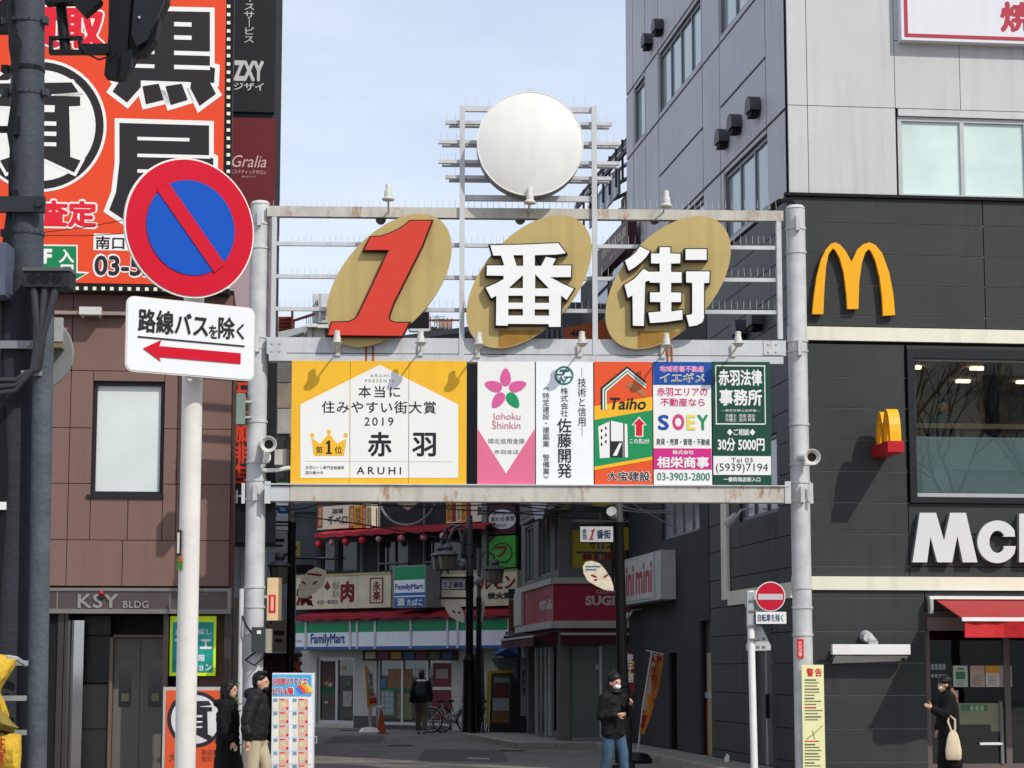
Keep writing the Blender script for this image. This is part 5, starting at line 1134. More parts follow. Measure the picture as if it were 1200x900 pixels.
# FM box sign
t = T(FF, 'box_sign', 'square illuminated green white and blue store sign over the fascia', 'sign', (FF.u(480, 700), -1, fz_(480, 712, -1)))
a, b, c, d = FF.R(460, 662.5, 499, 712, -1.0); t.add('case', M().box(a, b, -1, -.36, c, d), mat('case_grey', '8a8e90', .5))
t.rect('face_green', fg, 462, 664, 497.5, 679.5, -1.006, .005); t.rect('face_white', fwm, 462, 679.5, 497.5, 694.5, -1.006, .005); t.rect('face_blue', fbl, 462, 694.5, 497.5, 698, -1.006, .005); t.rect('face_white', fwm, 462, 698, 497.5, 699.5, -1.006, .005); t.rect('face_blue', fbl, 462, 699.5, 497.5, 711, -1.006, .005)
t.text('lettering', 'FamilyMart', MATS['letter_blue'], 463, 684, 496, 692.5, -1.012, bold=.03); t.text('lettering', '酒', white, 465, 701, 474, 710, -1.012, bold=.03); t.text('lettering', 'たばこ', white, 477, 702, 495, 709.5, -1.012, bold=.03)
# third floor signs
t = fboard('cream sign with black brush lettering and orange side strips', 372, 592, 434, 619, -.35, mat('cream_light', 'd3ccb2', .55, 0, .08), .33)
for x0, x1, c in ((372, 378, 'a3442a'), (409, 415, 'a35a32'), (415, 424, 'c9912c'), (424, 429, 'a8352a'), (429, 434, 'c9bf94')):
    t.rect('strip', mat('strip_' + c, c, .6), x0, 592.5, x1, 618.5, -.355, .004)
    t.text('lettering', '焼\n鳥\n酒', kb if c in 'c9912cc9bf94' else mat('strip_letter', 'd8c890', .6), x0 + 1, 595, x1 - 1, 616, -.359)
t.text('lettering', '千ベロ', kb, 384, 604, 407, 615, -.36, bold=.03); t.text('lettering', '酒場', kb, 389, 596, 402, 602, -.36, bold=.02)
t = fboard('orange yellow and red striped sign beside the lamp post', 523, 586, 567, 612, -.35, MATS['cream_light'], .33)
for x0, x1, c in ((523, 529, 'c9912c'), (529, 534.5, 'a8352a'), (534.5, 540, 'c9bf94'), (540, 546, 'c9912c'), (546, 552, 'a8352a')):
    t.rect('strip', mat('strip_' + c, c, .6), x0, 586.5, x1, 611.5, -.355, .004); t.text('lettering', '大\n衆\n酒', kb, x0 + 1, 589, x1 - 1, 609, -.359)
t.text('lettering', '炉', kb, 559, 592, 567, 604, -.36, bold=.03)
# round hoop and beige chevron
t = T(FF, 'hoop', 'thin grey hoop hanging on the dark facade below the gate beam', 'ornament', (FF.u(478, 600), -.4, fz_(478, 617, -.4)))
u, z = FF.P(478, 578, -.4); t.add('ring', M().tube([(u + math.cos(R(a)) * 1.15, -.4, z + math.sin(R(a)) * .92) for a in range(180, 361, 10)], .035), greyt)
t.poly('chevron', mat('chevron_beige', 'b39a84', .6), [(462, 587), (492, 587), (478, 598)], -.42, .02)
for k in range(3): t.rect('chevron_line', mat('chevron_dark', '7c6a5a', .6), 466 + k * 3, 589 + k * 2.6, 490 - k * 3, 589.8 + k * 2.6, -.425)
# balcony rails and drainpipe
for x0, x1, y_ in ((360, 391, 653), (443, 475, 659), (497, 540, 657)): FB.rect('rail', greyt, x0, y_, x1, y_ + 1.6, -.15, .04)
for x in (424, 444, 497, 570): u = FF.u(x, 650, -.1); FB.add('pipe', M().cyl((u, -.1, fz_(x, 674)), (u, -.1, fz_(x, 592)), .03), greyt)
FB.add('column', M().box(FF.u(567, 640, -.4), FF.u(573, 640, -.4), -.5, -.3, fz_(570, 680), fz_(570, 560)), mat('column_grey', '6c6a68', .6))
t = fboard('white oval sign on a dark board high behind the lamp posts', 573, 590, 604, 626, -.45, mat('signboard_plum', '3d2028', .6), .1)
t.poly('oval', mat('oval_white', 'c7c7c2', .5), [(588.5 + 16 * math.cos(R(a)), 608.5 + 11.5 * math.sin(R(a))) for a in range(0, 360, 12)], -.456); t.text('lettering', '旨い!鮮度', dkt, 577, 600, 600, 604, -.46); t.text('lettering', '都わる食堂', kb, 575, 605, 603, 611, -.46, bold=.02); t.text('lettering', '赤羽店', dkt, 582, 614, 594, 617, -.46)
t = fboard('square green sign with dark round emblem', 573, 628, 604, 665, -.45, mat('lime_board', '3f9a35', .5, 0, .08), .1)
ringp(t, 588.5, 648, 12, 10.6, kb, -.456, -160, 160); t.text('lettering', 'フ', dr, 581, 640, 594, 653, -.457, bold=.05); t.text('lettering', '居酒屋', kb, 582, 657, 596, 660, -.457); t.poly('emblem', kb, [(573, 628), (582, 628), (573, 636)], -.457)
# store front flag, cone, walking man later
def nobori(lb, base, top, mt, strips, txt, grp=None, w=1.0, F=None, tb=None):
    pass
FN = Frame(425, 59, 0)
t = T(FN, 'banner_flag', 'slim white and orange banner flag leaning by the store door', 'banner', (FN.u(430), 0, 0))
b0, b1 = (FN.u(434), 0, .1), (FN.u(428), 0, FN.z(428, 778)); t.add('pole', M().tube([b0, b1], .02), alu)
pa, pb, pc, pd = FN.P(429, 780), FN.P(433, 780), FN.P(443, 827), FN.P(432, 829)
fl = M(); n = 10
for i in range(n):
    f0, f1 = i / n, (i + 1) / n; w0, w1 = .05 * math.sin(i * 1.1), .05 * math.sin((i + 1) * 1.1)
    L0, L1 = [(pa[0] + (pd[0] - pa[0]) * f, pa[1] + (pd[1] - pa[1]) * f) for f in (f0, f1)]; R0, R1 = [(pb[0] + (pc[0] - pb[0]) * f, pb[1] + (pc[1] - pb[1]) * f) for f in (f0, f1)]
    fl.add([(L0[0], w0 - .03, L0[1]), (R0[0], -w0 - .03, R0[1]), (R1[0], -w1 - .03, R1[1]), (L1[0], w1 - .03, L1[1])], [(0, 1, 2, 3)])
t.add('cloth', fl, mat('flag_white', 'b9b4b0', .8, 0, .1)); t.poly('orange_edge', mat('flag_orange', 'c88326', .8), [(427.5, 779), (430, 779), (434, 829), (430.5, 829)], -.1)
t.poly('red_patch', mat('flag_red', 'a8352c', .8), [(433, 818), (441, 817), (442, 824), (433.5, 825)], -.1); t.text('lettering', '税\n務\n相', mat('flag_navy', '2c3050', .8), 432.5, 788, 438, 816, -.1)
t.add('foot', M().lathe([(.28, 0), (.3, .05), (.22, .16), (.05, .18)], (b0[0], 0, 0), 16), whitep, smooth=True)
t = T(FN, 'traffic_cone', 'orange traffic cone standing by the store window', 'cone', (FN.u(447), 0, 0)); u = FN.u(447)
t.add('cone', M().lathe([(.14, .03), (.035, .62), (.02, .63)], (u, 0, 0), 16), mat('cone_orange', 'a34a30', .6), smooth=True); t.add('base', M().box(u - .19, u + .19, -.19, .19, 0, .03), MATS['cone_orange'])
t = T(FN, 'folding_table', 'small white folding table behind the traffic cone', 'table', (FN.u(440), .3, 0)); t.rect('tabletop', whitep, 432, 827, 448, 829, .2, .5)
for x in (433, 446): 
    for y_ in (.25, .65): t.add('leg', M().box(FN.u(x), FN.u(x) + .03, y_, y_ + .03, 0, FN.z(440, 829, .2)), alu)
# bicycles
def bicycle(px, D, ang, lb, col):
    r = ray(px, 785); X, Y = r.x / r.y * D, D; F = _O(); F.o = Vector((X, Y)); F.a = ang; F.U = Vector((math.cos(ang), math.sin(ang))); F.Y = Vector((-math.sin(ang), math.cos(ang)))
    t = T(F, 'bicycle', lb, 'bicycle', (0, 0, 0), group='bicycles parked by the store'); wr = .33
    tyre = mat('tyre_rubber', '17171a', .8)
    for u in (-.53, .53):
        k = 28; ring = [(u + wr * math.cos(2 * math.pi * i / k), 0, wr + wr * math.sin(2 * math.pi * i / k) + .01) for i in range(k + 1)]
        w_ = t.add('wheel', M().tube([(a, b, c) for a, b, c in ring], .02), tyre); mm = M()
        mm.tube([(u + (wr - .03) * math.cos(2 * math.pi * i / k), 0, wr + .01 + (wr - .03) * math.sin(2 * math.pi * i / k)) for i in range(k + 1)], .01)
        t.add('rim', mm, alu, w_); sp = M()
        for i in range(12): sp.cyl((u, 0, wr), (u + (wr - .03) * math.cos(R(i * 30)), 0, wr + (wr - .03) * math.sin(R(i * 30))), .003, n=3)
        sp.cyl((u, -.05, wr), (u, .05, wr), .025, n=8); t.add('spokes', sp, alu, w_)
        t.add('mudguard', M().tube([(u + (wr + .03) * math.cos(R(a)), 0, wr + .01 + (wr + .03) * math.sin(R(a))) for a in range(20, 170, 15)], .018), mat('bike_' + col, col, .35, .3))
    cm_ = MATS['bike_' + col]; fr_ = M(); hd = (.36, 0, .78); bb = (-.05, 0, .3)
    for a, b, r_ in (((.53, 0, .33), (.33, 0, .9), .018), (hd, bb, .022), (bb, (-.22, 0, .8), .018), (bb, (-.53, 0, .33), .013), ((-.2, 0, .7), (-.53, 0, .33), .01), ((.4, 0, .68), (-.12, 0, .42), .018)): fr_.cyl(a, b, r_, n=8)
    t.add('frame', fr_, cm_); t.add('handlebar', M().tube([(.2, -.28, .98), (.3, -.22, 1.0), (.33, 0, .95), (.3, .22, 1.0), (.2, .28, .98)], .013), alu)
    t.add('saddle', M().ball((-.25, 0, .85), (.14, .08, .04)), blackm, smooth=True)
    bk = M()
    for i in range(5):
        z = .72 + i * .05; a_ = .1 + i * .012; bk.tube([(.5 - a_, -a_, z), (.5 + a_ + .1, -a_, z), (.5 + a_ + .1, a_, z), (.5 - a_, a_, z), (.5 - a_, -a_, z)], .005, 4)
    for i in range(5):
        for s_ in (-1, 1): bk.cyl((.42 + i * .07, s_ * .1, .72), (.4 + i * .08, s_ * .148, .92), .004, n=4)
    t.add('basket', bk, blackm); t.add('crank', M().cyl((-.05, -.06, .3), (-.05, .06, .3), .07, n=14).cyl((-.05, -.08, .3), (.08, -.1, .2), .012).cyl((-.05, .08, .3), (-.18, .1, .4), .012), greyt)
    t.add('stand', M().cyl((-.5, .1, .3), (-.62, .16, .0), .01).cyl((-.5, -.1, .3), (-.62, -.16, .0), .01), greyt)
bicycle(527, 60, R(12), 'white framed city bicycle parked in front of the store wall', 'b5b8ba'); bicycle(536, 60.5, R(40), 'dark city bicycle close against the white one', '3a3c40'); bicycle(566, 60, R(100), 'city bicycle between the lamp posts and the menu stand', '6d7073')

# ================================================================ CLOTHES SHOP BUILDING (right, beyond the dark building)
SG = Frame(655, 50, -.04); SL = Frame(655, 50, R(-83.3))
sg = T(SG, 'shop_building', 'grey corner building with red fascia and shuttered shop', 'building', (0, 0, 0))
sub = Sub(sg, SL)
gw = mat('grey_concrete', '6f6d6a', .8, 0, .15, 1.3, streak=.2, bump=.1)
pz = lambda y_: SG.z(700, y_); ue = SG.u(746, 700)
TOPP = pz(528)
w3 = [(SG.u(667, 640), SG.u(741, 640), pz(665), pz(598))]
lwz = lambda y_: SL.z(640, y_)
lw3 = [(SL.u(615, 640), SL.u(625, 640), lwz(676), lwz(606)), (SL.u(631, 640), SL.u(645, 640), lwz(674), lwz(602)), (SL.u(650, 640), -.12, lwz(672), lwz(602))]
sg.add('wall', cells(M(), [0.0, ue], [0, TOPP], w3 + [(SG.u(668, 800), SG.u(738, 800), .12, pz(756))], .0, .3), gw)
ul_ = SL.u(611, 780)
sub.add('side_wall', cells(M(), [ul_, -.001], [0, TOPP], lw3 + [(SL.u(619, 800), SL.u(652, 800), .12, SL.z(636, 758))], .001, .3), gw)
sg.add('roof', M().plan([(0, 0), (ue, 0), (ue, 7), (-.9, 7)], TOPP, TOPP + .15), gw)
sg.add('upper_window', M().box(w3[0][0], w3[0][1], .12, .18, w3[0][2], w3[0][3]), mat('shop_dark_pane', '1f2426', .1, spec=.7))
yl_ = mat('yellow_window_sign', 'a89a24', .6, 0, .1)
sg.rect('window_film', yl_, 671, 621, 715, 666, .1, .01); sg.rect('window_film', yl_, 731, 618, 741, 645, .1, .01)
sg.text('lettering', 'サロン', kb, 690, 634, 718, 643, .095, bold=.03); sg.text('lettering', '美容院', dr, 682, 648, 720, 657, .095, bold=.04)
for x in (667, 702, 727, 739): sg.rect('window_frame', mat('shop_grey_frame', '8a8987', .6), x, 597, x + 3, 667, .05, .06)
sg.rect('window_frame', MATS['shop_grey_frame'], 667, 609, 741, 612, .06, .05)
for h in lw3: window(sub, 0, 0, 0, 0, .1, MATS['shop_grey_frame'], mat('green_curtain_pane', '2b4a33', .15, 0, .5, 2, spec=.7), 2, .05, box=h, dep=.08)
fred = mat('fascia_red', '9c1f36', .5, 0, .08, 1, streak=.08); offw = mat('off_white_band', 'b4b0a8', .6, 0, .08, streak=.15)
for (y0, y1, mt, d_) in ((677, 684, offw, .16), (684, 727.5, fred, .1), (727.5, 736, offw, .16)):
    sg.add('fascia_band', M().box(-.1, ue, -d_, -.001, pz(y1), pz(y0) - .002), mt)
    sub.add('fascia_band', M().box(ul_, -.102, -d_ - .01, -.001, pz(y1), pz(y0) - .002), mt)
sub.add('fascia_end', M().box(ul_, SL.u(619.5, 710), -.2, -.12, pz(727), pz(684)), offw)
sg.text('lettering', 'SUGIYA', mat('shop_letter', 'c9b9b4', .5), 686, 698, 742, 709.5, -.115, .02, bold=.04, split=True); sg.text('lettering', 'CLOTHING', MATS['shop_letter'], 699, 691, 733, 695.5, -.105)
sub.text('lettering', '紳士\n洋服', MATS['shop_letter'], 632, 703, 648, 715, -.12, bold=.03); sub.text('lettering', 'スギ', kb, 634, 697, 645, 701, -.12, bold=.02)
maw = mat('maroon_awning', '4a1a26', .8, 0, .15)
def shopawn(F_, lb, u0, u1, za_, zb2, d):
    t = T(F_, 'awning', lb, 'awning', (u0, -.01, za_)); n = 12; m_ = M()
    m_.add([(u0, -.01, za_), (u1, -.01, za_), (u1, -d, zb2 + .22), (u0, -d, zb2 + .22), (u0, -d - .01, zb2), (u1, -d - .01, zb2), (u0, -.01, za_ - .3), (u1, -.01, za_ - .3)], [(0, 3, 2, 1), (3, 4, 5, 2), (0, 6, 3), (1, 2, 7)])
    t.add('canopy', m_, maw); t.add('front_bar', M().box(u0, u1, -d - .03, -d - .012, zb2 + .2, zb2 + .25), offw)
shopawn(SG, 'dark maroon awning on the front of the clothes shop', .05, ue - .1, pz(738), pz(755), .55)
shopawn(SL, 'dark maroon awning on the street side of the clothes shop', ul_ + .2, -.2, pz(740), pz(757), .55)
shut = mat('shop_shutter_glass', '5d6a62', .25, 0, .15, 1)
sg.rect('shop_glass', shut, 671, 757, 703, 864, .1, .01); sg.rect('shop_glass', shut, 705, 757, 738, 864, .1, .01); sg.rect('mullion', alu, 702.5, 757, 705.5, 864, .06, .05); sg.rect('mullion', greyt, 668, 757, 671, 864, .06, .05)
sg.rect('paper', mat('paper_white', 'b8b8b4', .7), 697.5, 779, 702, 785, .09, .003)
for x in (619, 630, 634.5, 646): sub.rect('shop_glass', mat('side_shop_glass', '4f5650', .2, 0, .3), x, 758, x + 8 if x in (619, 634.5) else x + 3, 862, .1, .01); sub.rect('mullion', alu, x + 8.2, 758, x + 9.2, 862, .06, .05)
# slanted billboard on the side
t = T(SL, 'billboard', 'slanting framed picture board on the corner building side', 'billboard', (SL.u(635, 600), -.5, SL.z(635, 605)))
a, b, c, d = SL.R(614, 578, 655, 605, -.4); t.add('frame', M().box(a, b, -.5, -.3, c, d + 1), mat('board_frame', '6a6360', .6)); t.add('face', M().box(a + .1, b - .1, -.51, -.501, c + .1, d + .9), mat('board_face', '5c4b50', .6, 0, .4, 2)); t.poly('picture', mat('picture_pale', 'a7abb5', .6), [(620, 582), (643, 582), (636, 607), (627, 609)], -.515)
t = T(SG, 'shop_sign', 'yellow strip sign just under the gate beam', 'sign', (SG.u(712, 590), -.2, pz(594))); t.rect('board', yl_, 694, 580, 718, 594, -.2, .1); t.rect('board', yl_, 655, 582, 668, 597, -.2, .1)
# pavement stall clutter: orange box, blue tarp, menu sign, vertical sign
Fq = Frame(600, 58, R(-10))
t = T(Fq, 'shop_shack', 'brown slatted stall front beside the corner building', 'building', (Fq.u(605), 0, 0))
t.rect('wall', mat('brown_slats', '7a5236', .8, 0, .2, 3), 596, 702, 613, 740, 0, .4)
for k in range(8): t.rect('slat', mat('brown_slat_dark', '5f3f2a', .8), 597 + k * 2, 703, 597.6 + k * 2, 739, -.02, .018)
t.rect('roof', greyt, 592, 740, 614, 744, -.5, 1.0); t.rect('upper_wall', mat('stall_dark', '2e2f31', .8), 596, 690, 613, 701, 0, .4); t.rect('lower_wall', MATS['stall_dark'], 590, 745, 613, 862, .3, .3)
t = T(Fq, 'tarpaulin', 'blue plastic tarpaulin sagging beside the corner building', 'tarpaulin', (Fq.u(590), 0, 1.5)); 
p = [Fq.P(a, b, -.3) for a, b in ((578, 768), (588, 756), (597, 750), (606, 756), (607, 768), (590, 769))]; m_ = M(); c0 = Fq.P(594, 760, -.6)
vs = [(c0[0], -.6, c0[1])] + [(a, -.3 + .15 * math.sin(i * 2), b) for i, (a, b) in enumerate(p)]; m_.add(vs, [(0, i + 1, (i + 1) % 6 + 1) for i in range(6)]); t.add('sheet', m_, mat('tarp_blue', '17508c', .5, 0, .3, 4))
t.add('clear_sheet', M().sheet([Fq.P(a, b, -.2) for a, b in ((575, 772), (606, 770), (606, 800), (600, 790), (590, 792))], -.2), mat('clear_plastic', '5a6167', .3, 0, .4, 3))
Fm = Frame(590, 57, 0)
t = T(Fm, 'menu_stand', 'black framed menu stand with yellow edged side by the corner', 'menu stand', (Fm.u(588), 0, 0))
t.poly('side_panel', mat('menu_yellow', 'b59a2e', .6), [(571, 786), (601, 785), (601, 789), (576, 790), (572.5, 850), (569, 848)], .02, .1)
t.poly('frame', blackm, [(576, 789), (601, 789), (598, 858), (573, 858)], -.1, .1)
t.poly('glass', mat('menu_dark', '33302c', .3, 0, .2), [(578, 791), (599, 791), (597, 848), (576, 848)], -.105)
for (x0, y0, x1, y1, c) in ((579, 794, 597, 800, '7d7f80'), (578.5, 801, 596.5, 817, '5c3229'), (577.5, 818, 596.5, 833, '9a9c9c'), (577, 834, 596, 847, '7a5a3a')): t.rect('menu_sheet', mat('menu_' + c, c, .6, 0, .3, 9), x0, y0, x1, y1, -.11, .003)
t.add('foot', M().box(Fm.u(572), Fm.u(600), -.25, .25, 0, .08), blackm)
t = T(Fm, 'shop_sign', 'tall narrow white sign standing on the corner kerb', 'sign', (Fm.u(612), -1, 0)); t.rect('board', mat('narrow_sign', '93959a', .6), 610, 770, 617, 839, -1, .12); t.text('lettering', '御\n料\n理', kb, 611.5, 785, 615.5, 815, -1.005, bold=.02); t.rect('stand', blackm, 609, 839, 618, 862, -1, .3)
# upper building beyond: side wall continuing back, tall
UB = T(MS, 'building', 'dark restaurant building with outside stairs behind the gate', 'building', (Lu - 1, 0, 0))
uN0, uN1 = MS.u(668, 500), Lu - .03
zN = MS.z(702, 195)
UB.add('wall', M().box(uN0, uN1, .3, 9, TOPP + .2, MS.z(735, 262)), mat('dark_upper_building', '4a4b4c', .75, 0, .2, 1.2, streak=.2))
UB.add('pale_wall', M().box(Lu - 3.4, uN1 - .0, .28, .299, MS.z(720, 300), MS.z(735, 262) ), mat('pale_panel_wall', '9c9ca0', .6, 0, .1))
dk = mat('stair_steel', '3c3c3e', .5, .4, .2)
# roof storey with steps and glazing
UB.add('roof_block', M().box(uN0 + 2.2, uN1, 1.0, 6, MS.z(735, 262), MS.z(735, 165)), mat('roof_block', '5b5752', .8, 0, .2))
for k in range(4): 
    a_, b_ = MS.P(668, 248 - k * 6), MS.P(735, 160 - k * 8 + 10)
    UB.add('stair_rail', M().tube([(a_[0], 0.1 + k * .05, a_[1]), (b_[0], 0.1 + k * .05, b_[1])], .05 if k < 2 else .03), dk if k != 1 else steel)
for k in range(9):
    a_ = MS.P(672 + k * 7.5, 243 - k * 9.6); UB.add('stair_post', M().cyl((a_[0], .1, a_[1] - .7), (a_[0], .1, a_[1] + .25), .03), dk)
a, b, c, d = MS.R(690, 222, 725, 247, .2); UB.add('glazing', M().box(a, b, .2, .25, c, d), mat('roof_glazing', '5f6b72', .2, .1, .1, spec=.7)); UB.add('glazing_frame', M().box(a, b, .18, .199, d, d + .06).box(b - .06, b, .18, .199, c, d), steel)
for k in range(5):
    a_, b_ = MS.P(712 + k * 2, 252 - k * 16, .5), MS.P(735, 243 - k * 17, .5); UB.add('siding_strip', M().tube([(a_[0], .5, a_[1]), (b_[0], .5, b_[1])], .05), mat('siding_pale', 'a4a19c', .6))
for (x0, y0, x1, y1) in ((697, 315, 712, 340), (718, 310, 733, 335), (697, 345, 712, 372), (718, 345, 733, 370)): UB.rect('window', mat('dim_pane', '23272a', .1, spec=.7), x0, y0, x1, y1, .27, .02)
t = T(MS, 'hanging_sign', 'brown sign with gold lettering on the building behind the gate', 'sign', (su(720), -.3, MS.z(720, 300)))
a, b, c, d = MS.R(700, 274, 736, 308, -.3); t.add('board', M().box(a, b, -.3, -.1, c, d), mat('brown_board', '4c1f22', .5, 0, .08)); gd = mat('gold_letter', 'bfae8c', .5)
t.text('lettering', '焼鳥居酒屋', gd, 705, 279, 734, 290, -.305, bold=.02); t.text('lettering', '夢もみ', gd, 714, 293, 730, 299, -.305)
t = T(Frame(680, 52, 0), 'storey_sign', 'orange sign reading 4F on the building behind the gate', 'sign', (Frame(680, 52, 0).u(680), 0, Frame(680, 52, 0).z(680, 400)))
t.poly('board', mat('orange_board', 'b5562a', .5, 0, .08), [(661, 384), (700, 377), (715, 374), (715, 402), (661, 402)], 0, .2); t.text('lettering', '4F', dkt, 668, 387, 681, 394, -.01, bold=.03)
UB2 = T(Frame(672, 57.5, 0), 'building', 'dark grey block closing the gap behind the middle oval', 'building', (Frame(672, 57.5, 0).u(680), 0, 0)); ff = UB2.F
UB2.add('wall', M().box(ff.u(615), ff.u(720), 0.3, 5, 4, ff.z(680, 352)), mat('gap_wall', '55565a', .7, 0, .2, 2)); 
for k in range(5): UB2.rect('pipe', greyt, 640 + k * 6, 380, 642 + k * 6, 400, .2, .05)

# ---- low roofs seen through the gate rails
RF = Frame(400, 72, 0)
def roofthing(lb, parts, F=RF, cat='building', nm='rooftop_hut'):
    x0 = min(p[1] for p in parts); t = T(F, nm, lb, cat, (F.u(x0), 0, F.z(x0, 400)))
    for (nme, x0, y0, x1, y1, c, d_) in parts: t.rect(nme, mat('roof_' + c, c, .8, 0, .25, 2), x0, y0, x1, y1, d_, 1.2 if nme == 'wall' else .3)
    return t
roofthing('white painted rooftop hut left of the red numeral', [('wall', 360, 381, 384, 420, 'cfcabb', 0), ('roof_slab', 358, 379, 371, 383, 'e3e1da', -.3), ('roof_slab', 372, 380, 385, 384, 'e0ddd4', -.3), ('joint', 366, 384, 367, 400, '8f8a7c', -.05), ('window', 381, 385, 384, 396, '2c2a28', -.06)])
roofthing('white panelled rooftop screen above the hut', [('wall', 366, 344, 386, 378, 'd2d3d2', 2.5), ('frame', 366, 361, 386, 362.5, '9a9c9c', 2.2), ('frame', 374, 344, 375, 378, '9a9c9c', 2.1), ('bolt_plate', 369, 353, 372, 356, '6d6f70', 2.05), ('bolt_plate', 378, 370, 381, 373, '6d6f70', 2.05)])
t = T(RF, 'rooftop_hut', 'rusty red sheet metal hut left on the roofs', 'building', (RF.u(326), 2, RF.z(330, 400))); t.rect('wall', mat('rusty_sheet', '7d3d28', .9, 0, .4, 3), 326, 371, 342, 400, 2, 1)
for k in range(6): t.rect('sheet_rib', mat('rusty_dark', '5a2c20', .9), 327, 373 + k * 4, 341, 373.8 + k * 4, 1.9, .08)
t.rect('post', MATS['rusty_dark'], 341, 361, 343.5, 386, 1.8, .1); t.add('brace', M().tube([(RF.u(326), 1.9, RF.z(326, 367)), (RF.u(358), 1.9, RF.z(358, 357))], .05), MATS['rusty_dark'])
t = T(RF, 'rooftop_shed', 'grey pitched sheet roof in front of the rusty hut', 'roof', (RF.u(326), 0, RF.z(330, 400))); t.poly('roof_slope', mat('sheet_grey', 'a7aaa8', .6, 0, .25, 2), [(325, 397), (326, 389), (358, 382), (360, 384), (358, 397), (358, 420), (325, 420)], .6, 1); t.poly('roof_edge', mat('edge_dark', '55585a', .7), [(330, 397), (356, 389), (356, 391), (338, 398)], .5, .1)
t = T(RF, 'rooftop_railing', 'thin upright roof railing against the sky', 'railing', (RF.u(345), 3, RF.z(345, 384)))
for k in range(9): t.add('baluster', M().cyl((RF.u(344 + k * 2.6), 3, RF.z(344, 386)), (RF.u(344 + k * 2.6), 3, RF.z(344, 352)), .012, n=5), greyt)
t.add('handrail', M().tube([(RF.u(342), 3, RF.z(342, 384)), (RF.u(366), 3, RF.z(366, 380))], .06), MATS['rusty_dark'])
t = roofthing('low cream wall with scalloped tile edge between the first two ovals', [('wall', 505, 391, 548, 425, 'b9a98a', 0), ('roof_slab', 480, 385, 548, 388, 'cfcfca', -.3), ('roof_slab', 500, 389.5, 548, 391, '8d8d88', -.4)])
for k in range(10): u, z = RF.P(507 + k * 4.2, 385 + k * .5, -.4); t.add('roof_tile', M().cyl((u, -.5, z), (u, .4, z + .05), .06, n=8), mat('tile_dark', '3b3d3e', .7))
t = T(RF, 'rooftop_sign', 'black box sign on the roof right of the red numeral', 'sign', (RF.u(495), .5, RF.z(495, 390))); t.rect('box', dark, 478, 362, 502, 384, .5, 1)
t = T(RF, 'roof_railing', 'rusty red roof framework behind the rails', 'railing', (RF.u(520), 2, RF.z(520, 385))); rr_ = mat('frame_rust', '8a5446', .8)
t.rect('bar', rr_, 503, 374, 540, 376, 2, .1); t.rect('wall', mat('roof_pinkish', 'b79b93', .8, 0, .2), 515, 376, 529, 385, 2.3, 1)
for k in range(6): t.rect('post', rr_, 504 + k * 5, 372, 505 + k * 5, 385, 1.9, .08)
t = T(RF, 'television_aerial', 'thin roof television aerial between the first two ovals', 'aerial', (RF.u(509), 1, RF.z(509, 384)))
u = RF.u(509); t.add('mast', M().cyl((u, 1, RF.z(509, 386)), (u, 1, RF.z(509, 364)), .02, n=6), greyt)
for k in range(3): t.add('element', M().cyl((u - .25 + .05 * k, 1, RF.z(509, 366 + k * 3)), (u + .3 - .05 * k, 1, RF.z(509, 365 + k * 3)), .012, n=5), greyt)
# ================================================================ LAMP POSTS
pb = mat('post_black', '161618', .45, .3, .1); pg_ = mat('post_grey', '5b5b5b', .5, .3, .1)
lg_ = mat('lantern_glass', '6f6a5c', .3, 0, .1)
def signplate(t, F, x0, y0, x1, y1, y, name='name_plate'):
    t.rect(name, blackm, x0 - 1, y0 - 1, x1 + 1, y1 + 1, y + .003, .06); p = t.rect('plate_face', mat('plate_white', 'c8ccce', .5), x0, y0, x1, y1, y - .004)
    w_ = x1 - x0; h = y1 - y0
    t.text('lettering', '赤\n羽', mat('plate_blue', '24365e', .5), x0 + .06 * w_, y0 + h * .15, x0 + .2 * w_, y1 - h * .15, y - .008, bold=.02)
    t.poly('lettering', mat('plate_red', 'a82626', .5), [(x0 + w_ * (.25 + (a_ - 384) / 122 * .2), y0 + h * (.14 + (b_ - 259) / 135 * .72)) for a_, b_ in one], y - .008)
    t.text('lettering', '番街', MATS['plate_blue'], x0 + .5 * w_, y0 + h * .2, x0 + .93 * w_, y1 - h * .2, y - .008, bold=.03)
def lantern(t, F, px, py, y, k=1.0):
    """hanging street lantern whose rim is at the measured point"""
    u, z = F.P(px, py, y)
    t.add('lantern_cap', M().lathe([(.28 * k, 0), (.3 * k, .02), (.2 * k, .1), (.1 * k, .14), (.13 * k, .2), (.1 * k, .27), (.03 * k, .32)], (u, y, z), 18), pg_, smooth=True)
    t.add('lamp_shade', M().lathe([(.08 * k, -.38), (.2 * k, -.34), (.25 * k, -.02), (.24 * k, -.001)], (u, y, z), 8), lg_)
    t.add('finial', M().cyl((u, y, z - .46 * k), (u, y, z - .38 * k), .03, n=6), pg_)
    return u, z
def fox(t, F, pts, y, eyes, d=.03):
    o = t.poly('fan_board', mat('fan_cream', 'efe6cc', .6, 0, .2, 14), pts, y, d)
    for (x, y_, a, w_) in eyes: t.poly('print', mat('fan_red', '9c2a2c', .6), [(x + w_ * math.cos(R(a)) * math.cos(R(q)) - 1.3 * math.sin(R(a)) * math.sin(R(q)), y_ + w_ * math.sin(R(a)) * math.cos(R(q)) + 1.3 * math.cos(R(a)) * math.sin(R(q))) for q in range(0, 360, 40)], y - .004)
P1 = Frame(727, 37.5, 0)
t = T(P1, 'street_lamp', 'black lamp post with a street name plate beside the hooded woman', 'lamp post', (0 + P1.u(730), 0, 0))
u = P1.u(730); zz = P1.z
t.add('base', M().lathe([(.2, 0), (.2, .1), (.15, .14), (.145, .9), (.13, 1.3), (.135, 1.36), (.1, 1.4)], (u, 0, 0), 20), pb, smooth=True)
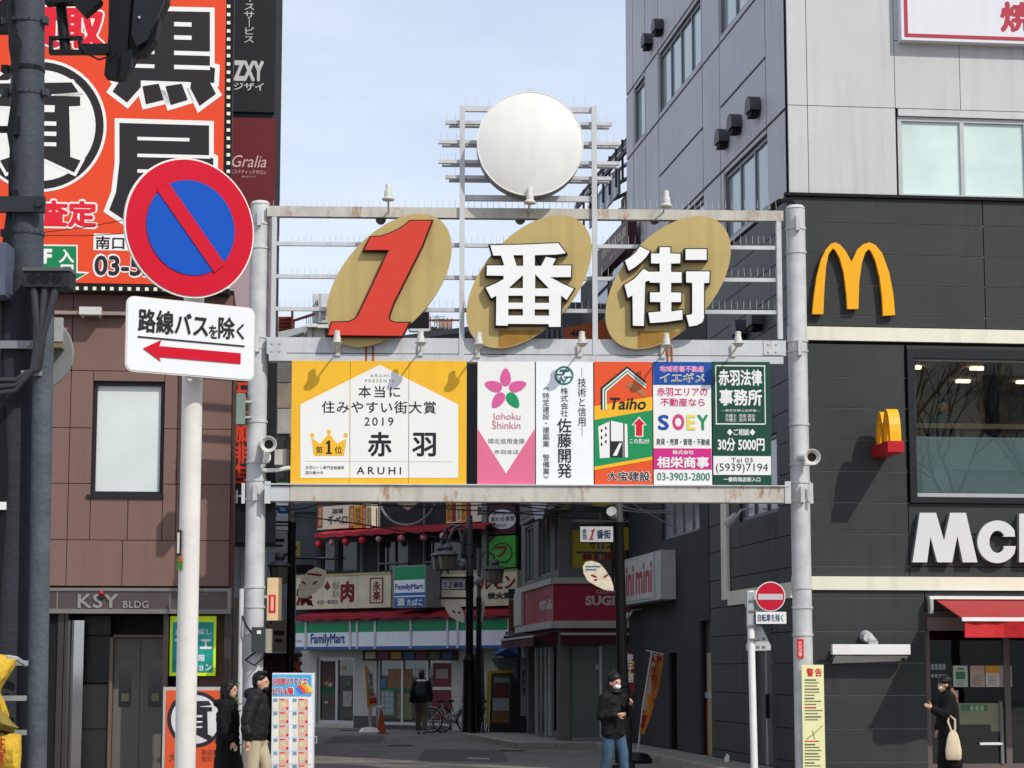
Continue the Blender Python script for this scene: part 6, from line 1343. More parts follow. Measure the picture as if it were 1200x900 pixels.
t.add('pole', M().cyl((u, 0, 1.38), (P1.u(726), 0, zz(726, 612)), .095, .085, 18), pb, smooth=True); t.add('upper_pole', M().cyl((P1.u(726), 0, zz(726, 612) + .002), (P1.u(724), 0, zz(726, 560)), .085, .07, 18), pg_, smooth=True)
t.add('collar', M().lathe([(.1, 0), (.12, .02), (.12, .06), (.1, .08)], (u, 0, zz(726, 806)), 18), pb)
signplate(t, P1, 680, 617, 718.5, 635, -.1); t.add('plate_arm', M().tube([(P1.u(680), 0, zz(700, 614)), (u, 0, zz(700, 614))], .02), pb)
t.add('scroll_arm', M().tube([(P1.u(676), 0, zz(700, 647)), (u, 0, zz(700, 648))], .02), pb); t.rect('dark_back', dark, 700, 655, 720, 690, .02, .03)
fox(t, P1, [(683, 664), (686, 658.5), (693, 657), (702.5, 660), (709, 667), (716, 678), (719, 687), (719, 692.5), (709, 691.5), (699.5, 687), (689, 681), (684, 672)], -.06, [(696, 675, 20, 4), (710, 675, -35, 4), (698, 679.5, 0, 2)])
t.rect('print', mat('fan_blue', '5b86a4', .6), 686, 663, 704, 664.5, -.067); t.rect('print', MATS['fan_blue'], 686, 666.5, 699, 668, -.067)
t.add('spotlight', M().cyl((P1.u(720), -.05, zz(720, 605)), (P1.u(717), -.2, zz(717, 600)), .06, .09, 12), steel)
P2 = Frame(549, 56, 0); zz = P2.z
t = T(P2, 'street_lamp', 'black lamp post with two gooseneck lanterns before the store', 'lamp post', (P2.u(550), 0, 0)); u = P2.u(550)
t.add('base', M().lathe([(.24, 0), (.24, .12), (.2, .2), (.17, 1.3), (.16, 1.9), (.18, 1.95), (.12, 2.1)], (u, 0, 0), 18), pb, smooth=True); t.add('pole', M().cyl((u, 0, 2.05), (u, 0, zz(550, 675)), .1, n=16), pb, smooth=True); t.add('upper_pole', M().cyl((u, 0, zz(550, 675) + .002), (u, 0, zz(550, 604)), .1, .07, 16), pg_, smooth=True)
for gx, ly, o in ((517, 652, .35), (525, 651, -.35)):
    lantern(t, P2, gx, ly, o, 1.0)
    a_ = P2.P(gx, 643, o); tops = [P2.P(gx + 1, 632, o), P2.P(gx + 7, 619, o), P2.P(gx + 15, 615.5, o * .8), P2.P(gx + 21, 619, o * .5), P2.P(542, 636, o * .3), P2.P(543, 652, 0)]
    t.add('gooseneck', M().tube([(a_[0], o, a_[1])] + [(p[0], o * (1 - .2 * i), p[1]) for i, p in enumerate(tops)], .04, 10), pg_, smooth=True)
t.add('clamp', M().box(P2.u(541), u + .12, -.08, .08, zz(545, 654), zz(545, 650)), pb)
signplate(t, P2, 518, 680, 545, 690.5, -.12); t.add('plate_arm', M().tube([(P2.u(516), 0, zz(530, 677)), (u, 0, zz(530, 677))], .03), pb); t.add('plate_arm', M().tube([(P2.u(514), 0, zz(530, 701)), (u, 0, zz(530, 701))], .03).tube([(P2.u(516), 0, zz(530, 677)), (P2.u(516), 0, zz(530, 701))], .02), mat('scroll_maroon', '4b2023', .5))
fox(t, P2, [(520.5, 707), (524, 704), (530, 703.5), (536, 707), (542, 714), (544.5, 722), (544, 730), (535, 727), (527, 722), (522, 714)], -.1, [(532, 717, 30, 2.5), (538, 718, -40, 2)])
t.add('floodlight', M().ball((P2.u(541), -.2, zz(541, 660)), .11).cyl((P2.u(537), -.3, zz(537, 665)), (P2.u(541), -.2, zz(541, 661)), .1, .07), mat('floodlight_grey', '8d8f90', .5), smooth=True)
P3 = Frame(561, 60, 0); zz = P3.z
t = T(P3, 'street_lamp', 'slimmer lamp post standing just behind the gooseneck one', 'lamp post', (P3.u(561), 0, 0)); u = P3.u(561)
t.add('base', M().lathe([(.2, 0), (.2, .15), (.15, 1.5), (.12, 2.3)], (u, 0, 0), 16), pb, smooth=True); t.add('pole', M().cyl((u, 0, 2.2), (u, 0, zz(561, 700)), .08), pb); t.add('upper_pole', M().cyl((u, 0, zz(561, 700)), (u, 0, zz(561, 642)), .06), pg_)
lantern(t, P3, 580, 668, 0, 1.0); t.add('gooseneck', M().tube([(P3.u(580), 0, zz(580, 660)), (P3.u(578), 0, zz(578, 650)), (P3.u(570), 0, zz(570, 645)), (u, 0, zz(561, 655))], .035, 8), pg_)
t.add('spotlight', M().ball((P3.u(560), -.15, zz(560, 681)), .12), MATS['floodlight_grey'], smooth=True)
t.poly('side_board', mat('fan_edge', 'a9a59a', .6), [(565, 703), (568, 706), (568, 716), (565, 731), (563.5, 728)], -.05, .03)
P4 = Frame(340, 46, 0); zz = P4.z
t = T(P4, 'street_lamp', 'black lamp post carrying a fan board left of the store', 'lamp post', (P4.u(340), 0, 0)); u = P4.u(340)
t.add('base', M().lathe([(.2, 0), (.2, .1), (.14, .2), (.12, 1.4), (.09, 1.5)], (u, 0, 0), 18), pb, smooth=True); t.add('pole', M().cyl((u, 0, 1.45), (u, 0, zz(340, 612)), .085, n=16), pb, smooth=True); t.add('upper_pole', M().cyl((P4.u(339.5), 0, zz(340, 612)), (P4.u(338), 0, zz(338, 525)), .075, .06, 14), mat('post_brown_grey', '7b746a', .5, .2))
lantern(t, P4, 328, 664, 0, .9); t.add('arm', M().tube([(P4.u(328), 0, zz(328, 657)), (P4.u(330), 0, zz(330, 650)), (u, 0, zz(338, 650))], .03, 8), pb)
fox(t, P4, [(349, 700), (350, 689), (354, 678), (361, 669), (371, 664.5), (381, 668), (383, 673), (378, 687), (367, 695.5), (359, 701)], -.08, [(356, 683, 30, 3.4), (369, 683, -35, 3.6)])
t.poly('print', MATS['fan_red'], [(360, 671), (377, 673), (376.5, 675.5), (360, 673.5)], -.085); t.rect('arm_back', blackm, 347, 662, 368, 672, .05, .04); t.poly('ribbon', mat('ribbon_maroon', '571f22', .6), [(355, 700), (361, 700), (368, 711), (362, 709), (357, 705), (351, 710)], -.06, .02)
t.add('plate_arm', M().tube([(P4.u(340), 0, zz(350, 654)), (P4.u(392), .8, zz(390, 653))], .02), pb)
# ---- banners by the side wall
Fb = Frame(760, 40.5, -.1)
t = T(Fb, 'banner_flag', 'leaning orange banner flag by the dark side wall', 'banner', (Fb.u(745), 0, 0))
b0 = Fb.P(745, 889); 
t.add('pole', M().tube([(Fb.u(746), 0, .08), (Fb.P(753, 830)[0], 0, Fb.P(753, 830)[1]), (Fb.P(764, 763)[0], 0, Fb.P(764, 763)[1])], .018), alu)
t.add('top_rod', M().tube([(*[Fb.P(757, 762)[0]], 0, Fb.P(757, 762)[1]), (Fb.P(778, 767)[0], 0, Fb.P(778, 767)[1])], .012), alu)
Lp = [(765, 766), (761, 785), (757, 808), (753, 830), (749.5, 858)]; Rp = [(777.5, 768), (775, 790), (771, 812), (763, 838), (754.5, 861)]
def clothm(L_, R_, F_, c0, c1, y0=-.03):
    m_ = M(); 
    for i in range(len(L_) - 1):
        q = []
        for (la, ra, yy) in ((L_[i], R_[i], .05 * math.sin(i * 1.6)), (L_[i + 1], R_[i + 1], .05 * math.sin(i * 1.6 + 1.6))):
            a, b = F_.P(*la), F_.P(*ra)
            for c in (c0, c1): q.append((a[0] + (b[0] - a[0]) * c, y0 + yy * (c - .5) * 2, a[1] + (b[1] - a[1]) * c))
        m_.add([q[0], q[1], q[3], q[2]], [(0, 1, 2, 3)])
    return m_
t.add('cloth', clothm(Lp, Rp, Fb, 0, 1), mat('banner_orange', 'b5702a', .8, 0, .15, 5)); t.add('cloth_stripe', clothm(Lp[:-1], Rp[:-1], Fb, .08, .42, -.04), mat('banner_pale', 'a79a96', .8, 0, .3, 12)); t.add('cloth_patch', clothm([(764.5, 768), (763, 775)], [(776.5, 770), (776, 777)], Fb, .05, .95, -.045), mat('banner_red', '9c2b26', .8)); t.add('cloth_patch', clothm([(752.5, 838), (750.5, 852)], [(763, 838), (757, 853)], Fb, .05, .9, -.045), MATS['banner_red'])
t.text('lettering', '焼\n肉\nラ\nン\nチ', MATS['banner_red'], 763, 780, 770, 826, -.11, shear=0, bold=.02)
t.add('foot', M().lathe([(.27, 0), (.28, .06), (.2, .17), (.05, .2)], (Fb.u(746), 0, 0), 18), blackm, smooth=True)
t = T(Fb, 'banner_flag', 'red and yellow banner half hidden behind the black lamp post', 'banner', (Fb.u(738), .8, 0)); t.poly('cloth', mat('banner_red2', '8f2a35', .8, 0, .3, 4), [(733, 765), (744, 766), (744, 805), (737, 829), (733, 820)], .8, .01); t.rect('yellow_patch', mat('banner_yellow', 'ae8f2c', .8), 734, 775, 743, 783, .79); t.rect('yellow_patch', MATS['banner_yellow'], 734, 788, 743, 796, .79); t.text('lettering', '餃\n子\n酒', white, 735, 766, 742, 800, .785, bold=.03); t.add('pole', M().cyl((Fb.u(733), .8, 0.1), (Fb.u(733), .8, Fb.z(733, 764, .8)), .015), alu)
t = T(Frame(840, 38, 0), 'wall_outlet', 'small white fixture low on the dark side wall', 'fixture', (Frame(840, 38, 0).u(851), -.1, .3)); Fq2 = t.F; t.poly('cover', whitep, [(849, 890), (852, 883), (855, 886), (854, 893), (850, 893)], -.1, .06)

# ================================================================ NO ENTRY SIGN
NF = Frame(885, 33.4, .0)
t = T(NF, 'road_sign', 'round red no entry sign on a white pole by the right gate post', 'road sign', (NF.u(885), 0, 0))
mm = M().cyl((NF.u(885, 950), 0, 0), (NF.u(879, 700), 0, NF.z(879, 692)), .055, n=18); mm.sm = True; t.add('pole', mm, whitep)
t.add('pole_top', M().box(NF.u(876), NF.u(884), -.07, .07, NF.z(879, 735), NF.z(879, 694)), mat('grey_bracket', 'a9adb0', .5))
t.poly('back_disc', mat('sign_back', 'c9cbca', .5), disc2(887, 706, 14.5, 36), .12, .02)
t.poly('sign_disc', white, disc2(903, 699, 17.4, 48), -.12, .02); sr = mat('sign_red_bright', 'c2132e', .4, 0, .02); t.poly('sign_face', sr, disc2(903, 699, 16.4, 48), -.124); t.rect('sign_bar', mat('bar_grey', 'c9c4c6', .5), 888.5, 696, 917.5, 702.8, -.128)
t.rect('plate', whitep, 886, 717, 921.5, 731, -.12, .02); t.text('lettering', '自転車を除く', mat('navy_letter', '2c3f70', .5), 888, 719.5, 918, 728.5, -.125, bold=.015)
t.poly('triangle_back', MATS['sign_back'], [(884, 731), (893, 735), (903.5, 757), (903, 762), (875, 763), (874, 757)], .1, .02)
for y_ in (703, 715, 732, 748): t.rect('clamp', greyt, 878, y_, 889, y_ + 2, -.09, .17)
for (x, y_) in ((886, 748), (893, 747), (886, 757), (893, 757)): t.rect('bolt_plate', greyt, x, y_, x + 4, y_ + 3, .095, .005)
# ================================================================ A-BOARDS
AF = Frame(230, 32, .15)
t = T(AF, 'standing_sign', 'orange standing sign with round black and white emblem behind the white pole', 'sign board', (AF.u(230), 0, 0))
a, b, c, d = AF.R(190, 805, 269, 960); t.add('frame', M().box(a, b, 0, .08, .06, d), mat('frame_grey', 'b9b6b0', .5, .3)); t.rect('face', mat('stand_orange', 'd0532c', .5, 0, .05), 193, 809, 266, 958, -.004, .003)
t.poly('emblem', dkt, disc2(229, 843, 33, 48), -.008); t.poly('emblem', mat('emblem_white', 'cfcfce', .5), disc2(229, 843, 28.5, 48), -.011)
kk = [(x_ * .37 + 211.6, (y_ - 147) * .4 + 843) for x_, y_ in shi]; t.poly('character', dkt, [(x_ * .42 + 209, (y_ - 147) * .45 + 844) for x_, y_ in shi], -.014)
for p in ((226, 838, 237, 840.5), (226, 845, 237, 847), (226, 851, 237, 853)): t.rect('white_stroke', MATS['emblem_white'], *p, -.017)
t.text('lettering', '大黒屋', mat('stand_ink', '7a3a28', .5), 198, 882, 224, 893, -.008, bold=.03); t.text('lettering', '高価買取\n無料査定', MATS['stand_ink'], 236, 878, 262, 893, -.008)
for x in (192, 262): t.add('foot', M().box(AF.u(x), AF.u(x) + .06, -.25, .3, 0, .06), blackm)
t = T(AF, 'potted_plant', 'small leafy plant peeking over the orange standing sign', 'plant', (AF.u(271), .5, 0))
t.add('pot', M().lathe([(.12, 0), (.16, .3), (.15, .3)], (AF.u(271), .5, 0), 14), mat('pot_brown', '4b3326', .8)); t.add('stem', M().cyl((AF.u(271), .5, .3), (AF.u(271), .5, 1.2), .015), mat('stem_green', '3c4a2a', .8))
lf = M(); rk = random.Random(5)
for k in range(60):
    c = (AF.u(271) + rk.uniform(-.12, .12), .5 + rk.uniform(-.12, .12), rk.uniform(.9, 1.5)); d1 = Vector((rk.uniform(-1, 1), rk.uniform(-1, 1), rk.uniform(-.3, 1))).normalized() * .07; d2 = d1.orthogonal().normalized() * .025
    lf.add([c, (c[0] + d1.x / 2 + d2.x, c[1] + d1.y / 2 + d2.y, c[2] + d1.z / 2 + d2.z), (c[0] + d1.x, c[1] + d1.y, c[2] + d1.z), (c[0] + d1.x / 2 - d2.x, c[1] + d1.y / 2 - d2.y, c[2] + d1.z / 2 - d2.z)], [(0, 1, 2, 3)])
t.add('leaves', lf, mat('leaf', '5a7434', .7, 0, .3), kind='stuff')
HF = Frame(343, 31, -.05)
t = T(HF, 'standing_sign', 'white standing sign of property listings with a rainbow header', 'sign board', (HF.u(343), 0, 0))
a, b, c, d = HF.R(318, 788.5, 367, 960); t.add('case', M().box(a, b, 0, .12, .05, d), mat('case_white', 'e6e8ea', .4)); 
bl_ = mat('header_blue', '57b2e0', .45, 0, .15, 3); t.rect('header', bl_, 319.5, 790.5, 365, 816, -.004)
for i, (c_, r1) in enumerate((('f3d34c', 26), ('f0913e', 22), ('e5483c', 18), ('4f76c9', 14.5))): 
    t.poly('rainbow', mat('rainbow_' + c_, c_, .45, 0, .05), [(341 + r1 * math.cos(R(a_)), 815 - r1 * .8 * math.sin(R(a_))) for a_ in range(8, 64, 7)] + [(341 + (r1 - 4) * math.cos(R(a_)), 815 - (r1 - 4) * .8 * math.sin(R(a_))) for a_ in range(63, 7, -7)], -.006 - .0005 * i)
t.text('lettering', 'お部屋はスマイエ', white, 290 + 29, 793.5, 361, 803, -.009, bold=.07); t.text('lettering', 'お部屋はスマイエ', mat('header_red', 'd4243a', .5), 319.5, 794, 360, 802.5, -.012, bold=.02)
t.text('lettering', 'ビル6階', white, 319.5, 805, 345, 814.5, -.009, bold=.08); t.text('lettering', 'ビル6階', MATS['header_red'], 320, 805.5, 344, 814, -.012, bold=.03)
t.rect('sheet', mat('sheet_white', 'eef2f6', .4), 319.5, 817.5, 365, 895, -.004)
rk = random.Random(11)
for row in range(6):
    y0 = 818.5 + row * 15.6
    for col, x0 in enumerate((320.5, 343)):
        t.rect('listing_card', mat('card_a', 'e9e4c8', .5), x0, y0, x0 + 4.6, y0 + 13, -.0065); t.rect('listing_photo', mat('card_photo', '7fa3b5' , .5, 0, .5, 20), x0, y0, x0 + 4.6, y0 + 4, -.0085)
        t.rect('listing_plan', mat('card_b', 'e8b59c', .5, 0, .25, 30), x0 + 6, y0, x0 + 18, y0 + 14, -.0065); t.rect('listing_plan_inner', mat('card_c', 'd9d3ae', .5, 0, .3, 30), x0 + 7.5, y0 + 4, x0 + 14, y0 + 10, -.0085); t.rect('listing_mark', MATS['header_red'], x0 + 7, y0 + .6, x0 + 13, y0 + 1.8, -.0085); t.rect('listing_mark', MATS['header_red'], x0 + 15, y0 + 10, x0 + 17.5, y0 + 13, -.0085)
    t.rect('divider', mat('divider_grey', 'c3ccd4', .5), 319.5, y0 + 14.4, 365, y0 + 14.9, -.0075)
t.add('handle', M().tube([(b, .05, HF.z(367, 863)), (b + .04, .05, HF.z(367, 863)), (b + .04, .05, HF.z(367, 871)), (b, .05, HF.z(367, 871))], .008), alu)

# ================================================================ FOREGROUND POLES AND SIGNS (nearest the viewer)
WP = Frame(219, 9.4, 0)
polew = mat('pole_ivory', 'dedad2', .5, 0, .12, 5, streak=.22, bump=.1)
t = T(WP, 'road_sign', 'large round no parking sign with a white arrow plate on a white pole', 'road sign', (WP.u(219), 0, 0))
mm = M().cyl((WP.u(219), .0, 0), (WP.u(219), .0, WP.z(219, 300)), .0445, n=32); mm.sm = True; t.add('pole', mm, polew)
SF = Frame(223, 9.33, R(33.5)); ts = Sub(t, SF)
cu_, cz_ = SF.P(223, 267, -.08); rs = .306
def rdisc(r, y, th, n=72): return M().prism([(cu_ + r * math.cos(2 * math.pi * i / n), cz_ + r * math.sin(2 * math.pi * i / n)) for i in range(n)], y, y + th)
ts.add('sign_disc', rdisc(rs, -.08, .012), mat('sign_rim_cream', 'ece6df', .35, 0, .03)); ts.add('sign_ring', rdisc(rs * .975, -.084, .003), mat('sign_red_face', 'c8102a', .35, 0, .03, 2)); ts.add('sign_blue', rdisc(rs * .68, -.088, .003), mat('sign_blue_face', '0b4fb3', .35, 0, .04, 2))
c_, s_ = math.cos(R(-50)), math.sin(R(-50)); w_ = .033; l_ = rs * .70
ts.add('sign_slash', M().sheet([(cu_ + c_ * a - s_ * b, cz_ + s_ * a + c_ * b) for a, b in ((-l_, -w_), (l_, -w_), (l_, w_), (-l_, w_))], -.092), MATS['sign_red_face'])
ts.add('sign_bracket', M().box(cu_ - .04, cu_ + .04, -.068, .01, cz_ - .2, cz_ - .16).box(cu_ - .04, cu_ + .04, -.068, .01, cz_ + .16, cz_ + .2), steel)
pu0, pu1 = SF.u(147.5, 395, -.08), SF.u(298.5, 395, -.08); pz0, pz1 = SF.z(223, 441, -.08), SF.z(223, 353.5, -.08); rr = .035
cn = []
for (x, z, a0) in ((pu1 - rr, pz1 - rr, 0), (pu0 + rr, pz1 - rr, 90), (pu0 + rr, pz0 + rr, 180), (pu1 - rr, pz0 + rr, 270)): cn += arc(x, z, rr, a0, a0 + 90, 6)
ts.add('plate', M().prism(cn, -.08, -.072), mat('plate_cream', 'dcd8cf', .3, 0, .04)); ts.add('plate_face', M().prism(grow(cn, -.006), -.083, -.0805), mat('plate_bright', 'e6e7e8', .3, 0, .03, 2, streak=.03))
W_ = pu1 - pu0; H_ = pz1 - pz0; X = lambda f: pu0 + W_ * f; Z = lambda f: pz1 - H_ * f
ts.text('lettering', '路線バス', kb, 0, 0, 0, 0, -.087, bold=.025, box=(X(.085), X(.625), Z(.47), Z(.155))); ts.text('lettering', 'を', kb, 0, 0, 0, 0, -.087, bold=.02, box=(X(.63), X(.70), Z(.47), Z(.29))); ts.text('lettering', '除', kb, 0, 0, 0, 0, -.087, bold=.02, box=(X(.705), X(.835), Z(.46), Z(.16))); ts.text('lettering', 'く', kb, 0, 0, 0, 0, -.087, bold=.02, box=(X(.85), X(.91), Z(.45), Z(.23)))
ts.add('underline', M().box(X(.085), X(.915), -.0865, -.0835, Z(.545), Z(.525)), kb)
ts.add('arrow', M().sheet([(X(a), Z(b)) for a, b in ((.125, .685), (.265, .55), (.25, .635), (.885, .635), (.885, .78), (.25, .78), (.265, .84))], -.087), MATS['sign_red_face'])
ts.add('plate_bracket', M().box(X(.46), X(.54), -.071, .01, Z(.95), Z(.9)).box(X(.46), X(.54), -.071, .01, Z(.2), Z(.15)), steel)
ts.add('plate_bolt', M().cyl((X(.5), -.07, Z(1.02)), (X(.5), -.05, Z(1.02)), .012), steel)
# stickers on the pole
t.add('sticker', M().box(WP.u(206.5), WP.u(211), -.05, -.03, WP.z(209, 652), WP.z(209, 622)), kb); t.add('sticker', M().box(WP.u(207), WP.u(209.5), -.053, -.05, WP.z(209, 649), WP.z(209, 625)), mat('sticker_pale', 'c9c8c0', .6))
t.add('sticker', M().box(WP.u(206.5), WP.u(213), -.049, -.03, WP.z(209, 668), WP.z(209, 654)), mat('sticker_green', '4d7c34', .6, 0, .5, 60)); t.add('sticker', M().box(WP.u(209), WP.u(213.5), -.052, -.049, WP.z(209, 659), WP.z(209, 653)), mat('sticker_orange', 'b5532a', .6))
# big concrete pole
PF = Frame(25, 12.2, 0); conc = mat('pole_concrete', '41474f', .6, 0, .25, 2.5, streak=.35, bump=.25); conc2 = mat('pole_dark_concrete', '2c2f35', .7, 0, .35, 1.6, streak=.3, bump=.3)
t = T(PF, 'utility_pole', 'thick grey utility pole at the left edge wrapped with clamps and cables', 'utility pole', (PF.u(20), 0, 0))
def rp(px, w_): return w_ / 2 / 2550 * 12.2
ax = lambda py: PF.P(31.5 if py < 250 else 31.5 - (py - 250) * .02, py)
mm = M().cyl((ax(322)[0], 0, PF.z(25, 322)), (PF.u(32, 0), 0, PF.z(30, -60)), .100, .093, 32); mm.sm = True; t.add('upper_pole', mm, conc)
mm = M().cyl((PF.u(4, 850), 0, 0), (PF.u(24, 322), 0, PF.z(25, 322)), .155, .115, 32); mm.sm = True; t.add('lower_pole', mm, conc2)
for k, y_ in enumerate((26, 82, 110, 244, 274, 330)):
    u, z = ax(y_)
    mm = M().lathe([(.098, -.012), (.104, -.012), (.104, .012), (.098, .012)], (u, 0, z), 28)
    for a in range(-60, 61, 20): mm.box(u + .103 * math.sin(R(a)) - .004, u + .103 * math.sin(R(a)) + .004, -.103 * math.cos(R(a)) - .006, -.103 * math.cos(R(a)) + .002, z - .004, z + .004)
    mm.box(u - .14, u - .1, -.04, .0, z - .02, z + .02)
    if k in (0, 2): mm.box(u + .1, u + .13, -.06, .0, z - .02, z + .02)
    t.add('clamp_band', mm, blackm if k % 2 else conc)
u, z = ax(245); t.add('bracket', M().box(u - .25, u + .13, -.14, -.1, z - .045, z + .045).cyl((u + .1, -.16, z), (u + .1, -.1, z), .02, n=8), mat('bracket_grey', '34383c', .5, .3))
t.add('cable_box', M().box(PF.u(28), PF.u(82), -.3, -.12, PF.z(55, 336, -.3), PF.z(55, 315, -.3)), mat('cable_box', '26282a', .6, 0, .2))
t.add('box_lid', M().box(PF.u(27), PF.u(83), -.31, -.11, PF.z(55, 317.5, -.3), PF.z(55, 313.5, -.3)), mat('box_lid', '5b5f62', .6))
for i, x in enumerate((39, 53, 67)):
    p = [(PF.u(x), -.26, PF.z(x, 332, -.3)), (PF.u(x + 1 - i * 2), -.27, PF.z(x, 352)), (PF.u(46 + i * 3), -.27, PF.z(x, 400)), (PF.u(41 + i * 3), -.26, PF.z(x, 440)), (PF.u(22), -.27, PF.z(x, 465 - i * 6)), (PF.u(-20), -.25, PF.z(x, 470 - i * 9))]
    t.add('conduit', M().tube([p[0], p[1], p[2], p[3], ((p[3][0] + p[4][0]) / 2, -.27, PF.z(x, 452 - i * 4)), p[4], p[5]], [.024, .022, .02, .018, .017, .016, .016], 10), mat('conduit_grey', '393b3e', .5), smooth=True)
    t.add('port', M().cyl((PF.u(x), -.302, PF.z(x, 326, -.3)), (PF.u(x), -.295, PF.z(x, 326, -.3)), .032), dark)
t.add('clamp_plate', M().box(PF.u(-5), PF.u(37), -.16, -.13, PF.z(10, 413), PF.z(10, 404)).cyl((PF.u(30), -.17, PF.z(10, 408)), (PF.u(30), -.15, PF.z(10, 408)), .014), mat('clamp_pale', '8b8f90', .5, .4))
for i in range(6):
    t.add('cable', M().tube([(PF.u(-12 + i * 3), -.06 + i * .02, PF.z(0, -20)), (PF.u(-6 + i * 2.5), -.1, PF.z(0, 60)), (PF.u(6 - i * 2), -.12, PF.z(0, 120 + i * 8)), (PF.u(-2 + i), -.1, PF.z(0, 200)), (PF.u(2 - i * 2), -.09, PF.z(0, 300)), (PF.u(-4), -.1, PF.z(0, 420)), (PF.u(-2 + i * 2), -.14, PF.z(0, 560)), (PF.u(-3 + i), -.16, PF.z(0, 760))], .009, 6), blackm, smooth=True)
for y_ in (150, 236): t.add('arm_bracket', M().box(PF.u(-20), PF.u(12), -.05, .0, PF.z(0, y_ + 6), PF.z(0, y_)).box(PF.u(2), PF.u(9), -.12, .02, PF.z(0, y_ + 14), PF.z(0, y_ - 8)), blackm)
t.add('side_box', M().box(PF.u(-40), PF.u(7), -.3, .1, PF.z(0, 356), PF.z(0, 296)), mat('side_box', '596273', .5, 0, .2))
t.add('label', M().box(PF.u(-5), PF.u(10), -.18, -.165, PF.z(0, 600), PF.z(0, 591)), whitep)
SP = Frame(50, 12.03, 0); wp = mat('weathered_pole', '525a60', .65, 0, .35, 5, streak=.35, bump=.4)
t = T(SP, 'utility_pole', 'slimmer weathered grey pole right of the thick pole', 'utility pole', (SP.u(47), 0, 0)); mm = M().cyl((SP.u(46, 900), 0, 0), (SP.u(52, 330), 0, SP.z(52, 332)), .052, .058, 24); mm.sm = True; t.add('pole', mm, wp)
for y_, x0, x1 in ((439, 28, 52), (777, 20, 36), (818, 6, 34), (858, 20, 34)): t.add('strap', M().box(SP.u(x0, y_), SP.u(x1, y_), -.07, -.052, SP.z(40, y_ + 3), SP.z(40, y_ - 3)), mat('strap_pale', '9a9d9c', .5, .2))
RSF = Frame(43, 12.8, 0)
t = T(RSF, 'round_mirror_back', 'grey back of a round sign half hidden behind the slim pole', 'road sign', (RSF.u(43), 0, 0)); t.poly('disc', mat('disc_back_grey', '868a88', .5, .2, .08, streak=.1), disc2(41, 413, 44, 56), 0, .02); t.poly('rim', mat('disc_rim', 'b9b3a8', .5), disc2(41, 413, 45, 56), .022, .01); t.poly('rim', MATS['disc_rim'], disc2(41, 413, 44, 56), .005, .01) if 0 else None
t.add('pole', M().cyl((RSF.u(40), -.06, 0), (RSF.u(44), -.06, RSF.z(44, 372)), .03), steel); t.rect('clamp', mat('clamp_gold', '8f8564', .5, .4), 44, 402, 72, 407, -.1, .1); t.rect('channel', alu, 60, 372, 73, 400, -.03, .03)
# yellow bag
t = T(SP, 'sandbag', 'yellow vinyl bags tied to the foot of the thick pole', 'bag', (SP.u(5), -.2, 0))
ym = mat('vinyl_yellow', 'cfa935', .75, 0, .35, 7, bump=.6)
def bagp(pts, y, dz):
    m_ = M(); c = (sum(p[0] for p in pts) / len(pts), sum(p[1] for p in pts) / len(pts)); n = len(pts)
    rings = []
    for k, (s_, o) in enumerate(((1, 0), (.93, -.035), (.7, -.06), (.3, -.075))): rings += [(SP.P(c[0] + (a - c[0]) * s_, c[1] + (b - c[1]) * s_, y)[0], y + o + .012 * math.sin(i * 2.1 + k), SP.P(c[0] + (a - c[0]) * s_, c[1] + (b - c[1]) * s_, y)[1]) for i, (a, b) in enumerate(pts)]
    fs = [(k * n + i, k * n + (i + 1) % n, (k + 1) * n + (i + 1) % n, (k + 1) * n + i) for k in range(3) for i in range(n)] + [tuple(range(3 * n, 4 * n)), tuple(range(n - 1, -1, -1))]
    m_.add(rings, fs); return m_
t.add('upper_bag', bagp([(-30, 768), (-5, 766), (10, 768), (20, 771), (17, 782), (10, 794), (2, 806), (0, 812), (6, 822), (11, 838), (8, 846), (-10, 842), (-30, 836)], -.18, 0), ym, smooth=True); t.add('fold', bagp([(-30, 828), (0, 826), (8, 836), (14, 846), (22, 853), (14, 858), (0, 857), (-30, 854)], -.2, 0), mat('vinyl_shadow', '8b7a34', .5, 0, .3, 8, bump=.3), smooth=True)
t.add('lower_bag', bagp([(-30, 858), (0, 860), (14, 858), (25, 861), (25, 880), (24, 905), (-30, 905)], -.18, 0), ym, smooth=True); t.add('tie', M().tube([(SP.u(18), -.22, SP.z(18, 770)), (SP.u(28), -.18, SP.z(25, 772)), (SP.u(35), -.1, SP.z(25, 779))], .012), alu); t.add('tie', M().tube([(SP.u(16), -.24, SP.z(18, 855)), (SP.u(26), -.18, SP.z(25, 859))], .012), blackm)
t.text('lettering', '注\n意', MATS['flag_red'], -8, 862, 6, 898, -.27, bold=.02)
# traffic signal seen from the side / behind
TF = Frame(125, 13.5, 0); sg_ = mat('signal_dark', '17181a', .5, .2, .15)
t = T(TF, 'traffic_light', 'dark traffic signal head seen from behind at the top left', 'traffic light', (TF.u(150), 0, TF.z(150, 90)))
hd = [(128, -40), (158, -40), (152, 20), (147, 88), (136, 91), (122, 88), (127, 40)]
t.poly('housing', sg_, hd, 0, .12, d=0)
t.poly('visor_side', sg_, [(153, -40), (200, -40), (196, 0), (187, 20), (182, 45), (170, 62), (158, 64), (150, 84), (146, 76)], .03, .12); t.poly('visor_side', mat('signal_edge', '24262a', .35, .2, .15), [(160, -40), (197, -40), (192, 2), (183, 22), (172, 47), (160, 54), (154, 40)], -.03, .05); t.add('bolt', M().cyl(TF.P(163, 20, -.05)[0:1] + (-.05,) + TF.P(163, 20, -.05)[1:], TF.P(163, 20, -.05)[0:1] + (-.03,) + TF.P(163, 20, -.05)[1:], .008, n=8), steel)
t.poly('hinge', blackm, [(143, 60), (155, 58), (154, 78), (148, 92), (140, 90)], -.04, .04)
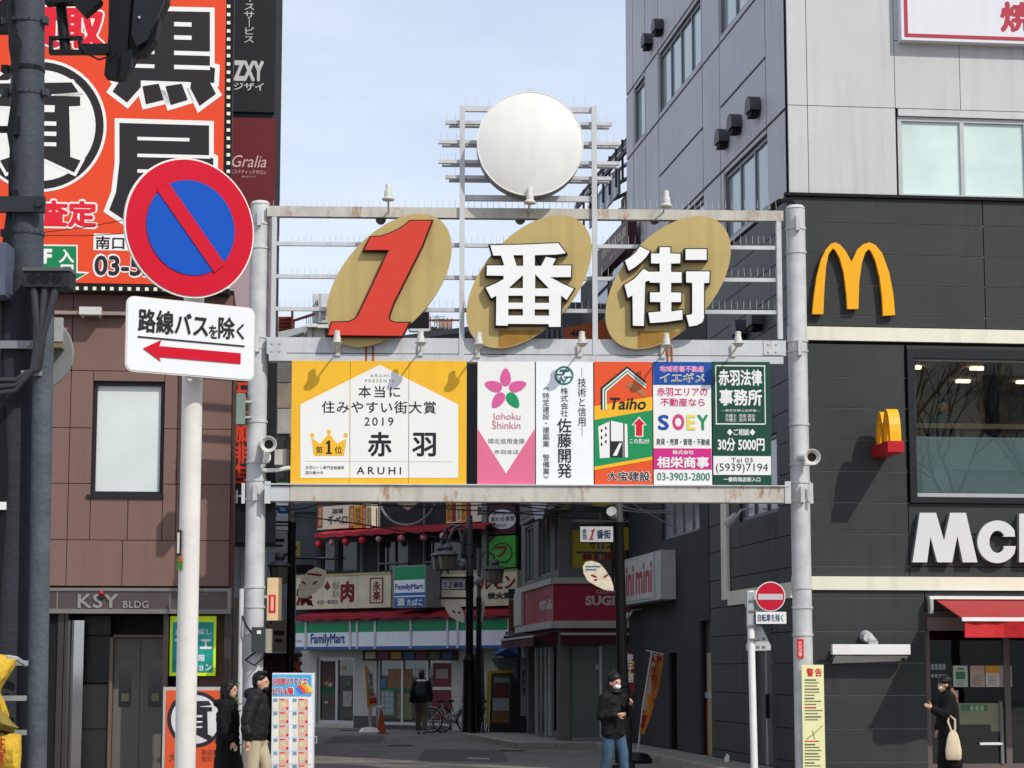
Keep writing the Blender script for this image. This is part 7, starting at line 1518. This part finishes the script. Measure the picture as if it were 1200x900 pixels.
t.rect('arm', blackm, 92, 51, 128, 62, -.03, .06); t.rect('arm_clamp', blackm, 57, 42, 96, 45, -.05, .05); t.rect('arm_clamp', blackm, 57, 58, 96, 62.5, -.05, .05); t.rect('arm_clamp', blackm, 57, 45.2, 61, 58, -.05, .05); t.rect('arm_clamp', blackm, 91, 45.2, 95, 51, -.05, .05)
t.add('hanger', M().cyl((TF.u(67, -10), 0, TF.z(67, -30)), (TF.u(77, 61), 0, TF.z(77, 61)), .035, n=14), sg_); t.add('cable', M().tube([(TF.u(73), -.05, TF.z(73, 48)), (TF.u(83), -.06, TF.z(83, 65)), (TF.u(100), -.06, TF.z(100, 73)), (TF.u(115), -.05, TF.z(115, 68)), (TF.u(120), 0, TF.z(120, 60))], .006), blackm)
t.poly('bracket', sg_, [(50, -20), (92, -20), (118, -2), (116, 3), (99, 17), (96, 15), (84, 2), (52, 3)], -.12, .1); t.poly('bracket', blackm, [(-10, 10), (8, -5), (12, 2), (8, 20), (-10, 26)], -.1, .08)
for y_ in (28, 150): t.add('cross_arm', M().box(TF.u(-30), TF.u(14), -.06, .02, TF.z(0, y_ + 12), TF.z(0, y_)), sg_) if y_ == 28 else None
# thin wires in front of the billboard
t = T(TF, 'overhead_wire', 'two thin wires crossing in front of the orange billboard', 'wire', (TF.u(60), .5, TF.z(60, 275)))
for a, b in (((45, 273), (150, 257)), ((40, 276), (160, 273))):
    p0, p1 = TF.P(*a, .5), TF.P(*b, .5); t.add('wire', M().tube([(p0[0], .5, p0[1]), ((p0[0] + p1[0]) / 2, .5, (p0[1] + p1[1]) / 2 - .01), (p1[0], .5, p1[1])], .003, 4), blackm)
# wires behind the gate
WFr = Frame(600, 44, 0)
for lb, sets in (('tangle of pale overhead wires beside the dark building', [((700, 592), (745, 604), (800, 600)), ((700, 583), (760, 611), (818, 590)), ((735, 585), (765, 607), (800, 622)), ((835, 603), (855, 592), (915, 592))]), ('dark overhead wires above the clothes shop', [((600, 586), (660, 592), (735, 596)), ((600, 592), (650, 590), (740, 603)), ((366, 584), (400, 590), (470, 586)), ((322, 592), (350, 602), (372, 590)), ((345, 585), (480, 600), (620, 588)), ((380, 586), (520, 596), (735, 610)), ((340, 604), (430, 612), (560, 640)), ((560, 602), (640, 600), (724, 592)), ((590, 588), (655, 604), (724, 598))])):
    t = T(WFr, 'overhead_wire', lb, 'wire', (WFr.u(sets[0][0][0]), 0, WFr.z(*sets[0][0])), group='wires behind the gate')
    for s3 in sets:
        ps = [Vector((WFr.P(*q)[0], 0, WFr.P(*q)[1])) for q in s3]; path = [ps[0] * (1 - f) ** 2 + ps[1] * 2 * f * (1 - f) + ps[2] * f * f for f in [i / 10 for i in range(11)]]
        t.add('wire', M().tube(path, .014, 5), mat('wire_pale', '8a8880', .6) if 'pale' in lb else blackm)
# ================================================================ BARE TREE (stands behind the viewer, mirrored in the restaurant window)
def bare_tree(x, y, h, seed, lb):
    rt = random.Random(seed); trunk = M(); tw = M()
    def grow_(p, d, r, l, lev):
        q = p + d * l; mid = (p + q) / 2 + Vector((rt.uniform(-1, 1), rt.uniform(-1, 1), 0)) * l * .05
        (trunk if lev < 2 else tw).tube([p, mid, q], [r, r * .85, r * .7], 7 if lev < 2 else 4)
        if lev >= 5: return
        for k in range(3 if lev < 5 else 2):
            nd = (d + Vector((rt.uniform(-1, 1), rt.uniform(-1, 1), rt.uniform(-.2, .7))) * .75).normalized(); grow_(q if k else mid + (q - mid) * .6, nd, r * .62, l * rt.uniform(.62, .85), lev + 1)
    grow_(Vector((x, y, 0)), Vector((0, 0, 1)), h * .011, h * .3, 0)
    t = T(WFO, 'bare_tree', lb, 'tree', (x, y, 0)); bk = mat('bark', '2c2622', .9, 0, .2)
    t.add('trunk', trunk, bk); t.add('crown', tw, bk, kind='stuff')
bare_tree(22, 3, 15, 4, 'leafless street tree with spreading branches behind the viewer'); bare_tree(32, -9, 16, 9, 'taller leafless street tree farther behind the viewer')

# ================================================================ PEOPLE
def remesh(m, vox, smooth_it=3, name='body'):
    me = m.mesh(name); ob = bpy.data.objects.new('tmp', me); COL.objects.link(ob)
    md = ob.modifiers.new('r', 'REMESH'); md.mode = 'VOXEL'; md.voxel_size = vox; md.use_smooth_shade = True
    s_ = ob.modifiers.new('s', 'SMOOTH'); s_.factor = .5; s_.iterations = smooth_it
    dg = bpy.context.evaluated_depsgraph_get(); r = bpy.data.meshes.new_from_object(ob.evaluated_get(dg)); bpy.data.objects.remove(ob); return r
class Fig:
    """a person in local metres: s to the figure's right... built from a posed skeleton; facing is the heading in radians (0 looks along +x)"""
    def __init__(s, lb, X, Y, facing, H, group=None, z=0):
        F = _O(); F.o = Vector((X, Y)); F.a = facing; F.U = Vector((math.cos(facing), math.sin(facing))); F.Y = Vector((-math.sin(facing), math.cos(facing)))
        s.t = T(F, 'person', lb, 'person', (0, 0, z), group=group); s.k = H / 1.7; s.z = z
    def cap(s, m, chain):
        for (p, r0), (q, r1) in zip(chain, chain[1:]):
            k = s.k; P_, Q_ = [Vector(a) * k for a in (p, q)]
            m.cyl(P_, Q_, r0 * k, r1 * k, 14); m.ball(P_, r0 * k, 12, 8); m.ball(Q_, r1 * k, 12, 8)
    def put(s, name, m, mt, vox=.012, it=3, parent=None):
        me = remesh(m, vox, it, name)
        if name == 'jacket' and getattr(s, 'hem', None):
            bm = bmesh.new(); bm.from_mesh(me); r_ = bmesh.ops.bisect_plane(bm, geom=bm.verts[:] + bm.edges[:] + bm.faces[:], plane_co=(0, 0, s.hem * s.k), plane_no=(0, 0, 1), clear_inner=True)
            eg = [e for e in bm.edges if len(e.link_faces) == 1]; bmesh.ops.holes_fill(bm, edges=eg, sides=0); bm.to_mesh(me); bm.free()
        if s.z: me.transform(Matrix.Translation((0, 0, 0)))
        o = bpy.data.objects.new(name, me); me.materials.clear(); me.materials.append(mt); return link(o, parent or s.t.e)
    def bal(s, m, c, r): k = s.k; m.ball(Vector(c) * k, tuple(a * k for a in (r if isinstance(r, tuple) else (r, r, r))), 16, 12)
skin = mat('skin', 'c79a80', .55, 0, .06, 8); hairm = mat('hair_black', '151213', .5, 0, .2, 20)
def figure(lb, X, Y, facing, H, J, top, topm, bot, botm, hair, extra=None, shoes=None, group=None, z=0, headturn=0, lean=0):
    """x forward, y to the figure's left, z up"""
    f = Fig(lb, X, Y, facing, H, group, z); b = M()
    hc = Vector((.02 + lean, 0, 1.585)); ct, st2 = math.cos(headturn), math.sin(headturn)
    def hp(a, c, d): return (hc.x + a * ct - c * st2, hc.y + a * st2 + c * ct, hc.z + d)
    f.bal(b, hp(0, 0, .01), (.092, .078, .108)); f.bal(b, hp(.02, 0, -.05), (.07, .06, .068)); f.bal(b, hp(.035, 0, -.085), (.045, .04, .035))
    f.bal(b, hp(.094, 0, -.012), (.018, .013, .022)); f.bal(b, hp(.08, 0, .02), (.02, .05, .012)); f.bal(b, hp(.088, 0, -.052), (.014, .022, .009))
    for sd in (-1, 1): f.bal(b, hp(-.005, sd * .08, -.01), (.022, .012, .032))
    f.cap(b, [((lean * .7, 0, 1.40), .06), (tuple(hc + Vector((-.01, 0, -.07))), .052)])
    f.cap(b, [((0, 0, .95), .12), ((0, 0, 1.1), .105), ((lean * .4, 0, 1.28), .12), ((lean * .6, 0, 1.38), .085)])
    for sd, e, w_, kn, an in ((1, J['le'], J['lw'], J['lk'], J['la']), (-1, J['re'], J['rw'], J['rk'], J['ra'])):
        sh = (lean * .6, sd * .17, 1.38); f.cap(b, [((lean * .6, 0, 1.36), .07), (sh, .058), (e, .042), (w_, .027)])
        hp_ = Vector(w_) - Vector(e); hp_.normalize(); pc = Vector(w_) + hp_ * .05; side = hp_.cross(Vector((0, sd, .2))).normalized(); nrm = side.cross(hp_).normalized()
        f.cap(b, [(w_, .024), (tuple(pc + hp_ * .02), .032)])
        for i in range(4):
            o_ = side * (.024 - .016 * i); base = pc + hp_ * .035 + o_; ln = (.062, .07, .066, .052)[i]
            m1 = base + hp_ * ln * .55; tip = m1 + (hp_ * .6 - nrm * sd * .7).normalized() * ln * .5
            f.cap(b, [(tuple(base), .0095), (tuple(m1), .009), (tuple(tip), .0075)])
        th0 = pc - hp_ * .01 + side * .026; f.cap(b, [(tuple(th0), .012), (tuple(th0 + side * .03 + hp_ * .03), .0105), (tuple(th0 + side * .036 + hp_ * .06), .009)])
        hip = (0, sd * .09, .92); f.cap(b, [(hip, .09), (kn, .055), (an, .035)]); f.cap(b, [(tuple(Vector(an) + Vector((-.03, 0, -.03))), .035), (tuple(Vector(an) + Vector((.15, 0, -.055))), .028)])
    body = f.put('body', b, skin, .0085, 2)
    e_ = M()
    for sd in (-1, 1): f.bal(e_, hp(.084, sd * .032, .006), (.008, .013, .007))
    o = bpy.data.objects.new('eyes', e_.mesh('eyes', (0, 0, 0), True)); o.data.materials.append(mat('eye_dark', '120e0e', .2)); link(o, body)
    # upper garment
    g = M(); top(f, g, J, lean); f.put('jacket', g, topm, .014, 2)
    g = M(); bot(f, g, J); f.put('trousers', g, botm, .013, 2)
    g = M(); hair(f, g, hp); f.put('hair', g, hairm, .009, 1)
    g = M()
    for an in (J['la'], J['ra']): f.cap(g, [(tuple(Vector(an) + Vector((-.04, 0, -.02))), .05), (tuple(Vector(an) + Vector((.06, 0, -.04))), .047), (tuple(Vector(an) + Vector((.16, 0, -.055))), .036)])
    f.put('shoes', g, shoes or mat('shoe_dark', '1c1b1c', .5), .012, 1)
    if extra: extra(f, hp, J)
    return f
rf = random.Random(2)
def puffy(f, g, J, lean, r=1.0, hem=.82, hood=False, coat=None, collar=True):
    f.hem = None if coat else hem
    f.cap(g, [((0, 0, hem + .1), .165 * r), ((0, 0, 1.05), .165 * r), ((lean * .4, 0, 1.22), .17 * r), ((lean * .6, 0, 1.34), .13 * r)])
    for sd in (-1, 1): f.cap(g, [((0, sd * .07, hem + .08), .14 * r), ((lean * .4, sd * .07, 1.25), .14 * r), ((lean * .6, sd * .1, 1.36), .09 * r)])
    for sd, e, w_ in ((1, J['le'], J['lw']), (-1, J['re'], J['rw'])):
        sh = (lean * .6, sd * .185, 1.37); w2 = tuple(Vector(e) + (Vector(w_) - Vector(e)) * .93); f.cap(g, [((lean * .6, sd * .1, 1.36), .1), (sh, .088 * r), (e, .074 * r), (w2, .056 * r)])
        for q in range(5):   # quilting and folds
            for a_, b_ in ((sh, e), (e, w2)):
                p = Vector(a_) + (Vector(b_) - Vector(a_)) * ((q + .5) / 5); f.bal(g, tuple(p + Vector((rf.uniform(-1, 1), rf.uniform(-1, 1), 0)) * .02), .07 * r)
    f.cap(g, [((0, -.1, hem + .07), .1 * r), ((0, .1, hem + .07), .1 * r)]); f.cap(g, [((0, 0, hem), .14 * r), ((0, 0, hem + .1), .155 * r)]); f.cap(g, [((0, -.07, hem), .125 * r), ((0, .07, hem), .125 * r)])
    for q in range(26): a_ = rf.uniform(0, 6.28); f.bal(g, (lean * .4 + .12 * math.cos(a_), .17 * math.sin(a_), rf.uniform(hem + .02, 1.3)), (.05, .05, .035))
    if collar: f.cap(g, [((lean * .7 - .01, 0, 1.42), .085), ((lean * .8, 0, 1.47), .082)])
    if hood: f.bal(g, (lean - .1, 0, 1.44), (.1, .13, .08))
    if coat: f.cap(g, [((0, 0, hem + .1), .16), ((0, 0, coat), .2)]); [f.cap(g, [((0, sd * .06, .9), .13), ((0, sd * .1, coat), .13)]) for sd in (-1, 1)]
def pants(f, g, J, r=1.0):
    f.cap(g, [((0, 0, .88), .14), ((0, 0, 1.0), .13)])
    for sd, kn, an in ((1, J['lk'], J['la']), (-1, J['rk'], J['ra'])): f.cap(g, [((0, sd * .085, .9), .105 * r), (tuple(Vector(kn) + Vector((0, 0, .05))), .078 * r), (kn, .074 * r), (tuple(Vector(an) + Vector((0, 0, .05))), .064 * r)])
def short_hair(f, g, hp): f.bal(g, hp(-.018, 0, .045), (.098, .088, .092)); f.bal(g, hp(-.05, 0, 0), (.06, .08, .09)); [f.bal(g, hp(.03 + rf.uniform(-.05, .04), rf.uniform(-.06, .06), .12), .028) for _ in range(14)]
def long_hair(f, g, hp):
    f.bal(g, hp(-.02, 0, .035), (.105, .095, .1)); f.bal(g, hp(-.05, 0, -.04), (.085, .1, .12))
    for sd in (-1, 1): f.cap(g, [(hp(-.0, sd * .085, .0), .035), (hp(-.02, sd * .085, -.16), .035)])
    f.cap(g, [(hp(-.06, 0, 0), .08), (hp(-.07, 0, -.2), .065)])
def mask(f, hp, mt=None, y=-.05):
    g = M(); f.bal(g, hp(.06, 0, y), (.043, .054, .038)); f.put('face_mask', g, mt or mat('mask_white', 'e4e6e8', .7), .008, 1)
walk = dict(le=(-.1, .24, 1.12), lw=(.02, .25, .88), re=(.02, -.24, 1.12), rw=(.14, -.23, .9), lk=(.12, .1, .5), la=(.2, .09, .085), rk=(-.0, -.1, .5), ra=(-.28, -.09, .12))
stand = dict(le=(0, .25, 1.12), lw=(.03, .26, .86), re=(0, -.25, 1.12), rw=(.03, -.26, .86), lk=(.02, .1, .5), la=(0, .1, .085), rk=(.02, -.1, .5), ra=(0, -.1, .085))
def at(px, D): return (px - 600) / 2550 * D
blk = mat('jacket_black', '19181a', .55, 0, .35, 9, bump=.3); blk2 = mat('coat_black', '121214', .9, 0, .2, 8, bump=.2); khaki = mat('trousers_cream', 'b5a98c', .8, 0, .08, 8); jean = mat('jeans_blue', '425a70', .85, 0, .35, 5, bump=.2)
D1 = 27.2
J = dict(walk); J['re'] = (-.04, -.26, 1.12); J['rw'] = (-.02, -.26, .88)
figure('man in a black puffer jacket and cream trousers walking by the listings sign', at(304, D1) * 1.0 - .02, D1, R(-8), 1.66, J, lambda f, g, J, l: puffy(f, g, J, l, 1.05, .86, hood=True), blk, lambda f, g, J: pants(f, g, J, 1.12), khaki, short_hair, lambda f, hp, J: mask(f, hp, mat('mask_black', '18181a', .7), -.085), lean=.05)
J = dict(walk)
def coat_top(f, g, J, l): puffy(f, g, J, l, .95, .7, coat=.42, collar=True); f.bal(g, (l - .08, 0, 1.4), (.13, .15, .07))
figure('long haired woman in a long black hooded coat beside the man in the puffer jacket', at(271, D1 + .3), D1 + .3, R(-12), 1.56, J, coat_top, blk2, pants, blk2, long_hair, None, lean=.0)
# hooded figure with phone
D2 = 31
J = dict(stand); J.update(le=(.06, .24, 1.12), lw=(.26, .1, 1.27), re=(-.02, -.235, 1.1), rw=(.2, -.12, 1.12), lk=(.1, .11, .5), la=(.12, .13, .085), rk=(-.02, -.1, .5), ra=(-.16, -.12, .1))
def hood(f, g, hp): f.bal(g, hp(-.02, 0, .06), (.105, .1, .11)); f.cap(g, [(hp(-.02, 0, .08), .08), (hp(-.04, 0, .17), .035)]); f.cap(g, [(hp(-.05, 0, 0), .095), (hp(-.06, 0, -.12), .1)]); f.bal(g, hp(.01, .0, -.13), (.1, .11, .05))
def phone(f, hp, J):
    mask(f, hp, None, -.055); w_ = Vector(J['lw']); o = M().box(-.006, .006, -.036, .036, -.07, .07); me = o.mesh('phone'); ob = bpy.data.objects.new('phone_tmp', me); bpy.data.objects.remove(ob)
    me.transform(Matrix.Translation((w_ + Vector((.04, -.07, .07))) * f.k) @ Matrix.Rotation(.4, 4, 'Y'))
    ph = bpy.data.objects.new('smartphone', me); me.materials.append(mat('phone_black', '0e0f12', .2)); ph.location = f.t.e.location; ph.rotation_euler = f.t.e.rotation_euler; settag(ph, 'black smartphone in the hand of the person in the pointed hat', 'phone'); link(ph)
figure('person in a pointed black hat and white mask looking at a phone', at(717, D2), D2, R(-48), 1.63, J, lambda f, g, J, l: puffy(f, g, J, l, .93, .78, hood=True), mat('jacket_black_matt', '0d0d0f', .7, 0, .3, 9, bump=.3), lambda f, g, J: pants(f, g, J, 1.0), jean, hood, phone, shoes=mat('shoe_dark', '1c1b1c', .5), headturn=-.15, lean=.03)
# walker from behind
D3 = 58.5
def packx(f, hp, J):
    g = M(); f.bal(g, (-.17, 0, 1.2), (.1, .15, .23)); f.bal(g, (-.23, 0, 1.12), (.06, .12, .1)); f.put('backpack_tmp', g, mat('backpack_grey', '38383c', .8, 0, .2, 8), .015, 2)
    for ch in f.t.e.children:
        if ch.name.startswith('backpack_tmp'):
            ch.parent = None; ch.location = f.t.e.location; ch.rotation_euler = f.t.e.rotation_euler; ch.name = 'backpack'; settag(ch, 'dark grey backpack worn by the person walking towards the store', 'backpack')
    g = M(); f.bal(g, (-.02, 0, 1.44), (.12, .15, .045)); f.put('white_collar', g, mat('collar_white', 'd2d6da', .8), .012, 1)
J = dict(walk); J.update(la=(.16, .1, .085), ra=(-.2, -.1, .1))
figure('person with a backpack and khaki trousers walking away towards the store', at(495, D3), D3, R(86), 1.66, J, lambda f, g, J, l: puffy(f, g, J, l, 1.0, .84), mat('jacket_navy', '17181f', .8, 0, .2), lambda f, g, J: pants(f, g, J, 1.15), mat('trousers_khaki', '5f5549', .85, 0, .1), short_hair, packx, shoes=mat('shoe_pale', '8d8a86', .6))
# woman at right
D4 = 31.5
J = dict(walk); J.update(le=(.12, .22, 1.12), lw=(.3, .2, 1.22), re=(.02, -.24, 1.12), rw=(.1, -.2, .92))
def hat(f, g, hp): f.bal(g, hp(-.01, 0, .06), (.11, .105, .085)); f.bal(g, hp(.02, 0, .045), (.13, .115, .02)); f.bal(g, hp(-.04, 0, -.03), (.075, .085, .08))
def totex(f, hp, J):
    mask(f, hp, None, -.05); g = M(); f.cap(g, [(hp(-.06, .02, -.05), .045), (hp(-.15, .03, -.16), .03), (hp(-.18, .03, -.27), .02)]); f.put('ponytail', g, mat('hair_brown', '8d6247', .6, 0, .2, 20), .01, 1)
    k = f.k; sx = 0.02; yy = .235; tm = mat('tote_cream', 'd9c7a8', .8, 0, .1, 8, bump=.2); m_ = M(); n = 14; ringz = ((.86, .03, .035), (.80, .05, .07), (.7, .075, .1), (.55, .09, .125), (.44, .08, .12), (.41, .04, .1)); vs = []
    for z_, dy, dx in ringz:
        for i in range(n): a_ = 2 * math.pi * i / n; vs.append(((sx + dx * math.cos(a_)) * k, (yy + .02 + dy * .6 * math.sin(a_) + .008 * math.sin(i * 3)) * k, (z_ + .05) * k))
    fs = [(r_ * n + i, r_ * n + (i + 1) % n, (r_ + 1) * n + (i + 1) % n, (r_ + 1) * n + i) for r_ in range(5) for i in range(n)] + [tuple(range(5 * n, 6 * n))]
    Fg = f.t.F; tt = T(Fg, 'tote_bag', 'cream cloth tote bag hanging from the arm of the woman in black', 'bag', (0, 0, f.z)); tt.add('bag', m_.add(vs, fs), tm, smooth=True)
    tt.add('strap', M().tube([((sx - .03) * k, (yy + .03) * k, .9 * k), ((sx - .03) * k, (yy + .04) * k, 1.06 * k), ((sx + .05) * k, (yy + .01) * k, 1.13 * k), ((sx + .08) * k, (yy + .04) * k, 1.04 * k), ((sx + .03) * k, (yy + .03) * k, .9 * k)], .016, 8), tm, smooth=True)
figure('woman in a black hat and coat with a white mask passing the restaurant', at(1106, D4), D4, R(186), 1.6, J, lambda f, g, J, l: puffy(f, g, J, l, 1.0, .7, coat=.4), blk2, pants, blk2, hat, totex, lean=.03)
# seated customer behind the glass
us2, uz2 = MF.P(1107, 488, 1.15); wl = MF.W(us2, 1.3, 0)
J = dict(stand); J.update(le=(.2, .26, 1.1), lw=(.36, .1, 1.16), re=(.2, -.26, 1.1), rw=(.4, -.12, 1.14), lk=(.4, .12, .85), la=(.42, .12, .45), rk=(.4, -.12, .85), ra=(.42, -.12, .45))
figure('customer in a grey green top seated at the second floor window counter', wl.x, wl.y, R(-86), 1.7, J, lambda f, g, J, l: puffy(f, g, J, l, .92, .86), mat('top_greygreen', '5d6b66', .8, 0, .1), pants, blk2, short_hair, None, z=MF.z(1107, 489, 1.3) - 1.42, lean=.08)
